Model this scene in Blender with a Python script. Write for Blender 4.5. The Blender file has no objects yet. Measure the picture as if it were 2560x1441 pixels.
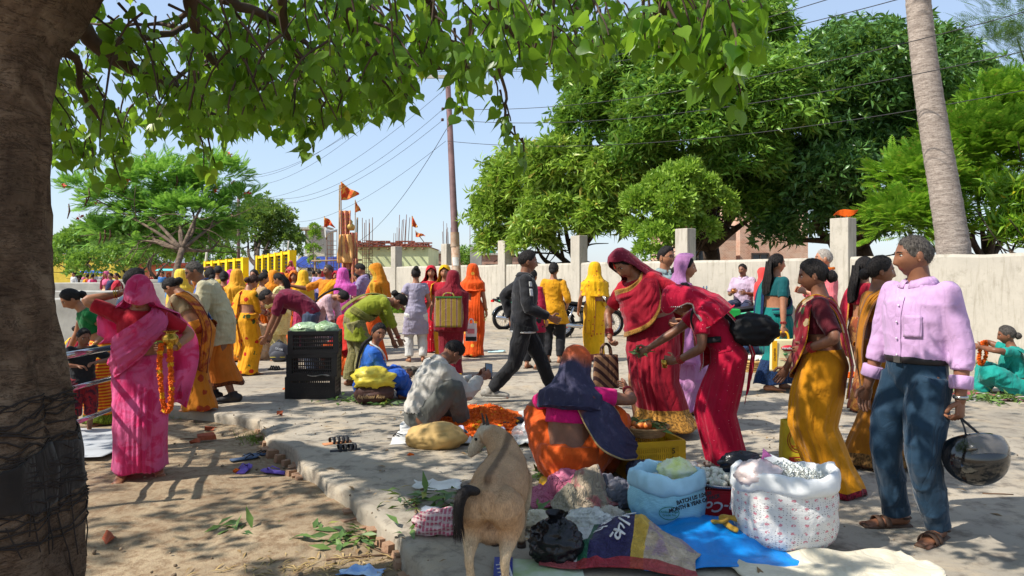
import bpy,bmesh,math,random
import numpy as np
from mathutils import Vector,Matrix

# ------------------------------------------------------------------ camera, sky, sun, exposure
S = bpy.context.scene
COL = S.collection
F,HZ,CAMH = 1800.0,690.0,1.42          # focal length and horizon in photo pixels (2560 wide), eye height in m
cam = bpy.data.objects.new('camera',bpy.data.cameras.new('camera'))
COL.objects.link(cam)
cam.location = (0,0,CAMH); cam.rotation_euler = (math.pi/2,0,0)
cam.data.sensor_width = 36.0; cam.data.lens = 36.0*F/2560
cam.data.shift_y = -(720.5-HZ)/2560
cam.data.clip_end = 3000; cam.data.clip_start = 0.05
S.camera = cam
SUN_EL,SUN_DIR = 49.0,Vector((-0.93,-0.36,0)).normalized()   # horizontal direction towards the sun
w = bpy.data.worlds.new('World'); S.world = w; w.use_nodes = True
nt = w.node_tree; bg = nt.nodes['Background']
sky = nt.nodes.new('ShaderNodeTexSky'); sky.sky_type = 'NISHITA'; sky.sun_disc = False
sky.sun_elevation = math.radians(SUN_EL)
sky.sun_rotation = math.atan2(SUN_DIR.x,SUN_DIR.y)
sky.air_density = 1.15; sky.dust_density = .6; sky.ozone_density = 2.2
hz = nt.nodes.new('ShaderNodeMix'); hz.data_type = 'RGBA'; hz.inputs[0].default_value = .55; hz.inputs[7].default_value = (3.3,4.1,5.5,1)   # even summer haze over the whole sky
nt.links.new(sky.outputs[0],hz.inputs[6]); nt.links.new(hz.outputs[2],bg.inputs[0]); bg.inputs[1].default_value = 0.125
sl = bpy.data.lights.new('sun','SUN'); sl.energy = 4.7; sl.angle = math.radians(0.53); sl.color = (1,0.955,0.875)
so = bpy.data.objects.new('sun',sl); COL.objects.link(so)
tosun = Vector((SUN_DIR.x*math.cos(math.radians(SUN_EL)),SUN_DIR.y*math.cos(math.radians(SUN_EL)),math.sin(math.radians(SUN_EL))))
so.rotation_euler = tosun.to_track_quat('Z','Y').to_euler(); so.location = (0,0,30)
S.view_settings.view_transform = 'Standard'; S.view_settings.look = 'None'
S.view_settings.exposure = 0.58; S.view_settings.gamma = 1.0
S.render.engine = 'CYCLES'
S.cycles.use_denoising = True
S.cycles.max_bounces = 6; S.cycles.transparent_max_bounces = 12
S.cycles.diffuse_bounces = 3; S.cycles.glossy_bounces = 2; S.cycles.transmission_bounces = 4
S.cycles.sample_clamp_indirect = 6.0; S.cycles.caustics_reflective = False; S.cycles.caustics_refractive = False

R = random.Random(7)
NR = np.random.default_rng(11)

# ------------------------------------------------------------------ helpers
def G(px,py,z=0.0):
    """ground point at height z under a photo pixel"""
    d = (CAMH-z)*F/(py-HZ)
    return Vector(((px-1280)/F*d,d,z))
def D(px,py,d):
    """point at depth d under a photo pixel"""
    return Vector(((px-1280)/F*d,d,CAMH-(py-HZ)/F*d))

def sm(a,b,x):
    t = np.clip((np.asarray(x,float)-a)/(b-a),0,1)
    return t*t*(3-2*t)

def vnoise(p,seed=0):
    p = np.asarray(p,float)
    i = np.floor(p).astype(np.int64); f = p-i; f = f*f*(3-2*f)
    def h(dx,dy,dz):
        n = (i[...,0]+dx)*374761393+(i[...,1]+dy)*668265263+(i[...,2]+dz)*2147483647+seed*1274126177
        n = (n ^ (n >> 13))*1274126177 & 0x7fffffff
        n = (n ^ (n >> 16)) & 0xffff
        return n/32767.5-1
    def L(a,b,t): return a+(b-a)*t
    x00 = L(h(0,0,0),h(1,0,0),f[...,0]); x10 = L(h(0,1,0),h(1,1,0),f[...,0])
    x01 = L(h(0,0,1),h(1,0,1),f[...,0]); x11 = L(h(0,1,1),h(1,1,1),f[...,0])
    return L(L(x00,x10,f[...,1]),L(x01,x11,f[...,1]),f[...,2])

def fbm(p,o=3,seed=0):
    r = 0; a = 1.0; p = np.asarray(p,float)
    for k in range(o):
        r = r+a*vnoise(p*2**k,seed+k); a *= 0.5
    return r

def catmull(pts,n):
    P = np.asarray([list(p) for p in pts],float)
    if len(P) == 2:
        t = np.linspace(0,1,n)[:,None]; return P[0]*(1-t)+P[1]*t
    A = np.vstack([2*P[0]-P[1],P,2*P[-1]-P[-2]])
    m = len(P)-1; out = []
    for u in np.linspace(0,m-1e-9,n):
        k = int(u); t = u-k
        p0,p1,p2,p3 = A[k],A[k+1],A[k+2],A[k+3]
        out.append(0.5*((2*p1)+(-p0+p2)*t+(2*p0-5*p1+4*p2-p3)*t*t+(-p0+3*p1-3*p2+p3)*t**3))
    return np.array(out)

def frames(P,up=None):
    """tangents plus two normals along a polyline"""
    P = np.asarray(P,float); n = len(P)
    T = np.gradient(P,axis=0); T /= np.maximum(np.linalg.norm(T,axis=1)[:,None],1e-9)
    U = np.zeros_like(P); V = np.zeros_like(P)
    ref = np.array(up if up is not None else ((0,0,1) if abs(T[0][2]) < 0.9 else (0,1,0)),float)
    for k in range(n):
        u = ref-T[k]*ref.dot(T[k]); nu = np.linalg.norm(u)
        if nu < 1e-6:
            u = np.cross(T[k],(1,0.3,0.2)); nu = np.linalg.norm(u)
        u /= nu; U[k] = u; V[k] = np.cross(T[k],u); ref = u if up is None else ref
    return T,U,V

class MB:
    """mesh builder: collects verts, faces, per-vertex uv and per-face material index"""
    def __init__(s):
        s.v = []; s.f = []; s.mi = []; s.uv = []; s.n = 0; s.cur = 0
    def add(s,v,f,uv=None):
        v = np.asarray(v,float).reshape(-1,3); o = s.n
        s.v.append(v); s.n += len(v)
        s.uv.append(np.zeros((len(v),2)) if uv is None else np.asarray(uv,float).reshape(-1,2))
        for q in f: s.f.append([int(i)+o for i in q])
        s.mi += [s.cur]*len(f)
        return s
    def box(s,c,d,rz=0.0,M=None,taper=1.0):
        x,y,z = d[0]/2,d[1]/2,d[2]/2
        V = np.array([(a*x*(taper if b3 > 0 else 1),b*y*(taper if b3 > 0 else 1),b3*z) for b3 in (-1,1) for b in (-1,1) for a in (-1,1)])
        if rz:
            c_,s_ = math.cos(rz),math.sin(rz)
            V = V@np.array([[c_,s_,0],[-s_,c_,0],[0,0,1]])
        if M is not None: V = V@np.array(M.to_3x3()).T
        V = V+np.array(c)
        return s.add(V,[(0,2,3,1),(4,5,7,6),(0,1,5,4),(2,6,7,3),(0,4,6,2),(1,3,7,5)])
    def tube(s,path,r,n=8,cap=True,up=None,dome=False):
        P = np.asarray([list(p) for p in path],float); m = len(P)
        r = np.broadcast_to(np.asarray(r,float).reshape((-1,1)) if np.ndim(r) < 2 else np.asarray(r,float),(m,2 if np.ndim(r) == 2 else 1))
        rx = r[:,0]; ry = r[:,-1]
        if dome:
            T = P[0]-P[1]; T /= max(np.linalg.norm(T),1e-9); T2 = P[-1]-P[-2]; T2 /= max(np.linalg.norm(T2),1e-9)
            a = min(rx[0],ry[0]); b = min(rx[-1],ry[-1])
            P = np.vstack([P[0]+T*a*0.98,P[0]+T*a*0.75,P,P[-1]+T2*b*0.75,P[-1]+T2*b*0.98])
            rx = np.concatenate([[rx[0]*.2,rx[0]*.68],rx,[rx[-1]*.68,rx[-1]*.2]]); ry = np.concatenate([[ry[0]*.2,ry[0]*.68],ry,[ry[-1]*.68,ry[-1]*.2]])
            m = len(P)
        T,U,V = frames(P,up)
        a = np.linspace(0,2*np.pi,n,endpoint=False)
        pts = P[:,None,:]+rx[:,None,None]*np.cos(a)[None,:,None]*V[:,None,:]+ry[:,None,None]*np.sin(a)[None,:,None]*U[:,None,:]
        f = []
        for i in range(m-1):
            for j in range(n):
                k = (j+1) % n
                f.append((i*n+j,i*n+k,(i+1)*n+k,(i+1)*n+j))
        if cap:
            f.append(list(range(n))[::-1]); f.append([(m-1)*n+j for j in range(n)])
        uv = np.stack(np.broadcast_arrays(a[None,:]/(2*np.pi),np.linspace(0,1,m)[:,None]),-1)
        return s.add(pts,f,uv)
    def grid(s,P,wrap=False,uv=None,flip=False):
        P = np.asarray(P,float); a,b = P.shape[:2]; f = []
        for i in range(a-1):
            for j in range(b if wrap else b-1):
                k = (j+1) % b
                q = (i*b+j,i*b+k,(i+1)*b+k,(i+1)*b+j)
                f.append(q[::-1] if flip else q)
        if uv is None:
            uv = np.stack(np.meshgrid(np.linspace(0,1,b),np.linspace(0,1,a)),-1)
        return s.add(P,f,uv)
    def lathe(s,prof,n=16,c=(0,0,0),sx=1,sy=1,cap=True):
        a = np.linspace(0,2*np.pi,n,endpoint=False)
        P = np.array([[(r*math.cos(t)*sx+c[0],r*math.sin(t)*sy+c[1],z+c[2]) for t in a] for r,z in prof])
        s.grid(P,wrap=True)
        o = s.n-P.shape[0]*n
        if cap:
            s.f.append([o+j for j in range(n)][::-1]); s.f.append([o+(len(prof)-1)*n+j for j in range(n)]); s.mi += [s.cur]*2
        return s
    def sphere(s,c,r,nu=12,nv=8,fn=None):
        r = np.broadcast_to(np.asarray(r,float),3)
        th = np.linspace(0.06,np.pi-0.06,nv); a = np.linspace(0,2*np.pi,nu,endpoint=False)
        d = np.stack([np.sin(th)[:,None]*np.cos(a),np.sin(th)[:,None]*np.sin(a),np.cos(th)[:,None]*np.ones_like(a)],-1)
        P = d*r
        if fn is not None: P = P*(1+fn(d))[...,None]
        s.grid(P+np.array(c,float),wrap=True,flip=True)
        o = s.n-nv*nu
        s.f.append([o+j for j in range(nu)]); s.f.append([o+(nv-1)*nu+j for j in range(nu)][::-1]); s.mi += [s.cur]*2
        return s
    def join(s,other,M=None):
        V = np.vstack(other.v)
        if M is not None:
            A = np.array(M); V = V@A[:3,:3].T+A[:3,3]
        o = s.n; s.v.append(V); s.n += len(V); s.uv.append(np.vstack(other.uv))
        s.f += [[i+o for i in q] for q in other.f]; s.mi += other.mi
        return s
    def verts(s): return np.vstack(s.v)
    def mesh(s,name,smooth=True):
        me = bpy.data.meshes.new(name)
        V = s.verts()
        me.from_pydata(V.tolist(),[],s.f)
        me.polygons.foreach_set('material_index',s.mi)
        if smooth: me.polygons.foreach_set('use_smooth',[True]*len(s.f))
        uv = np.vstack(s.uv); ul = me.uv_layers.new(name='UVMap')
        li = np.zeros(len(me.loops),int); me.loops.foreach_get('vertex_index',li)
        ul.data.foreach_set('uv',uv[li].ravel())
        me.update()
        return me
    def build(s,name,mats,parent=None,smooth=True,thick=0,sub=0,loc=None):
        return link(name,s.mesh(name,smooth),mats,parent,thick,sub,loc)

def link(name,me,mats,parent=None,thick=0,sub=0,loc=None):
    if not isinstance(mats,(list,tuple)): mats = [mats]
    if len(me.materials) == 0:
        for m in mats: me.materials.append(m)
    o = bpy.data.objects.new(name,me); COL.objects.link(o)
    if parent is not None: o.parent = parent
    if loc is not None: o.location = loc
    if thick:
        m = o.modifiers.new('s','SOLIDIFY'); m.thickness = thick; m.offset = 0; m.use_rim = True
    if sub:
        m = o.modifiers.new('u','SUBSURF'); m.levels = sub; m.render_levels = sub
    return o

def fastmesh(name,V,Fq,mi=None,smooth=False):
    """V (n,3), Fq (m,4) or (m,3) int arrays -> mesh"""
    V = np.ascontiguousarray(V,np.float32); Fq = np.ascontiguousarray(Fq,np.int32)
    me = bpy.data.meshes.new(name); k = Fq.shape[1]
    me.vertices.add(len(V)); me.vertices.foreach_set('co',V.ravel())
    me.loops.add(Fq.size); me.loops.foreach_set('vertex_index',Fq.ravel())
    me.polygons.add(len(Fq)); me.polygons.foreach_set('loop_start',np.arange(0,Fq.size,k,dtype=np.int32))
    if smooth: me.polygons.foreach_set('use_smooth',np.ones(len(Fq),bool))
    if mi is not None: me.polygons.foreach_set('material_index',np.asarray(mi,np.int32))
    me.update(calc_edges=True); me.validate()
    return me

def scatter(tv,tf,pos,mats):
    """replicate template (tv, tf) with (N,3,3) matrices and (N,3) positions"""
    tv = np.asarray(tv,float); tf = np.asarray(tf,int); N = len(pos)
    V = np.einsum('nij,kj->nki',mats,tv)+np.asarray(pos)[:,None,:]
    Fq = (tf[None]+(np.arange(N)*len(tv))[:,None,None]).reshape(-1,tf.shape[1])
    return V.reshape(-1,3),Fq

def rotm(z=None,d=None,roll=None,size=None):
    """batch of 3x3 matrices whose local Y runs along d; roll about it"""
    d = np.asarray(d,float); d = d/np.linalg.norm(d,axis=1)[:,None]
    up = np.tile(np.array([0,0,1.0]),(len(d),1)); up[np.abs(d[:,2]) > .98] = (1,0,0)
    x = np.cross(d,up); x /= np.linalg.norm(x,axis=1)[:,None]; n = np.cross(x,d)
    if roll is not None:
        c,s_ = np.cos(roll)[:,None],np.sin(roll)[:,None]
        x,n = x*c+n*s_,n*c-x*s_
    M = np.stack([x,d,n],-1)
    if size is not None: M = M*np.asarray(size)[:,None,None]
    return M

def tag(o,label=None,cat=None,group=None,kind=None):
    if label: o['label'] = label
    if cat: o['category'] = cat
    if group: o['group'] = group
    if kind: o['kind'] = kind
    return o
def empty(name,loc=(0,0,0),rz=0.0,label=None,cat=None,group=None,s=1.0):
    o = bpy.data.objects.new(name,None); COL.objects.link(o)
    o.location = loc; o.rotation_euler = (0,0,rz); o.scale = (s,s,s); o.empty_display_size = .1
    return tag(o,label,cat,group)
def copytree(o,parent=None):
    c = o.copy(); COL.objects.link(c); c.parent = parent
    for ch in list(o.children): copytree(ch,c)
    return c

def text(name,body,size,m,parent,loc,rot,bold=0.0,ext=.003,shear=0.0,align='CENTER'):
    c = bpy.data.curves.new('t','FONT'); c.body = body; c.size = size; c.extrude = ext; c.offset = bold; c.shear = shear
    c.align_x = align; c.align_y = 'CENTER'; c.resolution_u = 3
    o = bpy.data.objects.new('t',c); _TS.collection.objects.link(o); vl = _TS.view_layers[0]; vl.update()
    me = bpy.data.meshes.new_from_object(o.evaluated_get(vl.depsgraph)); bpy.data.objects.remove(o)
    me.materials.clear()
    o = link(name,me,m,parent,loc=loc); o.rotation_euler = rot
    return o
_TS = bpy.data.scenes.new('tmp_remesh')
def remesh(mb,voxel,smooth=3,name='m',fac=0.5):
    me = mb.mesh('tmp',True); o = bpy.data.objects.new('tmp',me); _TS.collection.objects.link(o)
    m = o.modifiers.new('r','REMESH'); m.mode = 'VOXEL'; m.voxel_size = voxel; m.use_smooth_shade = True
    if smooth:
        m = o.modifiers.new('s','SMOOTH'); m.factor = fac; m.iterations = smooth
    vl = _TS.view_layers[0]; vl.update(); dg = vl.depsgraph
    out = bpy.data.meshes.new_from_object(o.evaluated_get(dg))
    out.name = name
    ul = out.uv_layers.new(name='UVMap'); ul.data.foreach_set('uv',np.full(len(out.loops)*2,.5,np.float32))
    bpy.data.objects.remove(o); bpy.data.meshes.remove(me)
    return out
def co(me):
    a = np.zeros(len(me.vertices)*3,np.float32); me.vertices.foreach_get('co',a); return a.reshape(-1,3).astype(float)
def nrm(me):
    a = np.zeros(len(me.vertices)*3,np.float32); me.vertices.foreach_get('normal',a); return a.reshape(-1,3).astype(float)
def setco(me,P):
    me.vertices.foreach_set('co',np.asarray(P,np.float32).ravel()); me.update()
def wrinkle(me,amp,scale=(9,9,9),seed=0,o=2):
    P = co(me); N = nrm(me)
    n = fbm(P*np.array(scale)+seed*3.7,o,seed)
    n = 1-2.2*np.abs(n)**.75+.35*fbm(P*np.array(scale)*2.1,2,seed+5)      # creased ridges
    setco(me,P+N*(amp*n)[:,None])
def pydata(me):
    fs = [list(p.vertices) for p in me.polygons]
    return co(me),fs

# ------------------------------------------------------------------ materials
def lin(c):
    c = np.asarray(c,float)/255.0
    return tuple(np.where(c <= 0.04045,c/12.92,((c+0.055)/1.055)**2.4))+(1.0,)
class NT:
    def __init__(s,name):
        s.m = bpy.data.materials.new(name); s.m.use_nodes = True; s.t = s.m.node_tree
        s.b = s.t.nodes['Principled BSDF']; s.out = s.t.nodes['Material Output']
    def n(s,t,**k):
        x = s.t.nodes.new('ShaderNode'+t)
        for a,v in k.items():
            if a.startswith('i_'):
                key = a[2:].replace('_',' ')
                x.inputs[int(key) if key.isdigit() else key].default_value = v
            else: setattr(x,a,v)
        return x
    def l(s,a,b): s.t.links.new(a,b)
    def noise(s,vec,scale,detail=3,rough=.55,dist=0):
        x = s.n('TexNoise'); x.inputs['Scale'].default_value = scale; x.inputs['Detail'].default_value = detail
        x.inputs['Roughness'].default_value = rough; x.inputs['Distortion'].default_value = dist
        if vec is not None: s.l(vec,x.inputs['Vector'])
        return x.outputs['Fac']
    def ramp(s,fac,stops,interp='LINEAR'):
        x = s.n('ValToRGB'); e = x.color_ramp; e.interpolation = interp
        while len(e.elements) < len(stops): e.elements.new(0.5)
        for k,(p,c) in enumerate(stops):
            e.elements[k].position = p; e.elements[k].color = c if len(c) == 4 else tuple(c)+(1,)
        s.l(fac,x.inputs[0]); return x.outputs[0]
    def mix(s,fac,a,b,mode='MIX'):
        x = s.n('Mix',data_type='RGBA',blend_type=mode)
        for v,i in ((fac,0),(a,6),(b,7)):
            if hasattr(v,'links'): s.l(v,x.inputs[i])
            else: x.inputs[i].default_value = v
        return x.outputs[2]
    def math(s,op,a,b=None):
        x = s.n('Math',operation=op)
        for v,i in ((a,0),(b,1)):
            if v is None: continue
            if hasattr(v,'links'): s.l(v,x.inputs[i])
            else: x.inputs[i].default_value = v
        return x.outputs[0]
    def coord(s,which='Object',scale=None):
        c = s.n('TexCoord').outputs[which]
        if scale is not None:
            m = s.n('Mapping'); m.inputs['Scale'].default_value = scale; s.l(c,m.inputs[0]); c = m.outputs[0]
        return c
    def bump(s,h,strength=.3,dist=.02,prev=None):
        x = s.n('Bump'); x.inputs['Strength'].default_value = strength; x.inputs['Distance'].default_value = dist
        s.l(h,x.inputs['Height'])
        if prev is not None: s.l(prev,x.inputs['Normal'])
        s.l(x.outputs[0],s.b.inputs['Normal']); return x.outputs[0]
_M = {}
def mat(name,c,rough=.7,metal=0,var=.18,vs=6.0,bump=.15,bs=40,spec=.35,c2=None,bd=.01,coat=0):
    """plain procedural surface: base colour with blotches of variation and a fine relief"""
    if name in _M: return _M[name]
    t = NT(name); v = t.coord('Object')
    c = lin(c); c2 = lin(c2) if c2 is not None else tuple(max(0,x*(1-var*1.6)) for x in c[:3])+(1,)
    n = t.noise(v,vs,5,.6)
    t.l(t.ramp(n,[(.32,c2),(.62,c)]),t.b.inputs['Base Color'])
    t.b.inputs['Roughness'].default_value = rough; t.b.inputs['Metallic'].default_value = metal
    t.b.inputs['Specular IOR Level'].default_value = spec
    if coat: t.b.inputs['Coat Weight'].default_value = coat
    if bump: t.bump(t.noise(v,bs,4),bump,bd)
    _M[name] = t.m; return t.m

def cloth(name,c,pat=None,c2=(230,200,120),sc=20,bord=None,bw=.06,sheer=0.0,thin=.25,var=.22,c3=None,coord=None,rough=.75,fold=(14,.35),thr=None):
    """woven cloth: colour, print pattern, border along the uv edges, wrinkle relief, some light let through"""
    if name in _M: return _M[name]
    t = NT(name); ob = t.coord('Object'); uv = t.coord('UV')
    base = lin(c); dark = tuple(x*(1-var) for x in base[:3])+(1,)
    n = t.noise(ob,7,3)
    col = t.ramp(n,[(.3,dark),(.65,base)])
    src = {'UV': uv,None: ob,'Object': ob}[coord]
    L2 = lin(c2)
    if pat == 'dots':
        v = t.n('TexVoronoi',i_Scale=sc); t.l(src,v.inputs['Vector']); v.inputs['Randomness'].default_value = .55
        col = t.mix(t.math('LESS_THAN',v.outputs['Distance'],thr or .22),col,L2)
    elif pat == 'floral':
        v = t.n('TexVoronoi',i_Scale=sc); t.l(src,v.inputs['Vector'])
        nn = t.noise(src,sc*2.2,2)
        d = t.math('ADD',v.outputs['Distance'],t.math('MULTIPLY',nn,.35))
        col = t.mix(t.math('LESS_THAN',d,thr or .46),col,L2)
        if c3 is not None:
            v2 = t.n('TexVoronoi',i_Scale=sc*.77); mp = t.n('Mapping'); mp.inputs['Location'].default_value = (3.1,1.7,.9)
            t.l(src,mp.inputs[0]); t.l(mp.outputs[0],v2.inputs['Vector'])
            d2 = t.math('ADD',v2.outputs['Distance'],t.math('MULTIPLY',nn,.35))
            col = t.mix(t.math('LESS_THAN',d2,(thr or .46)*.93),col,lin(c3))
    elif pat == 'blotch':
        nn = t.noise(src,sc,4,.6,.6)
        col = t.mix(t.ramp(nn,[(.48,(0,0,0,1)),(.58,(1,1,1,1))]),col,L2)
    elif pat in ('stripes','rings'):
        wv = t.n('TexWave',i_Scale=sc,i_Distortion=.8); wv.inputs['Detail Scale'].default_value = .6
        wv.bands_direction = 'DIAGONAL' if pat == 'stripes' else 'Z'
        t.l(src,wv.inputs['Vector'])
        col = t.mix(t.ramp(wv.outputs['Fac'],[(.5,(0,0,0,1)),(.62,(1,1,1,1))]),col,L2)
    elif pat == 'check':
        for ax in (0,2):
            wv = t.n('TexWave',i_Scale=sc); wv.bands_direction = 'XYZ'[ax]; t.l(src,wv.inputs['Vector'])
            col = t.mix(t.ramp(wv.outputs['Fac'],[(.62,(0,0,0,1)),(.8,(.75,.75,.75,1))]),col,L2)
    elif pat == 'weave':
        wv = t.n('TexBrick',i_Scale=sc); t.l(src,wv.inputs['Vector'])
        col = t.mix(t.math('MULTIPLY',wv.outputs['Fac'],.6),col,L2)
    if bord is not None:
        s2 = t.n('SeparateXYZ'); t.l(uv,s2.inputs[0])
        a = t.math('LESS_THAN',s2.outputs[1],bw); b_ = t.math('GREATER_THAN',s2.outputs[1],1-bw)
        m = t.math('MAXIMUM',a,b_)
        br = t.noise(uv,90,2,.6)
        bc = lin(bord)
        bcol = t.ramp(br,[(.42,tuple(x*.35 for x in bc[:3])+(1,)),(.55,bc)])
        col = t.mix(m,col,bcol)
    t.l(col,t.b.inputs['Base Color']); t.b.inputs['Roughness'].default_value = rough
    t.b.inputs['Specular IOR Level'].default_value = .2
    t.b.inputs['Sheen Weight'].default_value = .15
    w1 = t.noise(t.coord('Object',(1,1,.38)),fold[0]*.62,2,.45,.9)
    rg = t.math('ABSOLUTE',t.math('SUBTRACT',w1,.5))
    w2 = t.noise(t.coord('Object',(1,1,.8)),fold[0]*1.9,3,.5,1.2)
    hgt = t.math('ADD',t.math('MULTIPLY',t.math('POWER',rg,.6),1.5),t.math('MULTIPLY',w2,.35))
    bp = t.bump(hgt,fold[1]*.85,.04)
    bp = t.bump(t.noise(ob,420,2),.12,.002,bp)
    sh = t.b.outputs[0]
    if thin:
        tr = t.n('BsdfTranslucent'); t.l(col,tr.inputs[0])
        mx = t.n('MixShader'); mx.inputs[0].default_value = thin; t.l(sh,mx.inputs[1]); t.l(tr.outputs[0],mx.inputs[2]); sh = mx.outputs[0]
    if sheer:
        tp = t.n('BsdfTransparent'); mx = t.n('MixShader'); mx.inputs[0].default_value = sheer
        t.l(sh,mx.inputs[1]); t.l(tp.outputs[0],mx.inputs[2]); sh = mx.outputs[0]
    t.l(sh,t.out.inputs[0])
    _M[name] = t.m; return t.m

def C_(name,*a,**k):
    return cloth('cloth_'+name,*a,**k)

def leafmat(name,c1,c2,c3=None,trans=.35,rough=.45,var=1.0):
    if name in _M: return _M[name]
    t = NT(name)
    g = t.n('NewGeometry'); oi = t.n('ObjectInfo')
    r = t.math('FRACT',t.math('ADD',g.outputs['Random Per Island'],oi.outputs['Random']))
    st = [(0,lin(c1)),(.7,lin(c2))]
    if c3 is not None: st += [(.93,lin(c2)),(1.0,lin(c3))]
    col = t.ramp(r,st)
    t.l(col,t.b.inputs['Base Color']); t.b.inputs['Roughness'].default_value = rough
    t.b.inputs['Specular IOR Level'].default_value = .4
    tr = t.n('BsdfTranslucent')
    t.l(t.mix(.5,col,(0.35,0.55,.04,1),'MIX'),tr.inputs[0])
    mx = t.n('MixShader'); mx.inputs[0].default_value = trans; t.l(t.b.outputs[0],mx.inputs[1]); t.l(tr.outputs[0],mx.inputs[2])
    t.l(mx.outputs[0],t.out.inputs[0]); _M[name] = t.m; return t.m

def glass(name,c=(220,235,240),rough=.05,alpha=.35):
    if name in _M: return _M[name]
    t = NT(name); t.b.inputs['Base Color'].default_value = lin(c); t.b.inputs['Roughness'].default_value = rough
    t.b.inputs['Specular IOR Level'].default_value = .6
    n = t.noise(t.coord('Object'),30,2); t.bump(n,.25,.01)
    t.b.inputs['Alpha'].default_value = alpha; _M[name] = t.m; return t.m
# ================================================================== the setting
def m_ground():
    t = NT('dirt_ground'); v = t.coord('Object')
    a = t.noise(v,.9,6,.65); b = t.noise(v,14,5,.7); c = t.noise(v,120,3,.7)
    col = t.ramp(a,[(.3,lin((122,106,86))),(.55,lin((156,137,111))),(.75,lin((180,161,133)))])
    col = t.mix(t.ramp(b,[(.35,(1,1,1,1)),(.55,(0,0,0,1))]),col,lin((122,99,76)))
    col = t.mix(t.ramp(c,[(.62,(0,0,0,1)),(.72,(.6,.6,.6,1))]),col,lin((95,76,58)))
    t.l(col,t.b.inputs['Base Color']); t.b.inputs['Roughness'].default_value = .95; t.b.inputs['Specular IOR Level'].default_value = .15
    p = t.bump(b,.5,.03); t.bump(c,.5,.01,p); return t.m
def m_road():
    t = NT('dusty_concrete'); v = t.coord('Object')
    a = t.noise(v,.5,6,.65); b = t.noise(v,6,6,.7); c = t.noise(v,150,3,.75); e = t.noise(v,1.7,5,.7,.8)
    col = t.ramp(a,[(.3,lin((134,126,113))),(.6,lin((168,157,140)))])
    col = t.mix(t.ramp(e,[(.5,(0,0,0,1)),(.68,(.8,.8,.8,1))]),col,lin((174,156,130)))
    col = t.mix(t.ramp(b,[(.34,(.85,.85,.85,1)),(.50,(0,0,0,1))]),col,lin((108,98,86)))
    st_ = t.noise(v,2.6,6,.75,1.5); col = t.mix(t.ramp(st_,[(.60,(0,0,0,1)),(.72,(.55,.55,.55,1))]),col,lin((96,86,76)))
    col = t.mix(t.ramp(c,[(.6,(0,0,0,1)),(.7,(.7,.7,.7,1))]),col,lin((110,100,90)))
    vo = t.n('TexVoronoi',feature='DISTANCE_TO_EDGE',i_Scale=.3)
    dn = t.n('Mix',data_type='VECTOR'); dn.inputs[0].default_value = .12
    nz = t.n('TexNoise',i_Scale=2.5); t.l(v,nz.inputs['Vector'])
    t.l(v,dn.inputs[4]); t.l(nz.outputs['Color'],dn.inputs[5]); t.l(dn.outputs[1],vo.inputs['Vector'])
    col = t.mix(t.ramp(vo.outputs['Distance'],[(0,(.3,.3,.3,1)),(.004,(0,0,0,1))]),col,lin((112,100,88)))
    t.l(col,t.b.inputs['Base Color']); t.b.inputs['Roughness'].default_value = .9; t.b.inputs['Specular IOR Level'].default_value = .2
    p = t.bump(b,.35,.02); t.bump(c,.45,.006,p); return t.m
DIRTZ = -0.13
def spread(lo,hi,a,b,fine,far):
    x = list(np.arange(a,b+1e-6,fine)); k = fine
    while x[-1] < hi: k *= 1.5; x.append(x[-1]+k)
    k = fine; y = []
    z = a
    while z > lo: k *= 1.5; z -= k; y.append(z)
    return np.array(y[::-1]+x)
gx = spread(-1500,1500,-6,2,.1,0); gy = spread(-400,2400,2,9,.1,0)
X,Y = np.meshgrid(gx,gy)
Zg = DIRTZ+0.035*fbm(np.stack([X*.8,Y*.8,X*0],-1),3)*np.exp(-np.maximum(0,np.hypot(X+2,Y-5)-6)/4)+.012*fbm(np.stack([X*4,Y*4,X*0],-1),2)*((np.abs(X) < 7) & (Y < 10))
tag(MB().grid(np.stack([X,Y,Zg],-1)).build('ground',m_ground()),kind='structure')

KY = [-6,0,2,3.4,3.87,4.92,6.0,7.1,7.6,8.2,9,12,20,40,70]
KX = [1.8,1.0,.35,-.36,-.58,-1.23,-1.9,-2.52,-3.3,-5.0,-7,-11,-18,-35,-60]
WA = Vector((7.55,11.6,0)); WD = Vector((-.747,1,0)); WU = WD.normalized(); WN = Vector((-WU.y,WU.x,0))  # WN: towards the road
if WN.x > 0: WN = -WN
def kerb_x(y):
    return np.interp(y,KY,KX)
ys = np.concatenate([np.arange(-6,2,.5),np.arange(2,9,.06),np.arange(9,30,.5),np.arange(30,71,2)])
rows = []
for y in ys:
    jag = .05*float(vnoise(np.array([y*2.2,3,1]))) + .022*float(vnoise(np.array([y*9,7,1])))
    xl = kerb_x(y)+jag; xr = max(WA.x-.747*(y-WA.y)+.25,xl+6)
    u = np.linspace(0,1,46)**1.6
    xs = xl+(xr-xl)*u
    z = .014*fbm(np.stack([xs*.7,xs*0+y*.7,xs*0],-1),3)+.004*vnoise(np.stack([xs*7,xs*0+y*7,xs*0],-1))-.014*np.exp(-(xs-xl)/.03)-.05*np.maximum(0,float(vnoise(np.array([y*3.1,11,2])))-.25)*np.exp(-(xs-xl)/.12)
    rows.append([(xl-.02,y,DIRTZ-.06),(xl-.01,y,-.085),(xl-.003,y,-.045)]+[(a,y,b) for a,b in zip(xs,z)])
RP = np.array(rows)
road = tag(MB().grid(RP).build('road',m_road()),kind='structure')
brickm = mat('kerb_brick',(160,128,102),.95,var=.35,vs=6,bump=.6,bs=60,c2=(136,98,76))
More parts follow.
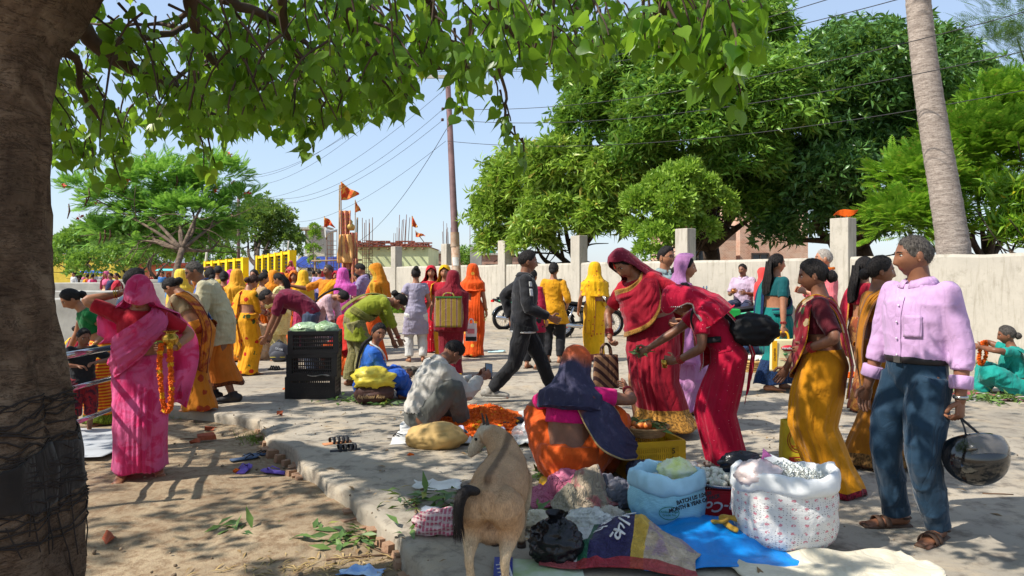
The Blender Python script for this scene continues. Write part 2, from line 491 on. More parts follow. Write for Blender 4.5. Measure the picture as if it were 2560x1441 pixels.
# bricks on edge along the broken kerb
bm = MB().box((0,0,0),(.075,.23,.085)).mesh('brick',False)
V0 = co(bm); setco(bm,V0+.006*NR.normal(size=V0.shape))
y = 3.35; k = 0
while y < 7.05:
    xx = kerb_x(y); dx = kerb_x(y+.1)-xx; a = math.atan2(.1,dx)
    o = link('brick',bm,brickm,road,loc=(xx+.055+R.uniform(-.05,.02)+.05*float(vnoise(np.array([y*2.2,3,1]))),y,-.108+R.uniform(-.03,.0)))
    o.rotation_euler = (R.uniform(-.15,.15),R.uniform(-.12,.12),a+R.uniform(-.25,.25))
    o.scale = (1,R.uniform(.5,1),R.uniform(.8,1.1))
    y += .078*R.uniform(.95,1.7); k += 1

# ---- boundary wall with pillars
plaster = NT('cream_plaster'); v = plaster.coord('Object'); a = plaster.noise(v,.8,6,.7); b = plaster.noise(v,5,6,.7)
c = plaster.noise(plaster.coord('Object',(4,4,.5)),2.5,5,.7)
col = plaster.ramp(a,[(.3,lin((166,159,146))),(.65,lin((187,179,164)))])
col = plaster.mix(plaster.ramp(c,[(.32,(.8,.8,.8,1)),(.50,(0,0,0,1))]),col,lin((146,138,122)))
s3 = plaster.n('SeparateXYZ'); plaster.l(v,s3.inputs[0])
edge = plaster.math('SUBTRACT',plaster.math('ADD',s3.outputs[2],plaster.math('MULTIPLY',b,.35)),.0)
col = plaster.mix(plaster.ramp(edge,[(.12,(.6,.6,.6,1)),(.42,(0,0,0,1))]),col,lin((150,134,110)))
col = plaster.mix(plaster.ramp(b,[(.3,(.6,.6,.6,1)),(.44,(0,0,0,1))]),col,lin((140,133,118)))
plaster.l(col,plaster.b.inputs['Base Color']); plaster.b.inputs['Roughness'].default_value = .9
plaster.bump(b,.25,.02); plaster = plaster.m
WH = 1.77
wall = empty('boundary_wall',WA,0,'long cream plastered wall behind the parked motorcycles, with tall square pillars','wall')
def wl(t,off=0.0,z=0.0):   # along the wall (t in depth units), off = towards the road
    p = WD*t+WN*off; return Vector((p.x,p.y,z))
wb = MB(); n = 60
ts = np.linspace(-4.5,17.4,n)
topz = WH+.012*vnoise(np.stack([ts*3,ts*0,ts*0],-1))
prof = lambda t,z: [wl(t,0,-.3),wl(t,0,z*.5),wl(t,.004,z-.05),wl(t,-.015,z),wl(t,-.21,z),wl(t,-.22,z-.04),wl(t,-.22,-.3)]
wb.grid(np.array([[list(p) for p in prof(t,z)] for t,z in zip(ts,topz)]))
for e in (0,n-1):
    wb.add([list(p) for p in prof(ts[e],topz[e])],[list(range(7))[::(-1 if e else 1)]])
wb.build('wall_face',plaster,wall,smooth=False)
ang = math.atan2(WU.y,WU.x)
rust = mat('rusty_steel',(112,74,56),.8,.3,bump=.3)
for t,hh in ((1.88,2.5),(4.88,2.5),(7.79,2.5),(10.5,2.5),(13.2,2.52),(16.2,2.55)):
    pb = MB(); p = wl(t,-.10,0)
    pb.box((p.x,p.y,hh/2-.05),(.36,.3,hh+.1),ang)
    po = pb.build('pillar',plaster,wall,smooth=False)
    bv = po.modifiers.new('b','BEVEL'); bv.width = .012; bv.segments = 2
    rb = MB()
    for i in (-1,1):
        for j in (-1,1):
            q = p+WU*(.1*i)+WN*(.08*j); l = R.uniform(.02,.06) if t < 12 else R.uniform(.5,.9)
            rb.tube([q+Vector((0,0,hh)),q+Vector((R.uniform(-.02,.02),0,hh+l))],.009,5)
    rb.build('rebar',rust,po)

# ---- background buildings
def bld(name,label,px0,px1,ptop,d,depth,colr,ry=0,zb=-.2,cat='building',rough=.9,bump=.2,bs=20,c2=None,brick=None):
    a = D(px0,ptop,d); b = D(px1,ptop,d)
    wd = b.x-a.x; h = a.z-zb
    r = empty(name,(a.x+wd/2,d,zb),ry,label,cat)
    m = brick or mat(name+'_wall_'+str(px0),colr,rough,var=.2,vs=1.2,bump=bump,bs=bs,c2=c2)
    o = MB().box((0,depth/2,h/2),(wd,depth,h)).build('wall',m,r,smooth=False)
    return r,wd,h
def windows(r,items,frm,pane,h):
    for (x,z,w_,hh) in items:
        f = MB()
        t_ = .08
        f.box((x,-.03,z+hh/2),(w_+t_,.1,t_)); f.box((x,-.03,z-hh/2),(w_+t_,.1,t_))
        f.box((x-w_/2,-.03,z),(t_,.09,hh-t_)); f.box((x+w_/2,-.03,z),(t_,.09,hh-t_)); f.box((x,-.03,z),(t_*.6,.07,hh-t_))
        fo = f.build('window',frm,r,smooth=False)
        MB().box((x,-.012,z),(w_-t_,.02,hh-t_)).build('pane',pane,fo,smooth=False)
def brickmat(name,c1,c2,mort,sc):
    t = NT(name); v = t.coord('Object'); sx = t.n('SeparateXYZ'); t.l(v,sx.inputs[0]); cx = t.n('CombineXYZ')
    t.l(t.math('ADD',sx.outputs[0],sx.outputs[1]),cx.inputs[0]); t.l(sx.outputs[2],cx.inputs[1])
    b = t.n('TexBrick',i_Scale=sc); t.l(cx.outputs[0],b.inputs['Vector'])
    b.inputs['Color1'].default_value = lin(c1); b.inputs['Color2'].default_value = lin(c2); b.inputs['Mortar'].default_value = lin(mort)
    t.l(t.mix(t.ramp(t.noise(v,2,5),[(.4,(0,0,0,1)),(.7,(.5,.5,.5,1))]),b.outputs['Color'],lin(mort)),t.b.inputs['Base Color'])
    t.b.inputs['Roughness'].default_value = .95; t.bump(b.outputs['Fac'],-.4,.01); _M[name] = t.m; return t.m
darkpane = mat('dark_pane',(40,48,56),.15,var=.1,bump=0,spec=.6)
bluepane = mat('blue_pane',(120,150,175),.1,var=.2,bump=0,spec=.7)
whitefr = mat('white_frame',(215,212,205),.6)
darkfr = mat('dark_frame',(70,62,56),.6)
brickA = brickmat('raw_brick_a',(176,118,92),(150,96,74),(196,178,158),4.0)
brickB = brickmat('raw_brick_b',(196,146,118),(172,122,98),(206,190,170),4.0)
# yellow house far left
r,wd,h = bld('yellow_house','far yellow house with a red roof edge and blue window panes above the trees',60,300,596,92,9,(224,196,78))
windows(r,[(-1.2,h-1.25,1.6,1.5),(2.2,h-1.2,2.2,1.6),(-4.2,h-1.3,1.5,1.4)],whitefr,bluepane,h)
MB().box((0,4,h+.18),(wd+1.0,10,.35)).build('roof',mat('red_roof',(176,74,58),.8),r,smooth=False)
# salmon house
r,wd,h = bld('salmon_house','salmon pink house with an arched white window behind the tree trunks',340,470,664,58,6,(222,128,96))
ar = MB(); arc = [(-.42+2.25,-.02,h-2.0)]
an = np.linspace(math.pi,0,9); outer = [(1.35+.42*math.cos(t),-.05,h-1.15+.42*math.sin(t)) for t in an]
ar.tube([(1.35-.42,-.05,h-2.1)]+outer+[(1.35+.42,-.05,h-2.1)],.06,5)
for xx in (1.21,1.49): ar.tube([(xx,-.05,h-2.1),(xx,-.05,h-.78)],.03,4)
ar.tube([(.93,-.05,h-1.5),(1.77,-.05,h-1.5)],.03,4)
wo = ar.build('window',whitefr,r); MB().box((1.35,-.01,h-1.55),(.78,.04,1.1)).build('pane',bluepane,wo,smooth=False)
MB().box((0,3,h+.1),(wd+.5,6.6,.2)).build('roof',mat('salmon_roof',(150,60,50),.8),r,smooth=False)
# grey blue shop behind
r,wd,h = bld('blue_grey_house','pale blue grey two storey house with dark shutter behind the feathery tree',415,470,560,66,5,(176,192,200))
windows(r,[(0,h-2.2,1.0,1.1)],whitefr,darkpane,h)
# concrete stair tower house
r,wd,h = bld('concrete_house','unfinished grey concrete house with a projecting rooftop slab',745,806,640,78,6,(205,190,150),c2=(170,158,134))
up = MB(); up.box((.35,3,h+1.65),(1.9,4,3.3)); tw = up.build('stair_tower',mat('bare_concrete',(186,180,166),.9,var=.25),r,smooth=False)
MB().box((-.25,2.7,h+3.0),(2.6,5,.22)).build('roof_slab',mat('bare_concrete',(0,0,0)),r,smooth=False)
MB().box((-.8,1.6,h+1.55),(.35,.35,2.7)).build('column',mat('bare_concrete',(0,0,0)),r,smooth=False)
windows(r,[(.2,h-1.3,.9,.9)],darkfr,darkpane,h)
# brick sheds behind the wall
for (a,b_,tp,d,lab) in ((1072,1160,634,44,'low red brick shed beside the pale green house'),(1195,1330,638,52,'low brick house with two green water tanks on its roof'),
                       (1690,1840,575,33,'raw brick house seen between the mango trunks'),(1850,2020,470,36,'tall unfinished brick house behind the dark mango tree'),
                       (2140,2330,652,30,'low brick building under the bright pinnate tree')):
    r,wd,h = bld('brick_house',lab,a,b_,tp,d,6,None,brick=(brickA if a < 1600 else brickB))
    MB().box((0,3,h+.06),(wd+.3,6.3,.14)).build('roof',mat('bare_concrete',(186,180,166)),r,smooth=False)
    it = [(x,h-1.2-k*2.6,.8,1.0) for x in np.arange(-wd/2+1.0,wd/2-.6,1.9) for k in range(max(1,int(h/3)))]
    windows(r,it,darkfr,darkpane,h)
    if a == 1195:
        for q in (-.9,-.45): MB().lathe([(.22,0),(.23,.35),(.15,.42),(.05,.44)],12,(q-.5,2,h+.1)).build('water_tank',mat('green_tank',(30,128,96),.5),r)
# pale green house with loose brick parapet
r,wd,h = bld('lime_house','pale lime green house with loose bricks along its flat roof',888,1071,618,36,5,(222,228,176),c2=(206,214,164))
rb = mat('parapet_brick',(150,84,66),.95,var=.4,vs=8)
bm2 = MB().box((0,0,0),(.23,.11,.07)).mesh('brick',False)
for rw in range(4):
    x = -wd/2-.05+(.11 if rw % 2 else 0)
    while x < wd/2+.05:
        if R.random() < (.97 if rw < 3 else .6):
            o = link('brick',bm2,rb,r,loc=(x+.11,-.03+R.uniform(-.03,.03),h+.05+rw*.075)); o.rotation_euler = (0,R.uniform(-.05,.05),R.uniform(-.12,.12))
        x += .245
for k in range(8):
    x = -wd/2+.3+k*wd/8.2
    MB().tube([(x,.3,h-.08),(x+R.uniform(-.05,.05),-.32,h-.10)],.05,6).build('roof_beam',mat('weathered_bamboo',(150,126,98),.9),r)
MB().box((0,2.5,h+.015),(wd+.1,5.3,.03)).build('roof_edge',rb,r,smooth=False)

# ---- yellow compound walls with grilles
yel = mat('yellow_paint',(246,205,18),.7,var=.12,vs=2,bump=.1)
grl = mat('dark_grille',(46,40,38),.7,bump=.1)
def yellow_wall(lab,pts,d0,d1,ph,nseg,endp=True):
    a = D(pts[0],ph[0],d0); b = D(pts[1],ph[1],d1)
    r = empty('yellow_wall',(a.x,a.y,-.15),0,lab,'wall')
    u = Vector((b.x-a.x,b.y-a.y,0)); L = u.length; u.normalize(); an = math.atan2(u.y,u.x); h0 = a.z+.15; h1 = b.z+.15
    M = Matrix.Rotation(an,4,'Z')
    low = (CAMH-(697-HZ)/F*d0)+.15
    def put(name,m,x,z,sx,sz,sy=.2,par=None,dy=0):
        c_ = u*x; nn = Vector((-u.y,u.x,0))*dy
        return MB().box((c_.x+nn.x,c_.y+nn.y,z),(sx,sy,sz),an).build(name,m,par or r,smooth=False)
    put('panel',yel,L/2,low/2,L,low,.22)
    for k in range(nseg+1):
        x = L*k/nseg; hh = h0+(h1-h0)*k/nseg
        put('post',yel,x,hh/2,.34,hh+.01,.34)
    for k in range(nseg):
        x = L*(k+.5)/nseg; hh = h0+(h1-h0)*(k+.5)/nseg-.18; w_ = L/nseg-.36
        g = put('grille',grl,x,low+.04,w_,.06,.06)
        nb = 7
        for j in range(nb): put('bar',grl,x,low+.1+(hh-low-.15)*j/(nb-1),w_,(hh-low)/nb*.62,.05,g)
        put('lintel',yel,x,hh+.06,w_+.02,.12,.24)
    return r
yellow_wall('bright yellow compound wall with slatted grilles behind the parking sign pole',(518,612),46,41,(654,644),5)
yellow_wall('bright yellow compound wall with slatted grilles next to the blue roofed shed',(648,730),42,36,(640,626),5)
a = D(730,690,36); b = D(892,690,34)
r = empty('yellow_parapet',(a.x,a.y,-.15),0,'low yellow parapet wall below the blue roofed shed','wall')
MB().box(((b.x-a.x)/2,-1,.72),(b.x-a.x,.25,1.45),math.atan2(b.y-a.y,b.x-a.x)).build('panel',yel,r,smooth=False)
MB().box(((b.x-a.x)/2,-1.02,1.485),(b.x-a.x,.33,.07),math.atan2(b.y-a.y,b.x-a.x)).build('coping',yel,r,smooth=False)
# brick bench wall in front of it
a = D(600,700,29); b = D(905,700,26.5)
r = empty('brick_bench',(a.x,a.y,0),math.atan2(b.y-a.y,b.x-a.x),'low unplastered brick bench wall behind the dark parked motorcycle','wall')
L = (b-a).length
bm3 = MB().box((0,0,0),(.225,.22,.066)).mesh('brick',False)
bmm = mat('bench_brick',(176,142,112),.95,var=.3,vs=3,c2=(150,104,80))
for rw in range(11):
    x = .115 if rw % 2 else 0
    while x < L:
        if (x > 2.6 or rw < 8):
            o = link('brick',bm3,bmm,r,loc=(x+.11,R.uniform(-.008,.008),.035+rw*.078))
            o.scale.z = R.uniform(.95,1.05)
        x += .5 if rw < 6 else .237
bm4 = MB().box((L/2,.06,.42),(L,.2,.84)); bm4.build('mortar_core',mat('bench_mortar',(176,158,134),.95),r,smooth=False)
# blue roofed shed
a = D(736,690,41)
r = empty('blue_shed',(a.x+1.6,41,-.1),0,'shed with blue tarpaulin roof beside the yellow wall','shed')
tb = mat('blue_tarp_far',(38,62,138),.6,var=.2); g = MB()
U,Vv = np.meshgrid(np.linspace(0,1,20),np.linspace(0,1,8))
g.grid(np.stack([-1.7+U*4.4,Vv*2.0-.3,2.05+.75*Vv*(1-abs(U-.45)*.5)-.35*U+.03*np.sin(U*30)],-1)); g.build('roof',tb,r,thick=.03)
for x in (-1.6,.4,2.6): MB().tube([(x,-.25,0),(x,-.25,2.05-.1*(x+1.7))],.06,6).build('post',mat('weathered_bamboo',(150,126,98)),r)
MB().box((.5,1.9,.9),(4.2,.1,1.8)).build('back_panel',mat('grey_mat',(120,112,104),.9),r,smooth=False)

# ---- ghat: concrete steps and block walls on the left
conc = mat('ghat_concrete',(178,174,164),.9,var=.25,vs=1.5,bump=.3,bs=25)
def slab(lab,px0,px1,pyt,d,depth,name='concrete_wall',m=None,sides=None):
    a = D(px0,pyt,d); b = D(px1,pyt,d); h = a.z-DIRTZ
    r = MB().box((0,depth/2,h/2-.03),(b.x-a.x,depth,h+.06)).build(name,m or conc,None,smooth=False,loc=((a.x+b.x)/2,d,DIRTZ))
    bv = r.modifiers.new('b','BEVEL'); bv.width = .02; bv.segments = 2
    return tag(r,lab,'wall')
slab('grey concrete tank wall beside the old tree, in front of the bathing steps',90,262,748,12.5,.6)
s1 = slab('grey concrete platform wall with black painted letters behind the bathers',90,330,729,19,1.2)
slab('long low concrete step of the bathing place, highest of the row',90,430,708,27,2.5)
slab('broad concrete step in front of the distant market stalls',200,520,700,36,4)
p = D(204,748,19)
text('painted_letters','FUC',.24,mat('black_paint',(28,28,30),.7),s1,(p.x-s1.location.x,-.008,p.z-DIRTZ),(math.pi/2,0,0))

# ---- poles and wires
steel = mat('painted_steel_pole',(112,84,82),.7,.1,var=.3,vs=3); steel2 = mat('galv_base',(176,158,138),.75,.1,var=.3,vs=4,c2=(150,112,84))
pb = Vector(((1147-1280)/F*23.4,23.4,0)); ptop = D(1119,193,23.4)
pole = empty('utility_pole',pb,0,'tall leaning steel utility pole with crossarm standing before the cream wall','pole')
tp = ptop-pb
MB().tube([(0,0,-.2),tp*.34],[.155,.14],14).build('lower_tube',steel2,pole)
MB().tube([tp*.34,tp*.34+Vector((0,0,.02)),tp*.97],[.14,.118,.085],14).build('upper_tube',steel,pole)
ca = mat('grey_crossarm',(196,190,178),.6)
MB().box(tp+Vector((0,-.1,-.02)),(1.85,.08,.1)).build('crossarm',ca,pole,smooth=False)
pcl = mat('brown_porcelain',(90,62,50),.25)
for x in (-.88,-.55,.55,.88): MB().lathe([(.02,0),(.05,.03),(.03,.06),(.05,.09),(.02,.13)],8,tuple(tp+Vector((x,-.1,.03)))).build('insulator',pcl,pole)
for z in (-1.05,-1.4): MB().lathe([(.02,-.05),(.055,-.03),(.04,0),(.055,.03),(.02,.05)],8,tuple(tp+Vector((-.12+.03*z,-.05,z)))).build('insulator',pcl,pole)
MB().tube([tp*.30+Vector((-.01,-.0,0)),tp*.36],[.151,.142],14,cap=False).build('collar',steel2,pole)
pst = MB(); q = tp*.245; A_ = np.linspace(-2.3,-.9,8)
pst.grid(np.array([[(q.x*zz/q.z+.152*math.cos(t),q.y+.152*math.sin(t),zz) for t in A_] for zz in (1.75,2.02)])); pst.build('poster',mat('white_paper',(226,224,216),.8),pole)
wirem = mat('black_wire',(52,50,52),.6,bump=0)
def wire(a,b,sag,lab,r=.008,n=26):
    a = Vector(a); b = Vector(b)
    pts = [a.lerp(b,t)-Vector((0,0,sag*4*t*(1-t))) for t in np.linspace(0,1,n)]
    c0 = pts[0]
    o = MB().tube([p-c0 for p in pts],r,4).build('overhead_wire',wirem,None,loc=c0)
    return tag(o,lab,'wire','overhead wires strung from the steel pole')
W = lambda x,z: pole.location+tp+Vector((x,-.1,z))
for k,(x,z,e) in enumerate(((-.88,.14,(612,445,46)),(-.55,.14,(600,440,46)),(-.88,-.02,(620,465,46)),(.0,-.35,(640,497,46)),(-.12,-1.05,(650,488,46)),(-.12,-1.4,(640,497,45.5)),(-.05,-2.1,(690,545,60)))):
    wire(W(x,z),D(*e),.9 if k < 4 else 1.2,'black overhead wire from the %s to the far dark pole' % ['front insulator of the crossarm','second insulator of the crossarm','underside of the crossarm','pole just below its crossarm','upper side insulator on the pole','lower side insulator on the pole','bare middle of the steel pole'][k])
for k,(x,z,e) in enumerate(((-.88,.14,(1900,-10,13)),(.55,.14,(2130,-20,12)),(.88,.14,(2260,-5,12)),(.0,-1.05,(2600,20,11)),(.0,-1.4,(2600,120,11)),(.0,-2.1,(2620,215,12)))):
    wire(W(x,z),D(*e),.35 if k < 3 else .5,'black overhead wire from the %s over the mango trees' % ['outer tip of the crossarm','third insulator of the crossarm','last insulator of the crossarm','upper side clamp of the pole','lower side clamp of the pole','bare middle of the steel pole'][k])
wire(W(-.02,-1.7),D(893,606,36),.5,'slack service wire dropping from the steel pole to the lime green house',.011)
for nm,lab,px,pt,d,lean,rr,mm in (('utility_pole','dark far utility pole carrying a parking sign between the yellow walls',596,470,44,-.02,.11,steel),
                       ('utility_pole','pale concrete pole leaning beside the left yellow wall',522,587,46,.45,.1,mat('bare_concrete',(186,180,166))),
                       ('utility_pole','short pale pole leaning behind the yellow wall near the concrete house',722,603,45,.5,.07,mat('bare_concrete',(186,180,166)))):
    t_ = D(px,pt,d); rr_ = empty(nm,(t_.x-lean,d,-.2),0,lab,'pole')
    MB().tube([(0,0,0),(lean,0,t_.z+.2)],[rr,rr*.75],10).build('shaft',mm,rr_)
    if px == 596:
        MB().tube([(lean*.9,0,(t_.z)*.75),(-.4,-.2,t_.z*.79)],.05,6).build('lamp_arm',mat('lamp_pink',(200,150,140),.6),rr_)
def parking_sign(lab,px,py,d,sz,rot):
    p = D(px,py,d); r = empty('parking_sign',p,rot,lab,'sign','parking signs on poles')
    b_ = MB().box((0,0,0),(sz,.03,sz*.92)).build('board',mat('sign_navy',(36,42,58),.6),r,smooth=False)
    MB().box((0,-.017,0),(sz*.9,.006,sz*.82)).build('rim',mat('sign_white',(222,224,222),.6),r,smooth=False)
    MB().box((0,-.022,0),(sz*.84,.006,sz*.76)).build('face',mat('sign_navy',(36,42,58)),r,smooth=False)
    text('letter','P',sz*.85,mat('sign_white',(222,224,222),.6),r,(-.06*sz,-.03,0),(math.pi/2,0,0),bold=.012)
    MB().box((sz*.26,-.03,-sz*.12),(sz*.2,.01,sz*.1)).build('arrow',mat('sign_white',(0,0,0)),r,smooth=False)
parking_sign('navy parking sign with white P on the dark pole between the yellow walls',596,668,43.6,.42,.12)
parking_sign('small navy parking sign with white P before the left yellow wall',521,672,45.6,.3,0)

# ---- orange shrine with bamboo scaffold, flags and horn
sh = D(866,690,33)
shr = empty('roadside_shrine',(sh.x,33,0),0,'small roadside shrine draped in faded orange cloth on a bamboo frame','shrine')
oc = cloth('faded_orange_cloth',(230,158,104),'stripes',(206,120,110),3,var=.3,thin=.15)
bam = mat('weathered_bamboo',(150,126,98))
def drape(name,x0,x1,z0,z1,y,par,m,seed=0,fl=.08):
    U,Vv = np.meshgrid(np.linspace(0,1,16),np.linspace(0,1,18))
    wdt = 1-.35*np.sin(Vv*3.1+seed)*.5
    X_ = (x0+x1)/2+(U-.5)*(x1-x0)*wdt; Z_ = z0+(z1-z0)*Vv
    Y_ = y+fl*np.sin(U*14+seed+Vv*3)+.05*np.sin(Vv*8+seed)
    return MB().grid(np.stack([X_,Y_,Z_],-1)).build(name,m,par,thick=.012)
for x,t_ in ((-.36,5.6),(-.02,3.9),(.45,4.1),(.1,2.2)): MB().tube([(x,0,-.1),(x+.03,.1,t_)],.04,6).build('bamboo_post',bam,shr)
drape('cloth_drape',-.25,.2,1.5,4.4,-.1,shr,oc,1); drape('cloth_drape',.1,.5,.0,3.4,-.05,shr,oc,2); drape('cloth_drape',-.3,.3,2.0,3.3,-.2,shr,mat('pale_orange_cloth',(236,178,110),.8),4)
drape('cloth_skirt',.25,.62,-.1,2.2,-.25,shr,oc,5)
for z in (1.55,2.1): MB().tube([(-1.6,0,z),(.7,.05,z+.05)],.045,6).build('bamboo_rail',bam,shr)
for x in (-1.5,-1.0): MB().tube([(x,.1,-.1),(x+.05,.1,2.3)],.04,6).build('bamboo_post',bam,shr)
MB().lathe([(.16,0),(.2,.2),(.08,.32),(.1,.4),(.02,.5)],12,(.2,0,3.5)).build('finial',mat('brass_far',(200,160,90),.4,.6),shr)
hr = MB(); hp = D(818,582,32.6)-shr.location
hr.tube([hp+Vector((.45,0,.1)),hp+Vector((.2,-.05,.05)),hp+Vector((.05,-.1,.01)),hp+Vector((-.06,-.14,0))],[.05,.06,.14,.25],14,cap=False)
ho = tag(hr.build('loudspeaker_horn',mat('horn_grey',(206,204,200),.4,.2),None,thick=.01),'grey horn loudspeaker pointing left on the shrine scaffold','loudspeaker')
ho.location = shr.location
flagA = cloth('saffron_flag',(230,92,52),'blotch',(240,190,90),6,thin=.4,var=.2)
def flag(lab,px,py0,py1,d,L,h,seed,polecut=None,m=None,tilt=0):
    b = D(px,py1,d); t_ = D(px,py0,d); r = empty('flag',b,0,lab,'flag',None)
    MB().tube([(0,0,0),(tilt,0,t_.z-b.z)],.022,6).build('flag_pole',bam,r)
    U,Vv = np.meshgrid(np.linspace(0,1,22),np.linspace(0,1,12))
    tri = (1-U*.92)
    Z_ = (t_.z-b.z)-.02-h*(.5-(.5-Vv)*tri)+.04*np.sin(U*6+seed)-.15*h*U-.3*h*U**2*(seed % 2)
    MB().grid(np.stack([tilt*.97+U*L,.07*np.sin(U*9+seed*2+Vv*2),Z_],-1)).build('pennant',m or flagA,r,thick=.006)
flag('largest orange triangular flag at the top of the tall bamboo pole by the shrine',853,455,640,32.5,.8,.85,2)
flag('smaller striped orange pennant on a thin pole right of the shrine',888,500,690,32.8,.25,.55,3)
flag('dark red pennant on the bamboo scaffold left of the shrine',816,541,600,34,.5,.5,5,tilt=-.1)
flag('upright orange pennant above the roof of the lime green house',1030,540,612,37,.3,.6,1)
flag('drooping brown pennant on a slanting stick at the corner of the lime green house',1060,577,606,37,.5,.3,3,tilt=-.45)
# rebar columns of unfinished building tops
for (px,py0,d,lean,n_,lab) in ((918,540,35.4,0,6,'rebar column cage standing in front of the lime green house'),(1000,534,36.5,.25,6,'leaning rebar bundle above the roof of the lime green house'),
                  (830,568,36,.0,4,'thin rebar cage beside the loudspeaker horn'),(1118,565,40,0,4,'rebar rods above a far concrete column'),(1185,545,40,0,3,'rebar rods above the column near the mango leaves')):
    t_ = D(px,py0,d); r = empty('rebar_column',(t_.x,d,0),0,lab,'rebar')
    z0 = 1.6 if px < 1100 else 2.4
    for k in range(n_):
        x = -.22+.44*k/(n_-1); zt = t_.z-R.uniform(0,.35)
        MB().tube([(x*.8,.1*(k % 2),0),(x+lean*.4,.1*(k % 2),z0+.3),(x+lean+R.uniform(-.05,.05),.1*(k % 2),zt)],.017,5).build('rod',rust,r)
    for z in np.arange(.3,3.2,.22):
        MB().tube([(-.22+lean*.3*z/3,-.01,z),(.22+lean*.3*z/3,-.01,z)],.012,4).build('tie',rust,r)
    if px > 1100: MB().box((0,.05,1.2),(.5,.35,2.4)).build('column',conc,r,smooth=False)
# two far concrete columns
for px,lab in ((1130,'far square concrete column with rods behind the utility pole'),(1190,'far square concrete column at the edge of the mango tree')):
    a = D(px,618,30 if px < 1150 else 27); r = MB().box((0,0,a.z/2),(.42,.4,a.z)).build('concrete_column',conc,None,smooth=False,loc=(a.x,a.y,0)); tag(r,lab,'column')
# ================================================================== trees
def leaf_tris(w=.25,fold=.06,droop=.12):
    V = np.array([(0,0,0),(-w/2,.42,fold),(0,.46,0),(w/2,.42,fold),(0,1,-droop)])
    Fc = np.array([(0,2,1),(0,3,2),(1,2,4),(2,3,4)])
    return V,Fc
def rosette(n,L,w,seed,spread_=(35,105),droop=.25):
    r = np.random.default_rng(seed); V,Fc = leaf_tris(w,.06,droop); vs = []; fs = []
    for k in range(n):
        az = 2*np.pi*k*.382*1.0+r.uniform(-.3,.3); th = math.radians(spread_[0]+(spread_[1]-spread_[0])*(k/n)+r.uniform(-10,10))
        d = np.array([[math.sin(th)*math.cos(az),math.cos(th),math.sin(th)*math.sin(az)]])
        M = rotm(d=d,roll=np.array([r.uniform(-.5,.5)]))[0]*L*r.uniform(.75,1.1)
        vs.append(V@M.T+d[0]*0.02); fs.append(Fc+k*len(V))
    return np.vstack(vs),np.vstack(fs)
def frond(nleaf=11,L=.5,w=.14,lw=.035,seed=0):
    """feathery pinnate leaf: rachis with narrow paired leaflets"""
    vs = []; fs = []; o = 0
    for k in range(nleaf):
        t = (k+1)/nleaf; y = L*t; z = -.18*L*t*t; ll = w*(math.sin(math.pi*(.12+.8*t)))
        for sgn in (-1,1):
            a = np.array([0,y-.25*lw,z]); tip = np.array([sgn*ll,y+.35*ll,z-.25*ll])
            vs += [a,a+np.array([sgn*ll*.5,.18*ll+lw*.5,-.08*ll]),tip,a+np.array([sgn*ll*.5,.18*ll-lw*.5,-.08*ll])]
            fs += [(o,o+1,o+2),(o,o+2,o+3)]; o += 4
    vs += [np.array([-.008,0,0]),np.array([.008,0,0]),np.array([0,L,-.18*L])]; fs.append((o,o+1,o+2))
    return np.array(vs),np.array(fs)
def shell(lobes,n,rng,inner=.55,up=.15,flat=1.0):
    """points and outward directions on lumpy lobes given as (px, py, d, r[, rz])"""
    C = np.array([list(D(l[0],l[1],l[2])) for l in lobes]); Rr = np.array([l[3] for l in lobes]); Rz = np.array([l[4] if len(l) > 4 else l[3]*flat for l in lobes])
    pr = Rr*Rr; pr = pr/pr.sum()
    idx = rng.choice(len(lobes),n,p=pr)
    d = rng.normal(size=(n,3)); d /= np.linalg.norm(d,axis=1)[:,None]
    d[:,2] = np.where(d[:,2] < -.35,-d[:,2]*.6,d[:,2]); d[:,1] = np.where(d[:,1] > .5,-d[:,1],d[:,1])
    d /= np.linalg.norm(d,axis=1)[:,None]
    lump = 1+.20*fbm(d*2.4+idx[:,None]*9.1,2)+.08*rng.random(n)**3
    rad = (inner+(1-inner)*np.sqrt(rng.random(n)))*lump*(1+.30*rng.random(n)**7)
    P = C[idx]+d*rad[:,None]*np.stack([Rr[idx],Rr[idx],Rz[idx]],-1)
    nd = d+np.array([0,0,up])+rng.normal(size=(n,3))*.35
    return P,nd
def limbs(base,lobes,r0,rng,bark,par,name='trunk',forks=.45):
    mb = MB(); b = np.array(list(base)); C = [np.array(list(D(*l[:3]))) for l in lobes]
    cm = np.mean(C,axis=0)
    fk = b+(cm-b)*forks; fk[0] = b[0]+(cm[0]-b[0])*.25; fk[1] = b[1]+(cm[1]-b[1])*.3
    mid = (b+fk)/2+rng.normal(size=3)*np.array([.12,.12,0])
    p = catmull([b-np.array([0,0,.3]),b+np.array([0,0,.1]),mid,fk],14)-b
    mb.tube(p,np.linspace(r0*1.35,r0*.8,14)*(1+.06*rng.normal(size=14)),12)
    for c_ in C:
        e = b+(c_-b)*.96; m1 = (fk*.55+e*.45)+rng.normal(size=3)*.25
        pp = catmull([fk,m1,e],10)-b
        mb.tube(pp,np.linspace(r0*.6,r0*.12,10),8)
        for q in range(4):
            s_ = pp[4+q]; t_ = s_+rng.normal(size=3)*np.array([.8,.6,.5]); mb.tube(catmull([s_,(s_+t_)/2+rng.normal(size=3)*.1,t_],6),np.linspace(r0*.16,.012,6),5)
    return mb.build(name,bark,par)
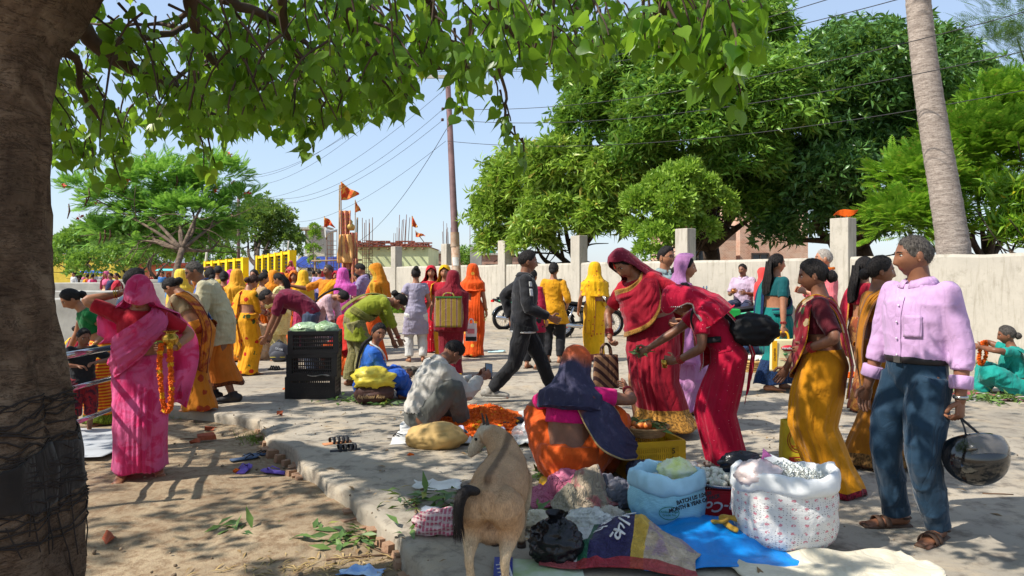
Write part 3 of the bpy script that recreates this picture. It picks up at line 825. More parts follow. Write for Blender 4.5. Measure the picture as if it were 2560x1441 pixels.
def tree(name,label,base,lobes,n,tmpl,size,lm,bark,r0,seed,inner=.6,up=.15,flat=1.0,parts=0,partname='leaf_spray',group=None,sz=(.7,1.2),roll=True):
    rng = np.random.default_rng(seed); b = Vector(base)
    L2 = []
    for l in lobes:                                     # keep crowns behind the wall
        l = list(l)
        if l[0] > 1100 and l[2] < 30:
            u = (l[0]-1280)/F; wd_ = WA.y+(WA.x-u*WA.y)/(u+.747); nd_ = max(l[2],wd_+.35+l[3]*.85)
            l[3] *= nd_/l[2]; l[2] = nd_
        if name == 'mango_tree': l[3] *= .9
        L2.append(l)
    lobes = L2
    r = empty(name,b,0,label,'tree',group)
    limbs(b,lobes,r0,rng,bark,r,forks=.62 if name == 'flame_tree' else .45)
    P,nd = shell(lobes,n,rng,inner,up,flat)
    P = P-np.array(list(b))
    M = rotm(d=nd,roll=rng.uniform(0,6.28,n) if roll else rng.uniform(-.4,.4,n),size=size*rng.uniform(sz[0],sz[1],n))
    if parts:
        view = P[:,1]+rng.normal(size=n)*.3          # the ones facing the road, nearest first
        order = np.argsort(view); sel = order[:parts]; rest = order[parts:]
        me = fastmesh(partname,tmpl[0],tmpl[1],smooth=False); me.materials.append(lm)
        for k in sel:
            o = bpy.data.objects.new(partname,me); COL.objects.link(o); o.parent = r
            A = np.eye(4); A[:3,:3] = M[k]; A[:3,3] = P[k]; o.matrix_local = Matrix(A.tolist())
    else: rest = np.arange(n)
    V,Fq = scatter(tmpl[0],tmpl[1],P[rest],M[rest])
    me = fastmesh('foliage',V,Fq); o = link('crown',me,lm,r); o['kind'] = 'stuff'
    return r
barkg = mat('grey_brown_bark',(112,94,78),.95,var=.4,vs=4,bump=.8,bs=14,bd=.05)
barkd = mat('dark_bark',(84,70,58),.95,var=.4,vs=4,bump=.8,bs=14,bd=.05)
mango_l = leafmat('mango_leaf',(58,102,34),(124,164,66),(166,178,84),.3,.38)
mango_d = leafmat('mango_leaf_dark',(46,82,38),(98,138,72),None,.22,.35)
mango_y = leafmat('mango_leaf_yellow',(92,130,38),(158,186,76),(196,170,84),.3,.4)
small_l = leafmat('bright_small_leaf',(96,136,38),(156,186,74),None,.3,.45)
pin_l = leafmat('pinnate_leaf',(84,140,30),(140,180,54),(176,150,70),.4,.5)
gul_l = leafmat('gulmohar_leaf',(72,130,52),(136,186,84),None,.35,.5)
far_l = leafmat('far_leaf',(78,118,44),(136,170,76),None,.3,.5)
far_d = leafmat('far_leaf_dark',(60,88,36),(108,132,62),None,.25,.5)
RO = rosette(11,.25,.27,3,(45,128),.32); RO2 = rosette(9,.21,.32,5,(40,110),.22); RS = rosette(7,.12,.42,8,(25,95),.1); RF = rosette(7,.3,.5,9,(20,100),.1)
tree('mango_tree','tall rounded mango tree with bright clustered leaves rising behind the wall pillars',G(1790,790),[(1700,170,21,2.1),(1560,250,21,1.75),(1850,120,21.5,1.6),(1880,290,20,1.9),(1700,330,20,1.9),(1480,330,21.5,1.2),(1850,410,20,1.4),(1600,390,20.5,1.1),(1780,480,21.5,1.2),(1650,470,22,1.2),(1900,520,21,1.0),(1560,500,22,.9)],8500,RO,1.22,mango_l,barkd,.33,1,.68,.75,parts=300)
tree('mango_tree','low spreading mango tree with yellowish leaves left of the tall rounded one',G(1470,790),[(1300,470,20.5,1.15),(1400,430,20.5,1.15),(1250,540,20,.85),(1390,550,20,1.15),(1530,460,20.5,1.0),(1500,560,20.5,.8),(1240,610,20,.5),(1330,600,20.3,.7)],2900,RO,1.25,mango_y,barkd,.2,2,.55,.6,parts=150)
tree('mango_tree','dark dense mango tree between the tall rounded one and the palm trunk',G(2150,800),[(2130,240,20.5,2.1),(2000,330,20.5,1.6),(2250,300,21,1.9),(2080,450,19.5,1.2),(2200,440,20.5,1.5),(2380,250,22,1.6),(1980,440,20.5,1.0),(2030,540,20,.9),(2110,130,21.5,1.0),(2330,150,22.5,1.1),(1940,590,20.5,.7),(1960,220,21.5,1.0),(2110,560,21,1.0),(2260,560,21.5,1.1),(2360,420,22,1.4),(2180,340,21,2.0),(2050,230,21,1.4)],9000,RO2,1.35,mango_d,barkd,.3,3,.6,.5,parts=200)
tree('small_tree','bright green bushy young tree in front of the mango trunks',G(1700,800),[(1700,455,18.4,.5),(1745,480,18.4,.5),(1650,480,18.4,.5),(1790,520,18.6,.5),(1600,520,18.4,.45),(1690,520,18,.55),(1640,600,18,.45),(1760,580,18.4,.4),(1590,580,18.4,.3),(1720,425,18.5,.3),(1620,640,18,.35),(1680,570,18.2,.5)],1700,RS,1.4,small_l,barkg,.07,4,.4,.3)
tree('pinnate_tree','bright feathery pinnate tree beside the palm trunk',G(2480,850),[(2290,470,16,.8),(2260,570,15.5,.75),(2430,400,17,1.2),(2510,300,17.5,1.0),(2450,520,16.3,.7),(2560,420,16.5,1.1),(2330,560,16,.7),(2620,330,17,1.2)],5200,frond(10,.34,.11,.04),1.05,pin_l,barkd,.14,5,.5,.1,roll=False)
tree('casuarina_tree','dark wispy needle leaved tree top far behind the palm',G(2600,760),[(2540,60,26,1.7),(2590,170,26,1.6),(2500,130,26,1.0),(2640,20,26,2.2)],900,frond(12,.7,.22,.02),1.0,mango_d,barkd,.2,6,.3,.5,roll=False)
ash = tree('ashoka_tree','drooping yellow green ashoka foliage at the wall top near the palm',G(2610,880),[(2540,500,14,.45),(2530,590,13.7,.42),(2570,540,14,.45),(2500,560,13.9,.25)],330,rosette(8,.26,.2,31,(60,150),.35),1.0,leafmat('ashoka_leaf',(70,118,24),(128,164,42),(222,190,40),.4,.4),barkd,.07,7,.3,-.6)
tree('flame_tree','spreading feathery flame tree with red blossoms left of the parking sign',G(462,800),[(400,470,28,1.7,1.1),(545,450,28,1.3,1.0),(290,510,28,1.25,.9),(480,545,27.3,1.5,.9),(330,585,28,1.1,.5),(195,470,28,.6,.35),(600,515,28,.8,.6),(420,620,27.5,1.3,.4),(560,580,28,.9,.4),(250,570,28.4,.6,.3),(470,480,28,1.2,.5),(370,540,27.6,1.2,.8),(300,600,28,1.0,.6),(520,610,28,1.0,.6)],4200,frond(11,.40,.13,.04),1.1,gul_l,barkg,.12,8,.3,.15,roll=False)
# blossoms and pods of the flame tree
ft = bpy.data.objects['flame_tree']; rng = np.random.default_rng(4)
fm = mat('flame_blossom',(226,84,58),.6,var=.3); bl = rosette(7,.13,.7,77,(20,80),0); bme = fastmesh('blossom',bl[0],bl[1]); bme.materials.append(fm)
for (px,py) in ((365,392),(370,400),(345,420),(575,385),(400,430),(610,487),(625,480),(600,492),(580,455),(245,510),(200,545),(510,515),(530,520),(385,575),(535,478),(440,540),(155,465),(310,475),(295,470),(325,455)):
    p = D(px,py,26.8+rng.random())-ft.location
    o = bpy.data.objects.new('blossom',bme); COL.objects.link(o); o.parent = ft; o.location = p; o.rotation_euler = tuple(rng.uniform(0,6,3)); s_ = rng.uniform(.9,1.5); o.scale = (s_,s_,s_)
pm = mat('seed_pod',(86,54,40),.8)
for (px,py,l) in ((222,470,.5),(172,510,.55),(215,490,.4),(318,540,.45),(262,575,.5),(250,580,.45),(275,575,.4),(442,440,.45),(312,455,.4)):
    p = D(px,py,26.6)-ft.location
    MB().tube([p,p+Vector((.03,0,-l*.5)),p+Vector((-.05,0,-l))],[.02,.035,.015],5).build('seed_pod',pm,ft)
for k,(nm,lab,base,lobes,n,lm,r0) in enumerate((
    ('broadleaf_tree','rounded light green tree below the yellow house',(190,745),[(190,630,50,1.7),(250,610,50,1.6),(150,660,48,1.5),(230,670,47,1.4)],700,far_l,.2),
    ('broadleaf_tree','light green street tree before the salmon house',(330,745),[(330,620,52,1.8),(390,640,50,1.5),(290,650,49,1.3),(350,665,48,1.1)],700,far_l,.2),
    ('broadleaf_tree','green tree crown right behind the flame tree trunk',(500,740),[(500,610,56,1.9),(560,590,56,1.9),(540,650,55,1.5),(470,640,55,1.3),(580,660,54,1.2)],800,far_l,.2),
    ('broadleaf_tree','broad dark tree between the two yellow walls',(628,745),[(660,575,52,2.2),(705,620,52,1.7),(620,590,53,1.7),(640,540,53,1.3),(690,560,52,1.4),(730,610,51,.9)],1100,far_d,.3),
    ('small_tree','slender creeper covered post beside the concrete house',(785,760),[(785,590,40,.3),(784,625,40,.33),(783,655,40,.25),(786,570,40,.2)],160,small_l,.05),
    ('small_tree','low green bush behind the far concrete column',(1160,745),[(1165,650,34,.6),(1150,665,34,.5)],160,far_l,.05),
    ('broadleaf_tree','bare stemmed street tree leaning over the iron fence',(395,750),[(420,600,34,.9),(385,620,34,.8),(440,640,34,.6)],300,far_l,.14))):
    tree(nm,lab,G(*base),lobes,n,RF if 'broad' in nm else RS,1.0 if 'broad' in nm else 1.6,lm,barkd,r0,20+k,.5,.2)
# shrubs at the foot of the wall
for k,(px,py,ww,hh,lab) in enumerate(((1232,800,1.5,.6,'lush green shrub at the wall foot behind the green striped motorcycle'),(995,783,1.3,.42,'low green shrub at the wall foot beyond the girl in lavender'))):
    b = G(px,py); r = empty('shrub',b,0,lab,'shrub'); rng = np.random.default_rng(50+k)
    n = 900; d = rng.normal(size=(n,3)); d /= np.linalg.norm(d,axis=1)[:,None]; d[:,2] = np.abs(d[:,2])
    P = d*np.array([ww/2,.45,hh])*(.6+.4*rng.random(n))[:,None]*(1+.2*fbm(d*3+k,2))[:,None]
    V,Fq = scatter(RS[0],RS[1],P,rotm(d=d+rng.normal(size=(n,3))*.4+np.array([0,0,.5]),roll=rng.uniform(0,6,n),size=rng.uniform(.5,.9,n)))
    o = link('foliage',fastmesh('foliage',V,Fq),small_l,r); o['kind'] = 'stuff'
    st = MB()
    for q in range(9): st.tube([(0,0,-.05),(R.uniform(-.3,.3),R.uniform(-.2,.2),hh*.4),(R.uniform(-.6,.6),R.uniform(-.3,.3),hh*.8)],[.012,.01,.005],5)
    st.build('stem',barkg,r)

# ---- coconut palm
pb_ = D(2385,690,13.2); pb_.z = 0
palm = empty('palm_tree',pb_,0,'grey ringed palm trunk leaning above the cream wall','tree')
pts = []
for (px,py) in ((2392,800),(2385,640),(2362,480),(2335,320),(2312,160),(2297,20),(2285,-120),(2280,-330),(2282,-520)):
    p = D(px,py,13.2); pts.append(p-pb_)
pp = catmull(pts,170); h_ = np.linspace(0,1,170)
rad = np.interp(h_,[0,.1,.2,.5,.8,1],[.33,.29,.265,.22,.19,.17])*(1+.05*(((np.arange(170)*.36+.25*np.sin(np.arange(170)*.9)) % 1.0)-.5))
t = NT('palm_bark'); v = t.coord('Object'); n1 = t.noise(t.coord('Object',(1.5,1.5,6)),3,6,.7); n2 = t.noise(v,30,4,.7)
t.l(t.mix(t.ramp(n2,[(.3,(.6,.6,.6,1)),(.5,(0,0,0,1))]),t.ramp(n1,[(.3,lin((120,106,96))),(.6,lin((172,158,146)))]),lin((92,80,70))),t.b.inputs['Base Color'])
t.b.inputs['Roughness'].default_value = .95; q = t.bump(n1,.5,.05); t.bump(n2,.5,.01,q)
MB().tube(pp,rad,22).build('trunk',t.m,palm)
pf = frond(26,1.0,.3,.03); pfm = leafmat('palm_leaf',(52,92,30),(92,130,44),None,.3,.4)
pme = fastmesh('palm_frond',pf[0]*3.2,pf[1]); pme.materials.append(pfm)
for k in range(12):
    o = bpy.data.objects.new('frond',pme); COL.objects.link(o); o.parent = palm; o.location = pts[-1]; o.rotation_euler = (.5-1.0*(k % 3)/2,0,k*.53)

# ================================================================== the peepal tree over the camera
rng = np.random.default_rng(21)
t = NT('peepal_bark'); v = t.coord('Object'); vz = t.coord('Object',(1,1,2.2))
a = t.noise(v,3.4,7,.72,.8); b = t.noise(vz,9,6,.75,.3); c_ = t.noise(t.coord('Object',(1,1,5)),5,5,.7,1.2)
col = t.ramp(a,[(.28,lin((72,56,45))),(.5,lin((112,92,75))),(.7,lin((156,134,112)))])
col = t.mix(t.ramp(b,[(.3,(.8,.8,.8,1)),(.46,(0,0,0,1))]),col,lin((44,32,25)))
col = t.mix(t.ramp(c_,[(.44,(0,0,0,1)),(.47,(.75,.75,.75,1)),(.5,(0,0,0,1))]),col,lin((46,34,26)))
t.l(col,t.b.inputs['Base Color']); t.b.inputs['Roughness'].default_value = .95; t.b.inputs['Specular IOR Level'].default_value = .15
q = t.bump(b,.8,.05); q = t.bump(c_,.35,.03,q); t.bump(t.noise(v,60,4,.7),.4,.01,q); peebark = t.m
TD = 2.75; TP = TD/F
tb = Vector(((-110-1280)*TP,TD,DIRTZ))
peepal = empty('peepal_tree',tb,0,'big old peepal tree with heart shaped leaves spreading over the whole foreground','tree')
edge = [(1900,300,.56),(1640,245,.47),(1441,222,.43),(1250,203,.41),(1100,184,.39),(950,166,.37),(800,150,.36),(560,130,.36),(300,110,.37),(220,112,.375),(150,118,.38),(90,136,.39),(30,172,.40),(-40,225,.41),(-130,300,.42),(-260,420,.42)]
ctr = []; rr = []
for (y,x,r_) in edge:
    p = D(x,y,TD); ctr.append((p.x-r_*.97-.16,p.y+.1,p.z)); rr.append(r_)
ctr = np.array(ctr)-np.array(list(tb))
nv_,nu_ = 150,96
cc = catmull(ctr,nv_); rc = catmull(np.stack([rr,rr,rr],-1),nv_)[:,0]
an = np.linspace(0,2*np.pi,nu_,endpoint=False)
dirs = np.stack([np.cos(an),np.sin(an),0*an],-1)
q = np.stack(np.broadcast_arrays(dirs[None,:,0]*2.2,dirs[None,:,1]*2.2,cc[:,None,2]*1.2),-1)
flut = .10*fbm(q,3,4)+.035*fbm(q*np.array([3.2,3.2,3.2]),3,9)+.012*fbm(q*9,2,3)
lip = .035*np.maximum(0,np.sin(cc[:,None,2]*5.5+3*fbm(q*.8,2,7)))**8        # overgrown horizontal lips
P = cc[:,None,:]+dirs[None]*(rc[:,None]*(1+flut-lip))[...,None]
MB().grid(P,wrap=True).build('trunk',peebark,peepal)
def ploc(px,py,d): return D(px,py,d)-tb
for path,r0,r1 in (([(200,-300,2.9),(420,-420,3.2),(700,-520,4.2)],.25,.1),([(-170,60,2.8),(-200,-250,3.0),(-300,-600,3.4)],.3,.2),
                     ([(100,-330,2.7),(300,-700,2.2),(500,-1500,1.3)],.2,.1),([(-100,-300,3.2),(-900,-700,4.0),(-1700,-900,5.5)],.25,.08)):
    pts = catmull([ploc(*p) for p in path],16); MB().tube(pts,np.linspace(r0,r1,16)*(1+.05*rng.normal(size=16)),14).build('limb',peebark,peepal)
twm = mat('peepal_twig_bark',(88,70,58),.9,var=.3)
for path,r0,r1 in (([(160,60,3.6),(200,65,3.7),(270,140,3.9),(430,215,4.4),(470,260,4.7),(560,300,5.0)],.055,.018),([(150,130,3.4),(195,150,3.5),(205,230,3.6),(260,310,3.8)],.025,.008),
                     ([(275,108,4.0),(320,95,4.1),(420,85,4.3),(480,55,4.4)],.028,.015),([(470,-60,3.4),(480,10,3.5),(490,70,3.7),(520,140,4.0),(600,220,4.4)],.045,.012),
                     ([(440,215,4.5),(450,190,4.6),(520,150,4.8)],.02,.01),([(455,245,4.6),(520,245,4.8),(620,270,5.0)],.016,.007),([(480,20,3.5),(430,60,3.7),(330,60,3.9),(230,60,4.0)],.014,.006),
                     ([(700,-80,3.6),(710,60,3.8),(740,130,4.0),(760,220,4.3)],.03,.008),([(840,-80,4.0),(900,100,4.3),(1000,165,4.6),(1080,170,4.8),(1280,165,5.0),(1390,160,5.1)],.045,.008),
                     ([(1060,-20,3.6),(1090,50,3.8),(1060,95,4.0),(1000,100,4.1)],.02,.006),([(1080,30,3.8),(1110,90,4.0),(1180,120,4.2)],.014,.005),([(1215,-20,3.2),(1260,60,3.3),(1330,125,3.5)],.02,.006),
                     ([(1225,100,4.0),(1245,170,4.05),(1265,240,4.1),(1262,310,4.1),(1310,360,4.15)],.012,.005),([(1620,-60,2.7),(1680,60,2.8),(1760,130,2.9),(1830,190,3.0)],.02,.006),([(560,0,3.6),(700,60,4.0),(850,180,4.4)],.03,.008),([(300,-60,3.0),(600,-100,3.4),(1000,-120,3.6),(1600,-160,3.2)],.07,.03)):
    pts = catmull([ploc(*p) for p in path],18); MB().tube(pts+rng.normal(size=pts.shape)*.004,np.linspace(r0,r1,18),8).build('branch',twm,peepal)
# heart-shaped leaf with long drip tip, stalk along +Y, blade hangs from it
out = [(.0,.22),(.14,.16),(.30,.20),(.40,.34),(.37,.52),(.24,.70),(.10,.84),(.04,.98),(.0,1.22)]
LV = [(0,.0,0)]+[(x*.92,y,.10*abs(x)) for x,y in out]+[(-x*.92,y,.10*abs(x)) for x,y in out[1:-1]]
LV += [(0,.5,-.02),(0,.8,-.01)]
LF = []
nO = len(out)
rt = [1+k for k in range(nO)]; lf = [1]+[1+nO+k for k in range(nO-2)]+[nO]
cA,cB = len(LV)-2,len(LV)-1
for side in (rt,lf):
    for k in range(len(side)-1):
        c0 = cA if k < 5 else cB
        tri = (c0,side[k],side[k+1]); LF.append(tri if side is rt else tri[::-1])
    tri = (cA,side[5],cB); LF.append(tri if side is rt else tri[::-1])
LV += [(.008,-.35,.02),(-.008,-.35,.02)]; LF.append((0,len(LV)-2,len(LV)-1))
LV = np.array(LV); LV[:,2] -= .10*np.clip(LV[:,1],0,None)**2; LF = np.array(LF)
pl = leafmat('peepal_leaf',(54,96,20),(108,150,38),(180,198,62),.55,.34)
yb_x = [90,115,250,320,335,400,480,500,530,560,640,700,780,850,960,1000,1040,1090,1150,1180,1230,1310,1400,1480,1500,1560,1600,1640,1700,1780,1830,1850,1870]
yb_y = [430,405,420,400,330,335,345,375,370,335,300,345,345,315,280,225,150,170,240,190,150,150,195,180,95,60,100,160,110,170,180,100,20]
tw = []
def twig(p,dvec,L,nl,size):
    d = np.array(dvec,float); d /= np.linalg.norm(d)
    pts = [p]; cur = np.array(p,float)
    for k in range(5):
        d = d+np.array([0,0,-.22])+rng.normal(size=3)*.12; d /= np.linalg.norm(d); cur = cur+d*L/5; pts.append(cur.copy())
    tw.append((np.array(pts),nl,size))
k = 0
while k < 520:
    x = rng.uniform(95,1860); yb = np.interp(x,yb_x,yb_y); y = rng.uniform(-140,yb-45)
    if y < 0 and rng.random() < .3: continue
    dn = 1.0
    if 170 < x < 470 and y < 260: dn = .38
    if 980 < x < 1120 and y < 170: dn = .3
    if 1120 < x < 1500: dn = .5
    if 1500 < x < 1620: dn = .15
    if x >= 1620: dn = .38
    if rng.random() > dn: continue
    if x > 1560: d = rng.uniform(2.5,3.3)
    elif x > 950: d = rng.uniform(2.9,5.2) if y < 120 else rng.uniform(3.8,5.4)
    else: d = rng.uniform(3.0,6.2) if y < 200 else rng.uniform(4.2,6.2)
    L = min(rng.uniform(.25,.5),max(.08,(yb-y)*.9*d/F))
    twig(list(D(x,y,d)),(rng.normal()*.6+.35,rng.normal()*.4,-.5),L,rng.integers(8,13),.092)
    k += 1
for path in ([(1235,190),(1250,225),(1262,255),(1268,285),(1285,315),(1305,345)],):
    for (x,y) in path: twig(list(D(x,y,4.1)),(.3,0,-1),.12,4,.10)
for (x,y) in ((1140,205),(1150,235),(770,330),(500,365),(520,370),(230,395),(280,400),(1800,150),(1780,120),(1750,100),(1820,165)): twig(list(D(x,y-25,3.0 if x > 1700 else 4.6)),(.3,0,-1),.2,7,.105)
# the rest of the crown, above and beside the frame
m_ = 0
while m_ < 1200:
    p = np.array([rng.uniform(-9.5,2.0),rng.uniform(-2.5,6.5),rng.uniform(2.9,7.2)])
    if p[1] > .3:
        px = 1280+p[0]/p[1]*F; py = HZ-(p[2]-CAMH)/p[1]*F
        if -60 < px < 2600 and py > -160: continue
    elif p[2] < 3.2: continue
    if fbm(p[None]*.75,2,31)[0] < -.02: continue
    if p[0] > 0.2 and p[2] > 5: continue
    twig(list(p),rng.normal(size=3)+np.array([.3,0,-.2]),rng.uniform(.3,.5),rng.integers(8,12),.13); m_ += 1
lp,ldv,lsz,tws = [],[],[],MB()
for pts,nl,size in tw:
    tws.tube(pts-np.array(list(tb)),[.007,.006,.005,.0045,.004,.003],4,cap=False)
    for q in range(nl):
        u = (q+.6)/nl*5; i = min(4,int(u)); p = pts[i]+(pts[i+1]-pts[i])*(u-i)
        dd = np.array([rng.normal()*.55,rng.normal()*.55,-1.0]); dd /= np.linalg.norm(dd)
        s_ = size*rng.uniform(.6,1.2)
        lp.append(p+dd*s_*.35-np.array(list(tb))); ldv.append(dd); lsz.append(s_)
lp = np.array(lp); ldv = np.array(ldv); lsz = np.array(lsz)
LM = rotm(d=ldv,roll=rng.uniform(0,6.28,len(lp)),size=lsz)
tws.build('twig',twm,peepal)['kind'] = 'stuff'
wp = lp+np.array(list(tb)); px = 1280+wp[:,0]/np.maximum(wp[:,1],.1)*F; py = HZ-(wp[:,2]-CAMH)/np.maximum(wp[:,1],.1)*F
vis = (wp[:,1] > .5) & (px > 120) & (px < 2560) & (py > 5)
score = np.where(vis,lsz/wp[:,1],-1); order = np.argsort(-score); sel = order[:300]; rest = order[300:]
lme = fastmesh('leaf',LV,LF,smooth=True); lme.materials.append(pl)
for i in sel:
    o = bpy.data.objects.new('leaf',lme); COL.objects.link(o); o.parent = peepal
    A = np.eye(4); A[:3,:3] = LM[i]; A[:3,3] = lp[i]; o.matrix_local = Matrix(A.tolist())
V,Fq = scatter(LV,LF,lp[rest],LM[rest])
o = link('foliage',fastmesh('foliage',V,Fq,smooth=True),pl,peepal); o['kind'] = 'stuff'
# dark band of old threads tied round the trunk
def on_trunk(A_,zz,k=1.012):
    ci = np.array([np.interp(zz,cc[:,2],cc[:,j]) for j in range(2)]); ri = np.interp(zz,cc[:,2],rc)
    qq = np.stack([np.cos(A_)*2.2,np.sin(A_)*2.2,zz*1.2],-1); fl = .10*fbm(qq,3,4)+.035*fbm(qq*3.2,3,9)
    return np.stack([ci[0]+np.cos(A_)*ri*(1+fl)*k,ci[1]+np.sin(A_)*ri*(1+fl)*k,zz],-1)
A_,Vb = np.meshgrid(np.linspace(0,2*np.pi,120),np.linspace(0,1,16)); nb_ = fbm(np.stack([np.cos(A_)*3,np.sin(A_)*3,Vb*.6],-1),3,12)
lo_ = .66+.05*np.cos(A_-1.0)+.035*nb_; hi_ = .83+.05*np.cos(A_-1.0)+.03*fbm(np.stack([np.cos(A_)*4,np.sin(A_)*4,0*A_],-1),3,2)
MB().grid(on_trunk(A_,lo_+(hi_-lo_)*Vb,1.018+.012*nb_)).build('tied_cloth_band',C_('dark_rag',(44,37,33),thin=0,var=.5),peepal,thick=.006)
bd = MB()
for k in range(30):
    z0 = rng.uniform(.55,1.05); tl = rng.uniform(-.14,.08); A1 = np.linspace(0,2*np.pi,60)
    P_ = on_trunk(A1,z0+tl*np.cos(A1-.3)+.02*np.sin(A1*3+k)+.008*rng.normal(size=60),1.022)
    bd.tube(P_,.0022+.002*rng.random(),4,cap=False)
for k in range(16):
    a0 = rng.uniform(-2.2,.6); z0 = rng.uniform(.6,.9); zz = np.linspace(z0,z0-rng.uniform(.1,.45),10); bd.tube(on_trunk(a0+.15*rng.normal()*np.linspace(0,1,10),zz,1.02),.003,4)
bo = bd.build('tied_threads',mat('dark_thread',(50,42,38),.95),peepal); bo['kind'] = 'stuff'
# ================================================================== people
def RX(a): c,s = math.cos(a),math.sin(a); return np.array([[1,0,0],[0,c,-s],[0,s,c]])
def RY(a): c,s = math.cos(a),math.sin(a); return np.array([[c,0,s],[0,1,0],[-s,0,c]])
def RZ(a): c,s = math.cos(a),math.sin(a); return np.array([[c,-s,0],[s,c,0],[0,0,1]])
rad = math.radians
def skinmat(name,c,c2):
    if name in _M: return _M[name]
    t = NT(name); v = t.coord('Object')
    t.l(t.ramp(t.noise(v,9,4),[(.35,lin(c2)),(.65,lin(c))]),t.b.inputs['Base Color'])
    t.b.inputs['Roughness'].default_value = .48; t.b.inputs['Specular IOR Level'].default_value = .4
    t.b.inputs['Subsurface Weight'].default_value = .0
    t.bump(t.noise(v,90,3),.12,.004); _M[name] = t.m; return t.m
SK = {'a': skinmat('skin_brown',(164,112,82),(142,94,67)),'b': skinmat('skin_dark',(134,88,63),(112,72,51)),'c': skinmat('skin_light',(186,132,100),(164,112,84))}
lipm = mat('lips',(128,66,58),.5,bump=0); eyew = mat('eye_white',(205,198,190),.3,bump=0); eyed = mat('eye_dark',(24,16,12),.2,bump=0)
def hairmat(name,c,c2):
    if name in _M: return _M[name]
    t = NT(name); v = t.coord('Object',(1,1,.18)); n = t.noise(v,130,3,.6)
    t.l(t.ramp(n,[(.35,lin(c2)),(.7,lin(c))]),t.b.inputs['Base Color']); t.b.inputs['Roughness'].default_value = .62; t.b.inputs['Specular IOR Level'].default_value = .25
    t.bump(n,1.0,.012); _M[name] = t.m; return t.m
HAIR = {'k': hairmat('black_hair',(38,31,28),(14,11,10)),'g': hairmat('grey_hair',(98,91,84),(42,37,34)),'w': hairmat('white_hair',(190,180,168),(120,110,100)),'b': hairmat('brown_hair',(74,46,32),(36,22,16))}
TOR = {'f': [(.78,.10,.08,0),(.82,.155,.11,0),(.88,.172,.125,-.008),(.95,.166,.118,-.005),(1.03,.138,.104,0),(1.10,.132,.102,.004),(1.20,.142,.116,.012),(1.28,.148,.104,.006),(1.335,.142,.084,0),(1.375,.098,.066,-.004),(1.40,.062,.056,-.006),(1.44,.051,.052,0),(1.50,.049,.054,.008)],
       'm': [(.78,.10,.08,0),(.82,.15,.105,0),(.90,.162,.115,0),(1.0,.152,.110,0),(1.1,.156,.112,.006),(1.22,.172,.118,.006),(1.31,.178,.106,0),(1.355,.156,.084,-.004),(1.385,.10,.068,-.006),(1.405,.068,.06,-.006),(1.44,.058,.058,0),(1.50,.055,.06,.008)]}
HC = np.array([0,.012,1.548])
def headpts(D_):
    dx,dy,dz = D_[...,0],D_[...,1],D_[...,2]
    x = .074*dx; y = .094*dy; z = .115*dz
    y = np.where(dy < 0,y*(1+.07*sm(-.4,.3,dz)),y)
    t = sm(0,-1,dz)
    x = x*(1-.26*t**1.3); y = np.where(dy < 0,y*(1-.42*t),y)
    fr = sm(.15,.6,dy); ax = np.abs(x); g = lambda a,s: np.exp(-(a/s)**2)
    amp = np.interp(z,[-.048,-.037,-.028,-.01,.01,.032],[0,.018,.023,.014,.007,0]); sg = np.interp(z,[-.04,-.02,.02],[.013,.010,.008])
    y = y+fr*(amp*g(x,sg)-.011*g(ax-.031,.014)*g(z-.012,.011)+.005*g(ax-.027,.02)*g(z-.031,.008)+.0075*g(x,.022)*g(z+.061,.010)-.005*g(x,.02)*g(z+.0615,.003)+.009*g(x,.02)*g(z+.098,.015)+.004*g(ax-.042,.018)*g(z+.02,.02))
    return np.stack([x,y,z],-1)
def sphdirs(nu,nv):
    th = np.linspace(.04,np.pi-.04,nv); a = np.linspace(0,2*np.pi,nu,endpoint=False)
    return np.stack([np.sin(th)[:,None]*np.cos(a),np.sin(th)[:,None]*np.sin(a),np.cos(th)[:,None]*np.ones_like(a)],-1)
def ik(a,t,l1,l2,pole):
    a = np.array(a,float); t = np.array(t,float); v = t-a; d = np.linalg.norm(v)
    if d > (l1+l2)*.999: t = a+v/d*(l1+l2)*.999; v = t-a; d = np.linalg.norm(v)
    d = max(d,abs(l1-l2)+.02); u = v/np.linalg.norm(v)
    x = (l1*l1-l2*l2+d*d)/(2*d); h = math.sqrt(max(0,l1*l1-x*x))
    p = np.array(pole,float); p = p-u*p.dot(u); n = np.linalg.norm(p); p = p/n if n > 1e-6 else np.array([0,0,1.0])
    return a+u*x+p*h,t
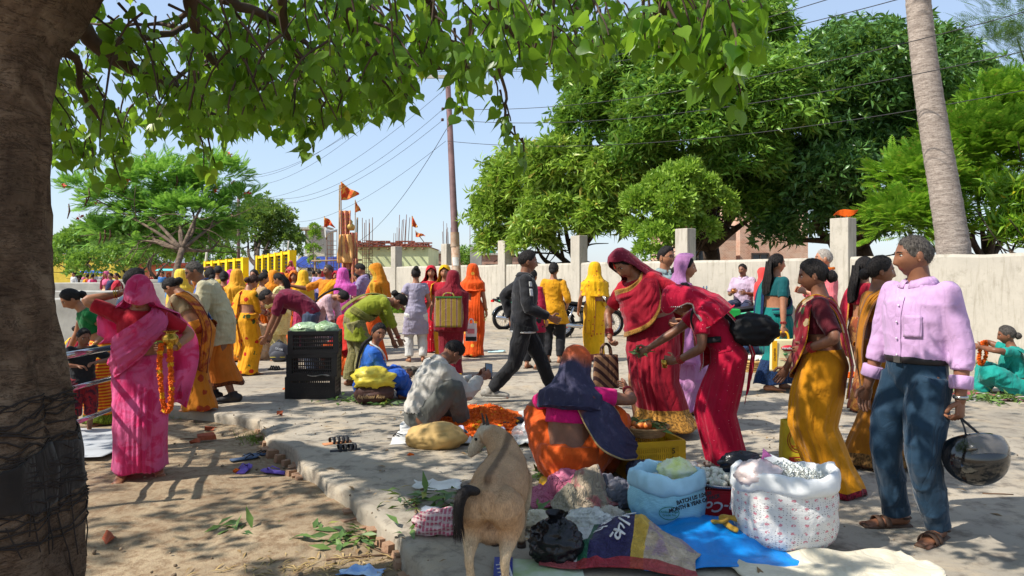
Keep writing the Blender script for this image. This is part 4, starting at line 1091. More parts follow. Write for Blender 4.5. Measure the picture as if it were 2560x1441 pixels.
class Fig:
    VOX = {0: .0085,1: .013,2: .021}
    def __init__(s,label,px=None,py=None,H=1.58,rot=0,z=0.0,pos=None,sex='f',fat=1.0,lean=0,side=0,twist=0,pel=(0,0,.9),head=(0,0,0),R=None,L=None,fR=None,fL=None,kR=None,kL=None,pR=None,pL=None,
                 q=1,skin='a',hair='k',style='short',hs=1.0,group=None,face=True,curl=(.5,.5),yaw=(8,8),must=False,barefoot=True,hd=(None,None),headlift=0,cat='person',seed=None,hsc=1.0):
        p = Vector(pos) if pos is not None else G(px,py,z)
        if px is not None: rot -= math.degrees(math.atan2(px-1280,F))    # rot is meant as seen from the camera
        s.root = empty('person',p,rad(rot),label,cat,group,H/1.65)
        s.q,s.sex,s.fat,s.curl,s.seed = q,sex,fat,curl,(seed if seed is not None else int(abs(hash((px or 0)*7+(py or 0)))) % 97)
        s.skin,s.hs = SK[skin],hs
        pel = np.array(pel,float); s.pel = pel
        zs = np.linspace(.9,1.44,40); wt = np.interp(zs,[.9,1.0,1.1,1.25,1.35,1.44],[.35,.5,.68,.9,1,1])
        Rs = np.array([RZ(rad(twist)*w_)@RX(-rad(lean)*w_)@RY(rad(side)*w_) for w_ in wt])
        Ps = [pel]
        for k in range(1,40): Ps.append(Ps[-1]+Rs[k]@np.array([0,0,zs[k]-zs[k-1]]))
        s.zs,s.Rs,s.Ps = zs,Rs,np.array(Ps)
        s.neck = s.Ps[-1]; s.Rh = Rs[-1]@RZ(rad(head[1]))@RX(-rad(head[0]))@RY(rad(head[2]))
        # legs
        tl,sl_ = .415,.405; s.hip = {}; s.knee = {}; s.ank = {}; s.sh = {}; s.elb = {}; s.wri = {}; s.fdir = {}
        for sd,x,ft,kn,yw in (('R',1,fR,kR,yaw[0]),('L',-1,fL,kL,yaw[1])):
            h = pel+Rs[0]@np.array([.088*x,0,-.03])
            t = np.array(ft if ft is not None else (.1*x,0,.075),float)
            k,t = ik(h,t,tl,sl_,kn if kn is not None else (.15*x,1,0))
            s.hip[sd],s.knee[sd],s.ank[sd] = h,k,t; s.fdir[sd] = np.array([math.sin(rad(yw))*x,math.cos(rad(yw)),0])
        s.km = (s.knee['R']+s.knee['L'])/2; s.am = (s.ank['R']+s.ank['L'])/2
        sw,shz = (.146,1.330) if sex == 'f' else (.164,1.338)
        am = 1.0 if sex == 'f' else 1.04
        for sd,x,hn,pl_ in (('R',1,R,pR),('L',-1,L,pL)):
            a = s.M(np.array([[sw*x,-.005,shz]]))[0]
            t = np.array(hn if hn is not None else (.235*x,.05,.83),float)
            e,t = ik(a,t,.285*am,.245*am,pl_ if pl_ is not None else (.5*x,-1,-.15))
            s.sh[sd],s.elb[sd],s.wri[sd] = a,e,t
        s.hd = {'R': hd[0],'L': hd[1]}; s.barefoot = barefoot
        s.body(face,must); s.hairdo(style,HAIR[hair],hsc)
    def M(s,P,rigid=False):
        P = np.asarray(P,float); sh = P.shape; P = P.reshape(-1,3); z = P[:,2]
        i = np.clip((z-.9)/.54*39,0,38.999); k = i.astype(int); f = (i-k)[:,None,None]
        Rm = s.Rs[k]*(1-f)+s.Rs[k+1]*f; Pc = s.Ps[k]*(1-f[:,0])+s.Ps[k+1]*f[:,0]
        low = z < .9
        if low.any():
            if rigid:
                Pc[low] = s.pel+((z[low]-.9)[:,None])*(s.Rs[0]@np.array([0,0,1.0]))
            else:
                Pc[low] = np.stack([np.interp(z[low],[.0,.075,.48,.9],[s.am[j]-(.075 if j == 2 else 0),s.am[j],s.km[j],s.pel[j]]) for j in range(3)],-1)
                b = sm(.55,.9,z[low])[:,None,None]; Rm[low] = np.eye(3)*(1-b)+s.Rs[0]*b
        Q = Pc+np.einsum('nij,nj->ni',Rm,np.stack([P[:,0],P[:,1],0*z],-1))
        up = z > 1.36
        if up.any():
            wq = sm(1.37,1.48,z[up])[:,None]
            Qh = s.neck+(P[up]-np.array([0,0,1.44]))@s.Rh.T
            top = np.maximum(0,z[up]-1.44)[:,None]*(s.Rs[-1]@np.array([0,0,1.0]))
            Q[up] = (Q[up]+top)*(1-wq)+Qh*wq
        return Q.reshape(sh)
    def H(s,P):
        """head space (relative to head centre) to figure space"""
        P = np.asarray(P,float)*s.hs+HC
        return (P-np.array([0,0,1.44]))@s.Rh.T+s.neck
    def rad_at(s,z):
        T = TOR[s.sex]; zz = [t[0] for t in T]; fk = np.interp(z,[.85,1.0,1.15,1.3],[1+(s.fat-1)*.7,s.fat,s.fat,1+(s.fat-1)*.4])
        return np.interp(z,zz,[t[1] for t in T])*fk,np.interp(z,zz,[t[2] for t in T])*fk,np.interp(z,zz,[t[3] for t in T])
    def rings(s,mb,zs,infl,rigid=True,n=22,minr=None):
        a = np.linspace(0,2*np.pi,n,endpoint=False); g = []
        for z in zs:
            rx,ry,cy = s.rad_at(z)
            if minr is not None and z < 1.0: rx = max(rx,minr[0]); ry = max(ry,minr[1])
            g.append(np.stack([(rx+infl)*np.cos(a),cy+(ry+infl)*np.sin(a),0*a+z],-1))
        g = s.M(np.array(g),rigid); m = len(zs); mb.grid(g,wrap=True)
        o = mb.n-m*n; mb.f.append([o+j for j in range(n)][::-1]); mb.f.append([o+(m-1)*n+j for j in range(n)]); mb.mi += [mb.cur]*2
    def leg(s,mb,sd,r,end=1.0,dome=True):
        h,k,a = s.hip[sd],s.knee[sd],s.ank[sd]; fk = 1+(s.fat-1)*.5
        pts = [h,h*.5+k*.5,k*.92+h*.08,k*.9+a*.1,k*.65+a*.35,k*(1-end)+a*end]
        mb.tube(catmull(pts,14),np.interp(np.linspace(0,1,14),np.linspace(0,1,6),[r[0]*fk,r[1]*fk,r[2],r[3],r[4],r[5]]),14,dome=dome)
    def arm(s,mb,sd,r,frac=2.0,dome=True):
        a,e,w_ = s.sh[sd],s.elb[sd],s.wri[sd]; fk = 1+(s.fat-1)*.5
        P = [a,a*.5+e*.5,e*.95+a*.05,e*.7+w_*.3,w_]; T = np.linspace(0,1,5)
        n = 14; u = np.linspace(0,frac/2,n); pp = catmull(P,41); uu = np.linspace(0,1,41)
        pts = np.stack([np.interp(u,uu,pp[:,j]) for j in range(3)],-1)
        mb.tube(pts,np.interp(u,T,[r[0]*fk,r[1]*fk,r[2],r[3],r[4]]),12,dome=dome)
    def body(s,face,must):
        mb = MB(); ml = 1.1 if s.sex == 'm' else 1.0
        s.rings(mb,[t[0] for t in TOR[s.sex]],0)
        for sd in 'RL':
            s.leg(mb,sd,[.09,.078,.054,.05,.054,.035])
            s.arm(mb,sd,[.050*ml,.045*ml,.037*ml,.039*ml,.026*ml])
            a,d = s.ank[sd],s.fdir[sd]; u = np.array([0,0,1.0])
            fl = 0 if a[2] < .12 else 1
            tz = max(.018,a[2]-.06)
            mb.tube([a-d*.045+u*(-.03),a+d*.03-u*.03,np.append((a+d*.10)[:2],(a[2]-.045)*.6+tz*.4),np.append((a+d*.165)[:2],tz)],[(.032,.036),(.036,.036),(.042,.024),(.038,.015)],10,up=(0,0,1),dome=True)
            f_ = (s.wri[sd]-s.elb[sd]); f_ /= np.linalg.norm(f_)
            h = f_ if s.hd[sd] is None else np.array(s.hd[sd],float)/np.linalg.norm(s.hd[sd])
            x = 1 if sd == 'R' else -1
            mb.tube([s.wri[sd]-f_*.02,s.wri[sd]+h*.02],[.027*ml,.026*ml],8,dome=True)
        me = remesh(mb,s.VOX[s.q],3)
        V,Fc = pydata(me); bpy.data.meshes.remove(me)
        out = MB(); out.add(V,Fc)
        for sd in 'RL': s.hand(out,sd)
        if s.q == 0 and s.barefoot:
            for sd in 'RL':
                d = s.fdir[sd]; rt = np.array([d[1],-d[0],0])
                for k in range(5):
                    o_ = (-.03+.015*k)*(1 if sd == 'L' else -1); b = s.ank[sd]+d*(.150-abs(k-1)*.006 if k else .150)+rt*o_
                    b[2] = max(.014,s.ank[sd][2]-.062); out.tube([b,b+d*.03,b+d*.042-np.array([0,0,.003])],[.012 if k == 0 else .0085]*3,7,dome=True)
        nu,nv = {0: (56,44),1: (40,30),2: (24,18)}[s.q]
        D_ = sphdirs(nu,nv); hp = headpts(D_); out.grid(s.H(hp),wrap=True,flip=True)
        o = out.n-nu*nv; out.f.append([o+j for j in range(nu)]); out.f.append([o+(nv-1)*nu+j for j in range(nu)][::-1]); out.mi += [0,0]
        # lips colour on the faces of the mouth
        if s.q < 2 and face:
            fc = out.f; n0 = len(out.f)-2-(nv-1)*nu
            for i in range(nv-1):
                for j in range(nu):
                    c = (hp[i,j]+hp[i+1,(j+1) % nu])/2
                    if c[1] > .06 and abs(c[0]) < .021 and -.071 < c[2] < -.053: out.mi[n0+i*nu+j] = 1
        for x in (-1,1):
            E = MB(); E.sphere((x*.073,-.008,-.004),(.010,.020,.030),10,8)
            E.sphere((x*.076,-.004,-.026),(.007,.010,.011),6,5)
            out.add(s.H(E.verts()),E.f)
        if face:
            for x in (-1,1):
                out.cur = 2; E = MB().sphere((x*.031,.0685,.012),(.0135,.0115,.0085),10,8); out.add(s.H(E.verts()),E.f)
                out.cur = 3; E = MB().sphere((x*.031,.0775,.012),(.0062,.0045,.0062),8,6); out.add(s.H(E.verts()),E.f)
                bz = [(x*.014,.090,.029),(x*.028,.0865,.034),(x*.046,.073,.029)]
                E = MB().tube(bz,[(.004,.003),(.0045,.003),(.002,.002)],6,dome=True); out.add(s.H(E.verts()),E.f)
                E = MB().tube([(x*.018,.0775,.014),(x*.031,.081,.0205),(x*.045,.070,.014)],[.0016,.002,.0014],5); out.add(s.H(E.verts()),E.f)
            if must:
                E = MB().tube([(-.028,.078,-.056),(-.012,.091,-.047),(0,.093,-.046),(.012,.091,-.047),(.028,.078,-.056)],[(.003,.003),(.005,.007),(.004,.006),(.005,.007),(.003,.003)],6,dome=True); out.add(s.H(E.verts()),E.f)
        out.cur = 0
        s.bodyobj = out.build('body',[s.skin,lipm,eyew,eyed],s.root)
    def hand(s,out,sd):
        w_,e = s.wri[sd],s.elb[sd]; x = 1 if sd == 'R' else -1; sc = 1.0 if s.sex == 'f' else 1.1
        d = w_-e; d /= np.linalg.norm(d)
        if s.hd[sd] is not None: d = np.array(s.hd[sd],float); d /= np.linalg.norm(d)
        n = np.array([-x,0.25,0.0]); n = n-d*n.dot(d)
        if np.linalg.norm(n) < .3: n = np.array([0,0,-1.0]); n = n-d*n.dot(d)
        n /= np.linalg.norm(n); t = np.cross(d,n)*x            # t: towards the thumb side
        c = s.curl[0 if sd == 'R' else 1]
        if t.dot(np.array([0,1.0,0.6])) < 0: t = -t
        pal = w_+d*.015
        out.tube([pal-d*.01,pal+d*.03*sc,pal+d*.075*sc],[(.024*sc,.016),(.036*sc,.016),(.037*sc,.013)],10,up=n,dome=True)
        for k,(o,L) in enumerate(((.027,.068),(.009,.076),(-.009,.071),(-.027,.056))):
            b = pal+d*.072*sc+t*o*sc; a1 = c*.9; a2 = c*2.0
            d1 = d*math.cos(a1)+n*math.sin(a1); d2 = d*math.cos(a2)+n*math.sin(a2)
            out.tube([b,b+d1*L*.5*sc,b+d1*L*.5*sc+d2*L*.5*sc],[.0092*sc,.0085*sc,.0068*sc],7,dome=True)
        b = pal+d*.018*sc+t*.03*sc; d1 = d*.62+t*.7+n*.25*(1+c); d1 /= np.linalg.norm(d1); d2 = d*.85+t*.15+n*.5*c; d2 /= np.linalg.norm(d2)
        out.tube([b-t*.01,b+d1*.034*sc,b+d1*.034*sc+d2*.032*sc],[.013*sc,.011*sc,.0085*sc],7,dome=True)
    def hairdo(s,style,m,sc=1.0):
        if style == 'none': return
        nu,nv = {0: (56,26),1: (40,18),2: (26,12)}[s.q]
        az = np.linspace(0,2*np.pi,nu,endpoint=False); aa = np.abs(np.degrees(np.angle(np.exp(1j*(az-np.pi/2)))))
        st = {'short': [48,52,66,84,92,108,112],'bald': [95,95,95,96,98,116,118]}.get(style,[50,54,70,92,102,118,122])
        tm = np.radians(np.interp(aa,[0,30,52,72,100,130,180],st))
        tm += .05*vnoise(np.stack([az*14,az*0+s.seed,az*0],-1))+.03*vnoise(np.stack([az*6,az*0+s.seed,az*0],-1))
        v = np.linspace(.02,1,nv); th = v[:,None]*tm[None]
        if style == 'bald': th = np.radians(78)+v[:,None]*(tm[None]-np.radians(78))
        D_ = np.stack([np.sin(th)*np.cos(az),np.sin(th)*np.sin(az),np.cos(th)],-1)
        P = headpts(D_); tk = {'short': .011,'bald': .005,'crop': .006}.get(style,.013)*sc
        e = np.sqrt(np.minimum(1,(1-v)/.30))[:,None]; tkk = tk*e-.003*(1-e)
        if style == 'short': tkk = tkk*(1+.5*sm(.0,.8,D_[...,2])*sm(-.3,.6,D_[...,1]))
        tkk = tkk+.004*vnoise(D_*9+s.seed)*e
        if style == 'bald': tkk = tkk*np.minimum(1,v/.15)[:,None]
        P = P+D_*tkk[...,None]
        hb = MB(); hb.grid(s.H(P),wrap=True,flip=True)
        if style != 'bald': hb.f.append([j for j in range(nu)]); hb.mi.append(0)
        if style in ('bun','bunhigh'):
            c = np.array([0,-.118,-.03]) if style == 'bun' else np.array([0,-.075,.105])
            B = MB().sphere(c,(.048,.042,.045),14,10,lambda d: .12*vnoise(d*5+s.seed)); hb.add(s.H(B.verts()),B.f)
            B = MB().tube([c+np.array([.03*math.cos(t),.012,.03*math.sin(t)]) for t in np.linspace(0,5.5,14)],.018,7); hb.add(s.H(B.verts()),B.f)
        if style in ('braid','pony','loose'):
            pts = catmull([(0,-.085,1.56),(0,-.125,1.50),(.01,-.135,1.40),(.015,-.15,1.25),(.0,-.15,1.02 if style != 'pony' else 1.2)],30)
            if style == 'loose':
                U,Vv = np.meshgrid(np.linspace(-1,1,18),np.linspace(0,1,20))
                X_ = U*(.062+.02*np.sin(Vv*2.6))+.01*np.sin(Vv*5); Y_ = -.085-.045*np.sin(Vv*1.6)-.035*(1-U*U); Z_ = 1.58-.36*Vv-.05*(1-U*U)*Vv
                g = np.stack([X_+.006*np.sin(U*20+Vv*4),Y_+.008*np.sin(U*23),Z_],-1); hb.grid(s.M(g))
                g2 = g.copy(); g2[...,1] += .03; hb.grid(s.M(g2))
            else:
                u = np.linspace(0,1,30); r = (.026-.014*u)*(1+.16*np.abs(np.sin(u*30)))
                hb.tube(s.M(pts),r,9,dome=True)
        if s.q < 2:
            n_ = 1500 if s.q == 0 else 700; rg_ = np.random.default_rng(s.seed+3); i_ = rg_.integers(1 if style != 'bald' else 0,nv,n_); j_ = rg_.integers(0,nu,n_)
            d_ = D_[i_,j_]; p_ = P[i_,j_]+rg_.normal(size=(n_,3))*.003
            fl = np.stack([d_[:,0]*.5,-.7+0*d_[:,0],-.45+0*d_[:,0]],-1)+rg_.normal(size=(n_,3))*(.45 if style in ('short','crop') else .2)
            fl -= d_*np.einsum('ij,ij->i',fl,d_)[:,None]*.8; fl /= np.linalg.norm(fl,axis=1)[:,None]
            L_ = rg_.uniform(.010,.028,n_)*(.4 if style in ('crop','bald') else 1); sd_ = np.cross(fl,d_)*.0011
            V_ = np.stack([p_-sd_,p_+sd_,p_+fl*L_[:,None]+d_*(.002+.004*rg_.random(n_))[:,None]],1).reshape(-1,3)
            hb.add(s.H(V_),np.arange(n_*3).reshape(-1,3).tolist())
        s.hairobj = hb.build('hair',m,s.root)
    # ---------------------------------------------------------------- clothes
    def finish(s,mb,name,m,wr,sc,sm_=3,vox=1.0):
        me = remesh(mb,s.VOX[s.q]*vox,sm_,name)
        if wr: wrinkle(me,wr,sc,s.seed)
        return link(name,me,m,s.root)
    def shirt(s,m,hem=.84,sleeve=2.0,infl=.02,name='shirt',collar=None,wr=.007,flare=0.0,cuff=1.0,neck=1.388):
        mb = MB(); ml = 1.1 if s.sex == 'm' else 1.0
        zs = [z for z in (.30,.40,.50,.60,.70,.78,.84,.9,.96,1.03,1.1,1.16,1.2,1.28,1.335,1.36) if z > hem+.02]
        zs = [hem]+zs+[neck]
        a = np.linspace(0,2*np.pi,26,endpoint=False); g = []
        kx = abs(s.knee['R'][0]-s.knee['L'][0])/2+.085; ky = abs(s.knee['R'][1]-s.knee['L'][1])/2+.08
        for z in zs:
            rx,ry,cy = s.rad_at(max(z,.88)); f_ = flare*sm(1.0,.45,z)
            if z < .88: rx = max(rx,np.interp(z,[.48,.88],[kx,rx])); ry = max(ry,np.interp(z,[.48,.88],[ky,ry]))
            g.append(np.stack([(rx+infl+f_)*np.cos(a),cy+(ry+infl+f_*.8)*np.sin(a),0*a+z],-1))
        g = s.M(np.array(g),rigid=(hem > .8)); mb.grid(g,wrap=True); o = mb.n-len(zs)*26
        mb.f.append([o+j for j in range(26)][::-1]); mb.f.append([o+(len(zs)-1)*26+j for j in range(26)]); mb.mi += [0,0]
        if sleeve:
            for sd in 'RL':
                k = infl*.85
                s.arm(mb,sd,[.053*ml+k*.8,.047*ml+k*.95,.041*ml+k,.04*ml+k*.9,(.029*ml+k*.8)*cuff],sleeve,dome=False)
                mb.sphere(s.sh[sd],(.054*ml+k*.75)*(1+(s.fat-1)*.5),12,9)
        ob = s.finish(mb,name,m,wr,(6.5,6.5,10))
        if collar is not None:
            a = np.linspace(rad(98),rad(442),26); g = []
            for (z,r1,fl) in ((1.372,.083,0),(1.405,.068,0),(1.43,.070,.004),(1.418,.083,.008),(1.385,.100,.012)):
                g.append(np.stack([(r1+.012)*np.cos(a),(r1-.006+fl)*np.sin(a)-.004,z-.02*np.maximum(0,np.sin(a))**2],-1))
            MB().grid(s.M(np.array(g))).build('collar',collar,s.root,thick=.004)
        return ob
    def pants(s,m,infl=.022,winfl=None,end=.97,top=1.0,name='trousers',wr=.008,cuff=1.0,wide=1.0):
        mb = MB(); s.rings(mb,[.79,.82,.86,.9,.95,top],infl if winfl is None else winfl,True)
        k = infl*wide
        for sd in 'RL': s.leg(mb,sd,[.092+k,.082+k,(.062+k)*wide,(.058+k)*wide,(.058+k)*wide,(.044+k)*cuff*wide],end,dome=False)
        return s.finish(mb,name,m,wr,(9,9,6))
    def skirt(s,m,top=1.02,hem=.03,flare=1.0,pleat=1.0,name='sari_skirt',infl=0.0,sway=(0,0)):
        nu,nv = {0: (140,56),1: (90,36),2: (48,20)}[s.q]; f = s.fat
        th = np.linspace(0,2*np.pi,nu+1); zz = np.linspace(top,hem,nv)
        kx = max(0,abs(s.knee['R'][0]-s.knee['L'][0])/2-.09); ky = abs(s.knee['R'][1]-s.knee['L'][1])/2; ax = max(0,abs(s.ank['R'][0]-s.ank['L'][0])/2-.10); ay = abs(s.ank['R'][1]-s.ank['L'][1])/2
        fm_ = 1+(f-1)*.6
        Z = [.03,.2,.46,.7,.88,.95,1.02]
        rx = np.interp(zz,Z,[(.18+ax)*flare,.165+ax+.3*(flare-1)*.2,.165+kx,.182*fm_,.19*fm_,.176*fm_,.146*f]); ry = np.interp(zz,Z,[(.16+ay)*flare,.15+ay,.145+ky,.15*fm_,.152*fm_,.138*fm_,.112*f])
        T,ZZ = np.meshgrid(th,zz)
        rmp = sm(1.0,.6,ZZ); n1 = vnoise(np.stack([np.cos(T)*1.5,np.sin(T)*1.5,ZZ*2.0+s.seed],-1))
        dth = np.angle(np.exp(1j*(T-rad(100))))
        cs = lambda k,kz,sd: 1-2*np.abs(vnoise(np.stack([np.cos(T)*k,np.sin(T)*k,ZZ*kz+s.seed+.5*n1],-1),sd))
        fold = (.050*cs(2.6,.7,2)+.026*cs(6,1.3,5))*rmp*pleat+np.exp(-(dth/.40)**2)*.055*np.sin(dth*30+2.5*n1)*rmp*pleat
        fold += .035*cs(3.0,6.0,9)*sm(1.02,.85,ZZ)*sm(.15,.7,ZZ)*pleat
        fold += .04*n1*rmp-.02
        Rr = 1+fold
        X_ = (rx[:,None]+infl)*np.cos(T)*Rr+sway[0]*sm(.9,0,ZZ); Y_ = (ry[:,None]+infl)*np.sin(T)*Rr+np.exp(-(dth/.4)**2)*.02*rmp+sway[1]*sm(.9,0,ZZ)
        hemw = .012*np.sin(T*5+s.seed)*sm(.2,.0,ZZ-hem)
        P = s.M(np.stack([X_,Y_,ZZ+hemw],-1))
        uv = np.stack([T/(2*np.pi),np.broadcast_to(np.linspace(.5,0,nv)[:,None],T.shape)],-1)
        return MB().grid(P,uv=uv,flip=True).build(name,m,s.root,thick=.006)
    def push(s,P,off):
        rx,ry,cy = s.rad_at(np.maximum(P[...,2],.82)); sh = np.interp(P[...,2],[1.2,1.30,1.36,1.40],[0,.03,.02,0])
        k = np.sqrt((P[...,0]/(rx+off+sh))**2+((P[...,1]-cy)/(ry+off))**2); g = np.where((k < 1) & (P[...,2] < 1.37),1/np.maximum(k,.3),1)
        Q = P.copy(); Q[...,0] *= g; Q[...,1] = cy+(Q[...,1]-cy)*g
        return Q
    def pallu(s,m,lo=None,hi=None,mirror=False,name='sari_pallu',off=.03,back=.62,nf=7,amp=.010,extra=None):
        """sari end from the right hip across the chest, over the left shoulder and down the back"""
        L_ = lo or [(.13,-.13,.93),(.19,.05,.93),(.06,.17,.98),(-.12,.15,1.08),(-.205,.03,1.28),(-.185,-.02,1.372),(-.19,-.12,1.25),(-.19,-.18,1.0),(-.18,-.20,back)]
        H_ = hi or [(.10,-.13,1.0),(.17,.05,1.04),(.07,.16,1.16),(-.02,.14,1.29),(-.075,.06,1.385),(-.075,-.02,1.405),(-.05,-.12,1.3),(-.02,-.17,1.0),(-.03,-.20,back-.05)]
        nu,nv = {0: (70,34),1: (44,22),2: (26,12)}[s.q]
        A = catmull(L_,nu); B = catmull(H_,nu); v = np.linspace(0,1,nv)[None,:,None]
        P = A[:,None]*(1-v)+B[:,None]*v
        if mirror: P[...,0] *= -1
        P = s.push(P,off)
        u = np.linspace(0,1,nu)[:,None]; vv = v[...,0]
        n1 = vnoise(np.stack(np.broadcast_arrays(u*5+s.seed,vv*2,0*u),-1))
        dn = P-np.array([0,0,0]); dn[...,2] = 0; dn /= np.maximum(np.linalg.norm(dn,axis=-1),1e-6)[...,None]
        rf_ = lambda k,sd: 1-2*np.abs(vnoise(np.stack(np.broadcast_arrays(vv*nf*k+.8*n1,u*3.0*k+s.seed,0*u+sd),-1),sd))
        P = P+dn*(amp*.75*rf_(1.0,3)+amp*.45*rf_(2.3,8)+amp*.7*n1+.008*np.sin(np.pi*vv)*1.0)[...,None]
        if extra is not None: P = extra(P,u,vv)
        uv = np.stack(np.broadcast_arrays(u*2,vv),-1)
        return MB().grid(s.M(P),uv=uv).build(name,m,s.root,thick=.005)
    def veil(s,m,front=112,end=1.0,name='sari_veil',pull=0.0,wide=1.0,chest=125,full=.13,sweep=(0,0),amp=1.0,tilt=0.0,topz=0.0):
        nu,nv = {0: (84,60),1: (54,38),2: (34,22)}[s.q]
        b = np.linspace(0,1,nv)
        zend = end
        Z = np.interp(b,[0,.05,.12,.22,.34,.46,.58,.7,.82,1],[1.69,1.683,1.655,1.60,1.53,1.46,1.395,1.335,min(1.22,zend+.3*(1.335-zend)+.15*(1.335-zend)),zend])+topz*np.interp(b,[0,.3,.5],[1,1,0])
        Rr = np.interp(b,[0,.05,.12,.22,.34,.46,.58,.7,.82,1],[.0004,.055,.088,.108,.114,.112,.135,.185,.19,.20])
        sx = np.interp(b,[0,.3,.5,.7,1],[.86,.9,1.0,1.18*wide,1.12*wide]); sy = np.interp(b,[0,.3,.5,.7,1],[1.08,1.06,1.0,.80,.92])
        A = np.radians(np.interp(b,[0,full,full+.12,.4,.55,.7,.85,1],[180,180,front+22,front,front,chest-5,chest,chest-10]))
        u = np.linspace(-1,1,nu); a = u[None,:]*A[:,None]
        n1 = vnoise(np.stack(np.broadcast_arrays(np.cos(a)*2,np.sin(a)*2,b[:,None]*4+s.seed),-1))
        rmp = sm(.25,.7,b)[:,None]
        fv = 1-2*np.abs(vnoise(np.stack(np.broadcast_arrays(a*3.2+n1,b[:,None]*3.5+s.seed,0*a),-1),4))
        r = Rr[:,None]*(1+amp*(.075*fv*rmp+.02*fv+.05*n1))+.006*np.minimum(1,b/.05)[:,None]
        X_ = r*np.sin(a)*sx[:,None]; Y_ = -r*np.cos(a)*sy[:,None]+.004+pull*sm(.5,.0,b)[:,None]*np.maximum(0,-np.cos(a))
        ZZ = np.broadcast_to(Z[:,None],a.shape)+0*a
        ZZ = ZZ-tilt*sm(.4,0,b)[:,None]*np.maximum(0,-np.cos(a))+.012*n1*rmp
        P = np.stack([X_+sweep[0]*sm(.5,1,b)[:,None],Y_+sweep[1]*sm(.45,1,b)[:,None]-.03*rmp*np.cos(a),ZZ],-1)
        P[...,1] -= np.interp(b,[0,.3,.5],[.0,.0,0])[:,None]
        P = s.push(P,.035)
        uv = np.stack(np.broadcast_arrays(b[:,None]*2,(u[None]+1)/2),-1)
        return MB().grid(s.M(P),uv=uv).build(name,m,s.root,thick=.004)
    def loose(s,m,name='sari_skirt',infl=.03,fill=.09,wr=.014,end=.96,top=1.0):
        """cloth wrapped over folded legs"""
        mb = MB(); s.rings(mb,[.78,.82,.86,.9,.95,top],infl,True)
        for sd in 'RL': s.leg(mb,sd,[.10+infl,.09+infl,.07+infl,.066+infl,.06+infl,.05+infl],end,dome=True)
        hp = (s.hip['R']+s.hip['L'])/2
        mb.tube([hp,hp*.5+s.km*.5,s.km],[fill*1.3,fill*1.1,fill],12,dome=True)
        mb.tube([s.km,s.km*.5+s.am*.5,s.am*.85+s.km*.15],[fill,fill*.9,fill*.8],12,dome=True)
        return s.finish(mb,name,m,wr,(8,8,8),4)
    def bangles(s,sd,m,n=3):
        w_,e = s.wri[sd],s.elb[sd]; d = (w_-e)/np.linalg.norm(w_-e)
        for k in range(n):
            c = w_-d*(.02+.014*k); T,U,V = frames(np.array([c-d*.01,c+d*.01]))
            a = np.linspace(0,2*np.pi,17); mb = MB().tube([c+.034*(math.cos(t)*U[0]+math.sin(t)*V[0]) for t in a],.0042,6,cap=False)
            mb.build('bangle',m,s.root)
    def glasses(s):
        g = MB()
        for x in (-1,1):
            g.tube(s.H([(x*.032+.019*math.cos(t),.094,.010+.014*math.sin(t)) for t in np.linspace(0,6.283,15)]),.0017,5,cap=False)
            g.tube(s.H([(x*.051,.092,.013),(x*.072,.05,.012),(x*.078,-.01,.008)]),.0016,5)
        g.tube(s.H([(-.012,.096,.013),(.012,.096,.013)]),.0017,5); g.build('glasses',mat('dark_frame_glasses',(36,32,32),.3),s.root)
    def feet_on(s,kind,m,m2=None):
        for sd in 'RL':
            a,d = s.ank[sd],s.fdir[sd]; r = np.array([d[1],-d[0],0]); b = np.array([a[0],a[1],a[2]-.075])
            if kind == 'shoe':
                mb = MB(); u = np.array([0,0,1.0])
                mb.tube([b-d*.06+u*.05,b+d*.02+u*.052,b+d*.10+u*.042,b+d*.185+u*.03],[(.044,.05),(.046,.056),(.05,.038),(.042,.026)],12,up=(0,0,1),dome=True)
                mb.tube([a+u*.05,a-u*.01],[.05,.054],12); so_ = s.finish(mb,'shoe',m,.002,(20,20,20),2,.8)
                MB().tube([b-d*.075+u*.012,b+d*.05+u*.012,b+d*.13+u*.012,b+d*.205+u*.016],[(.042,.014),(.046,.014),(.053,.014),(.036,.014)],14,up=(0,0,1)).build('sole',m2 or m,so_)
            else:
                so_ = MB().tube([b-d*.075+np.array([0,0,.008]),b+d*.05+np.array([0,0,.008]),b+d*.13+np.array([0,0,.008]),b+d*.20+np.array([0,0,.01])],[(.036,.011),(.042,.011),(.05,.011),(.036,.011)],14,up=(0,0,1)).build('sandal',m,s.root)
                for y_ in ((.115,.07) if kind == 'sandal' else (.10,)):
                    arc = [b+d*y_+r*(.05*math.cos(t))+np.array([0,0,.012+.052*math.sin(t)]) for t in np.linspace(0,math.pi,11)]
                    MB().tube(arc,[(.004,.018 if kind == 'sandal' else .010)]*11,6,up=tuple(d)).build('strap',m,so_)
                if kind == 'sandal':
                    arc = [b-d*.02+r*(.042*math.cos(t))+d*(-.055*math.sin(t))+np.array([0,0,.055]) for t in np.linspace(0,math.pi,11)]
                    MB().tube(arc,[(.010,.004)]*11,6,up=(0,0,1)).build('strap',m,so_)
gold = mat('gold_bangle',(206,160,70),.25,.9,bump=0); redb = mat('red_bangle',(166,34,40),.3,bump=0)
def sari(f,m,mb=None,mp=None,veil=None,fold=True,hem=.03,flare=1.0,sleeve=.6,mirror=False,pallu=True,back=.62,blouse=True,sway=(0,0),bhem=1.15):
    f.skirt(m,hem=hem,flare=flare,sway=sway)
    if blouse: f.shirt(mb or m,hem=bhem,sleeve=sleeve,infl=.013,name='blouse',wr=.003)
    if pallu: f.pallu(mp or m,mirror=mirror,back=back)
    if veil is not None: f.veil(mp or m,**veil)
    return f
def W_(f,p):
    r = f.root; return r.location+Matrix.Rotation(r.rotation_euler.z,3,'Z')@(Vector(list(p))*r.scale.x)
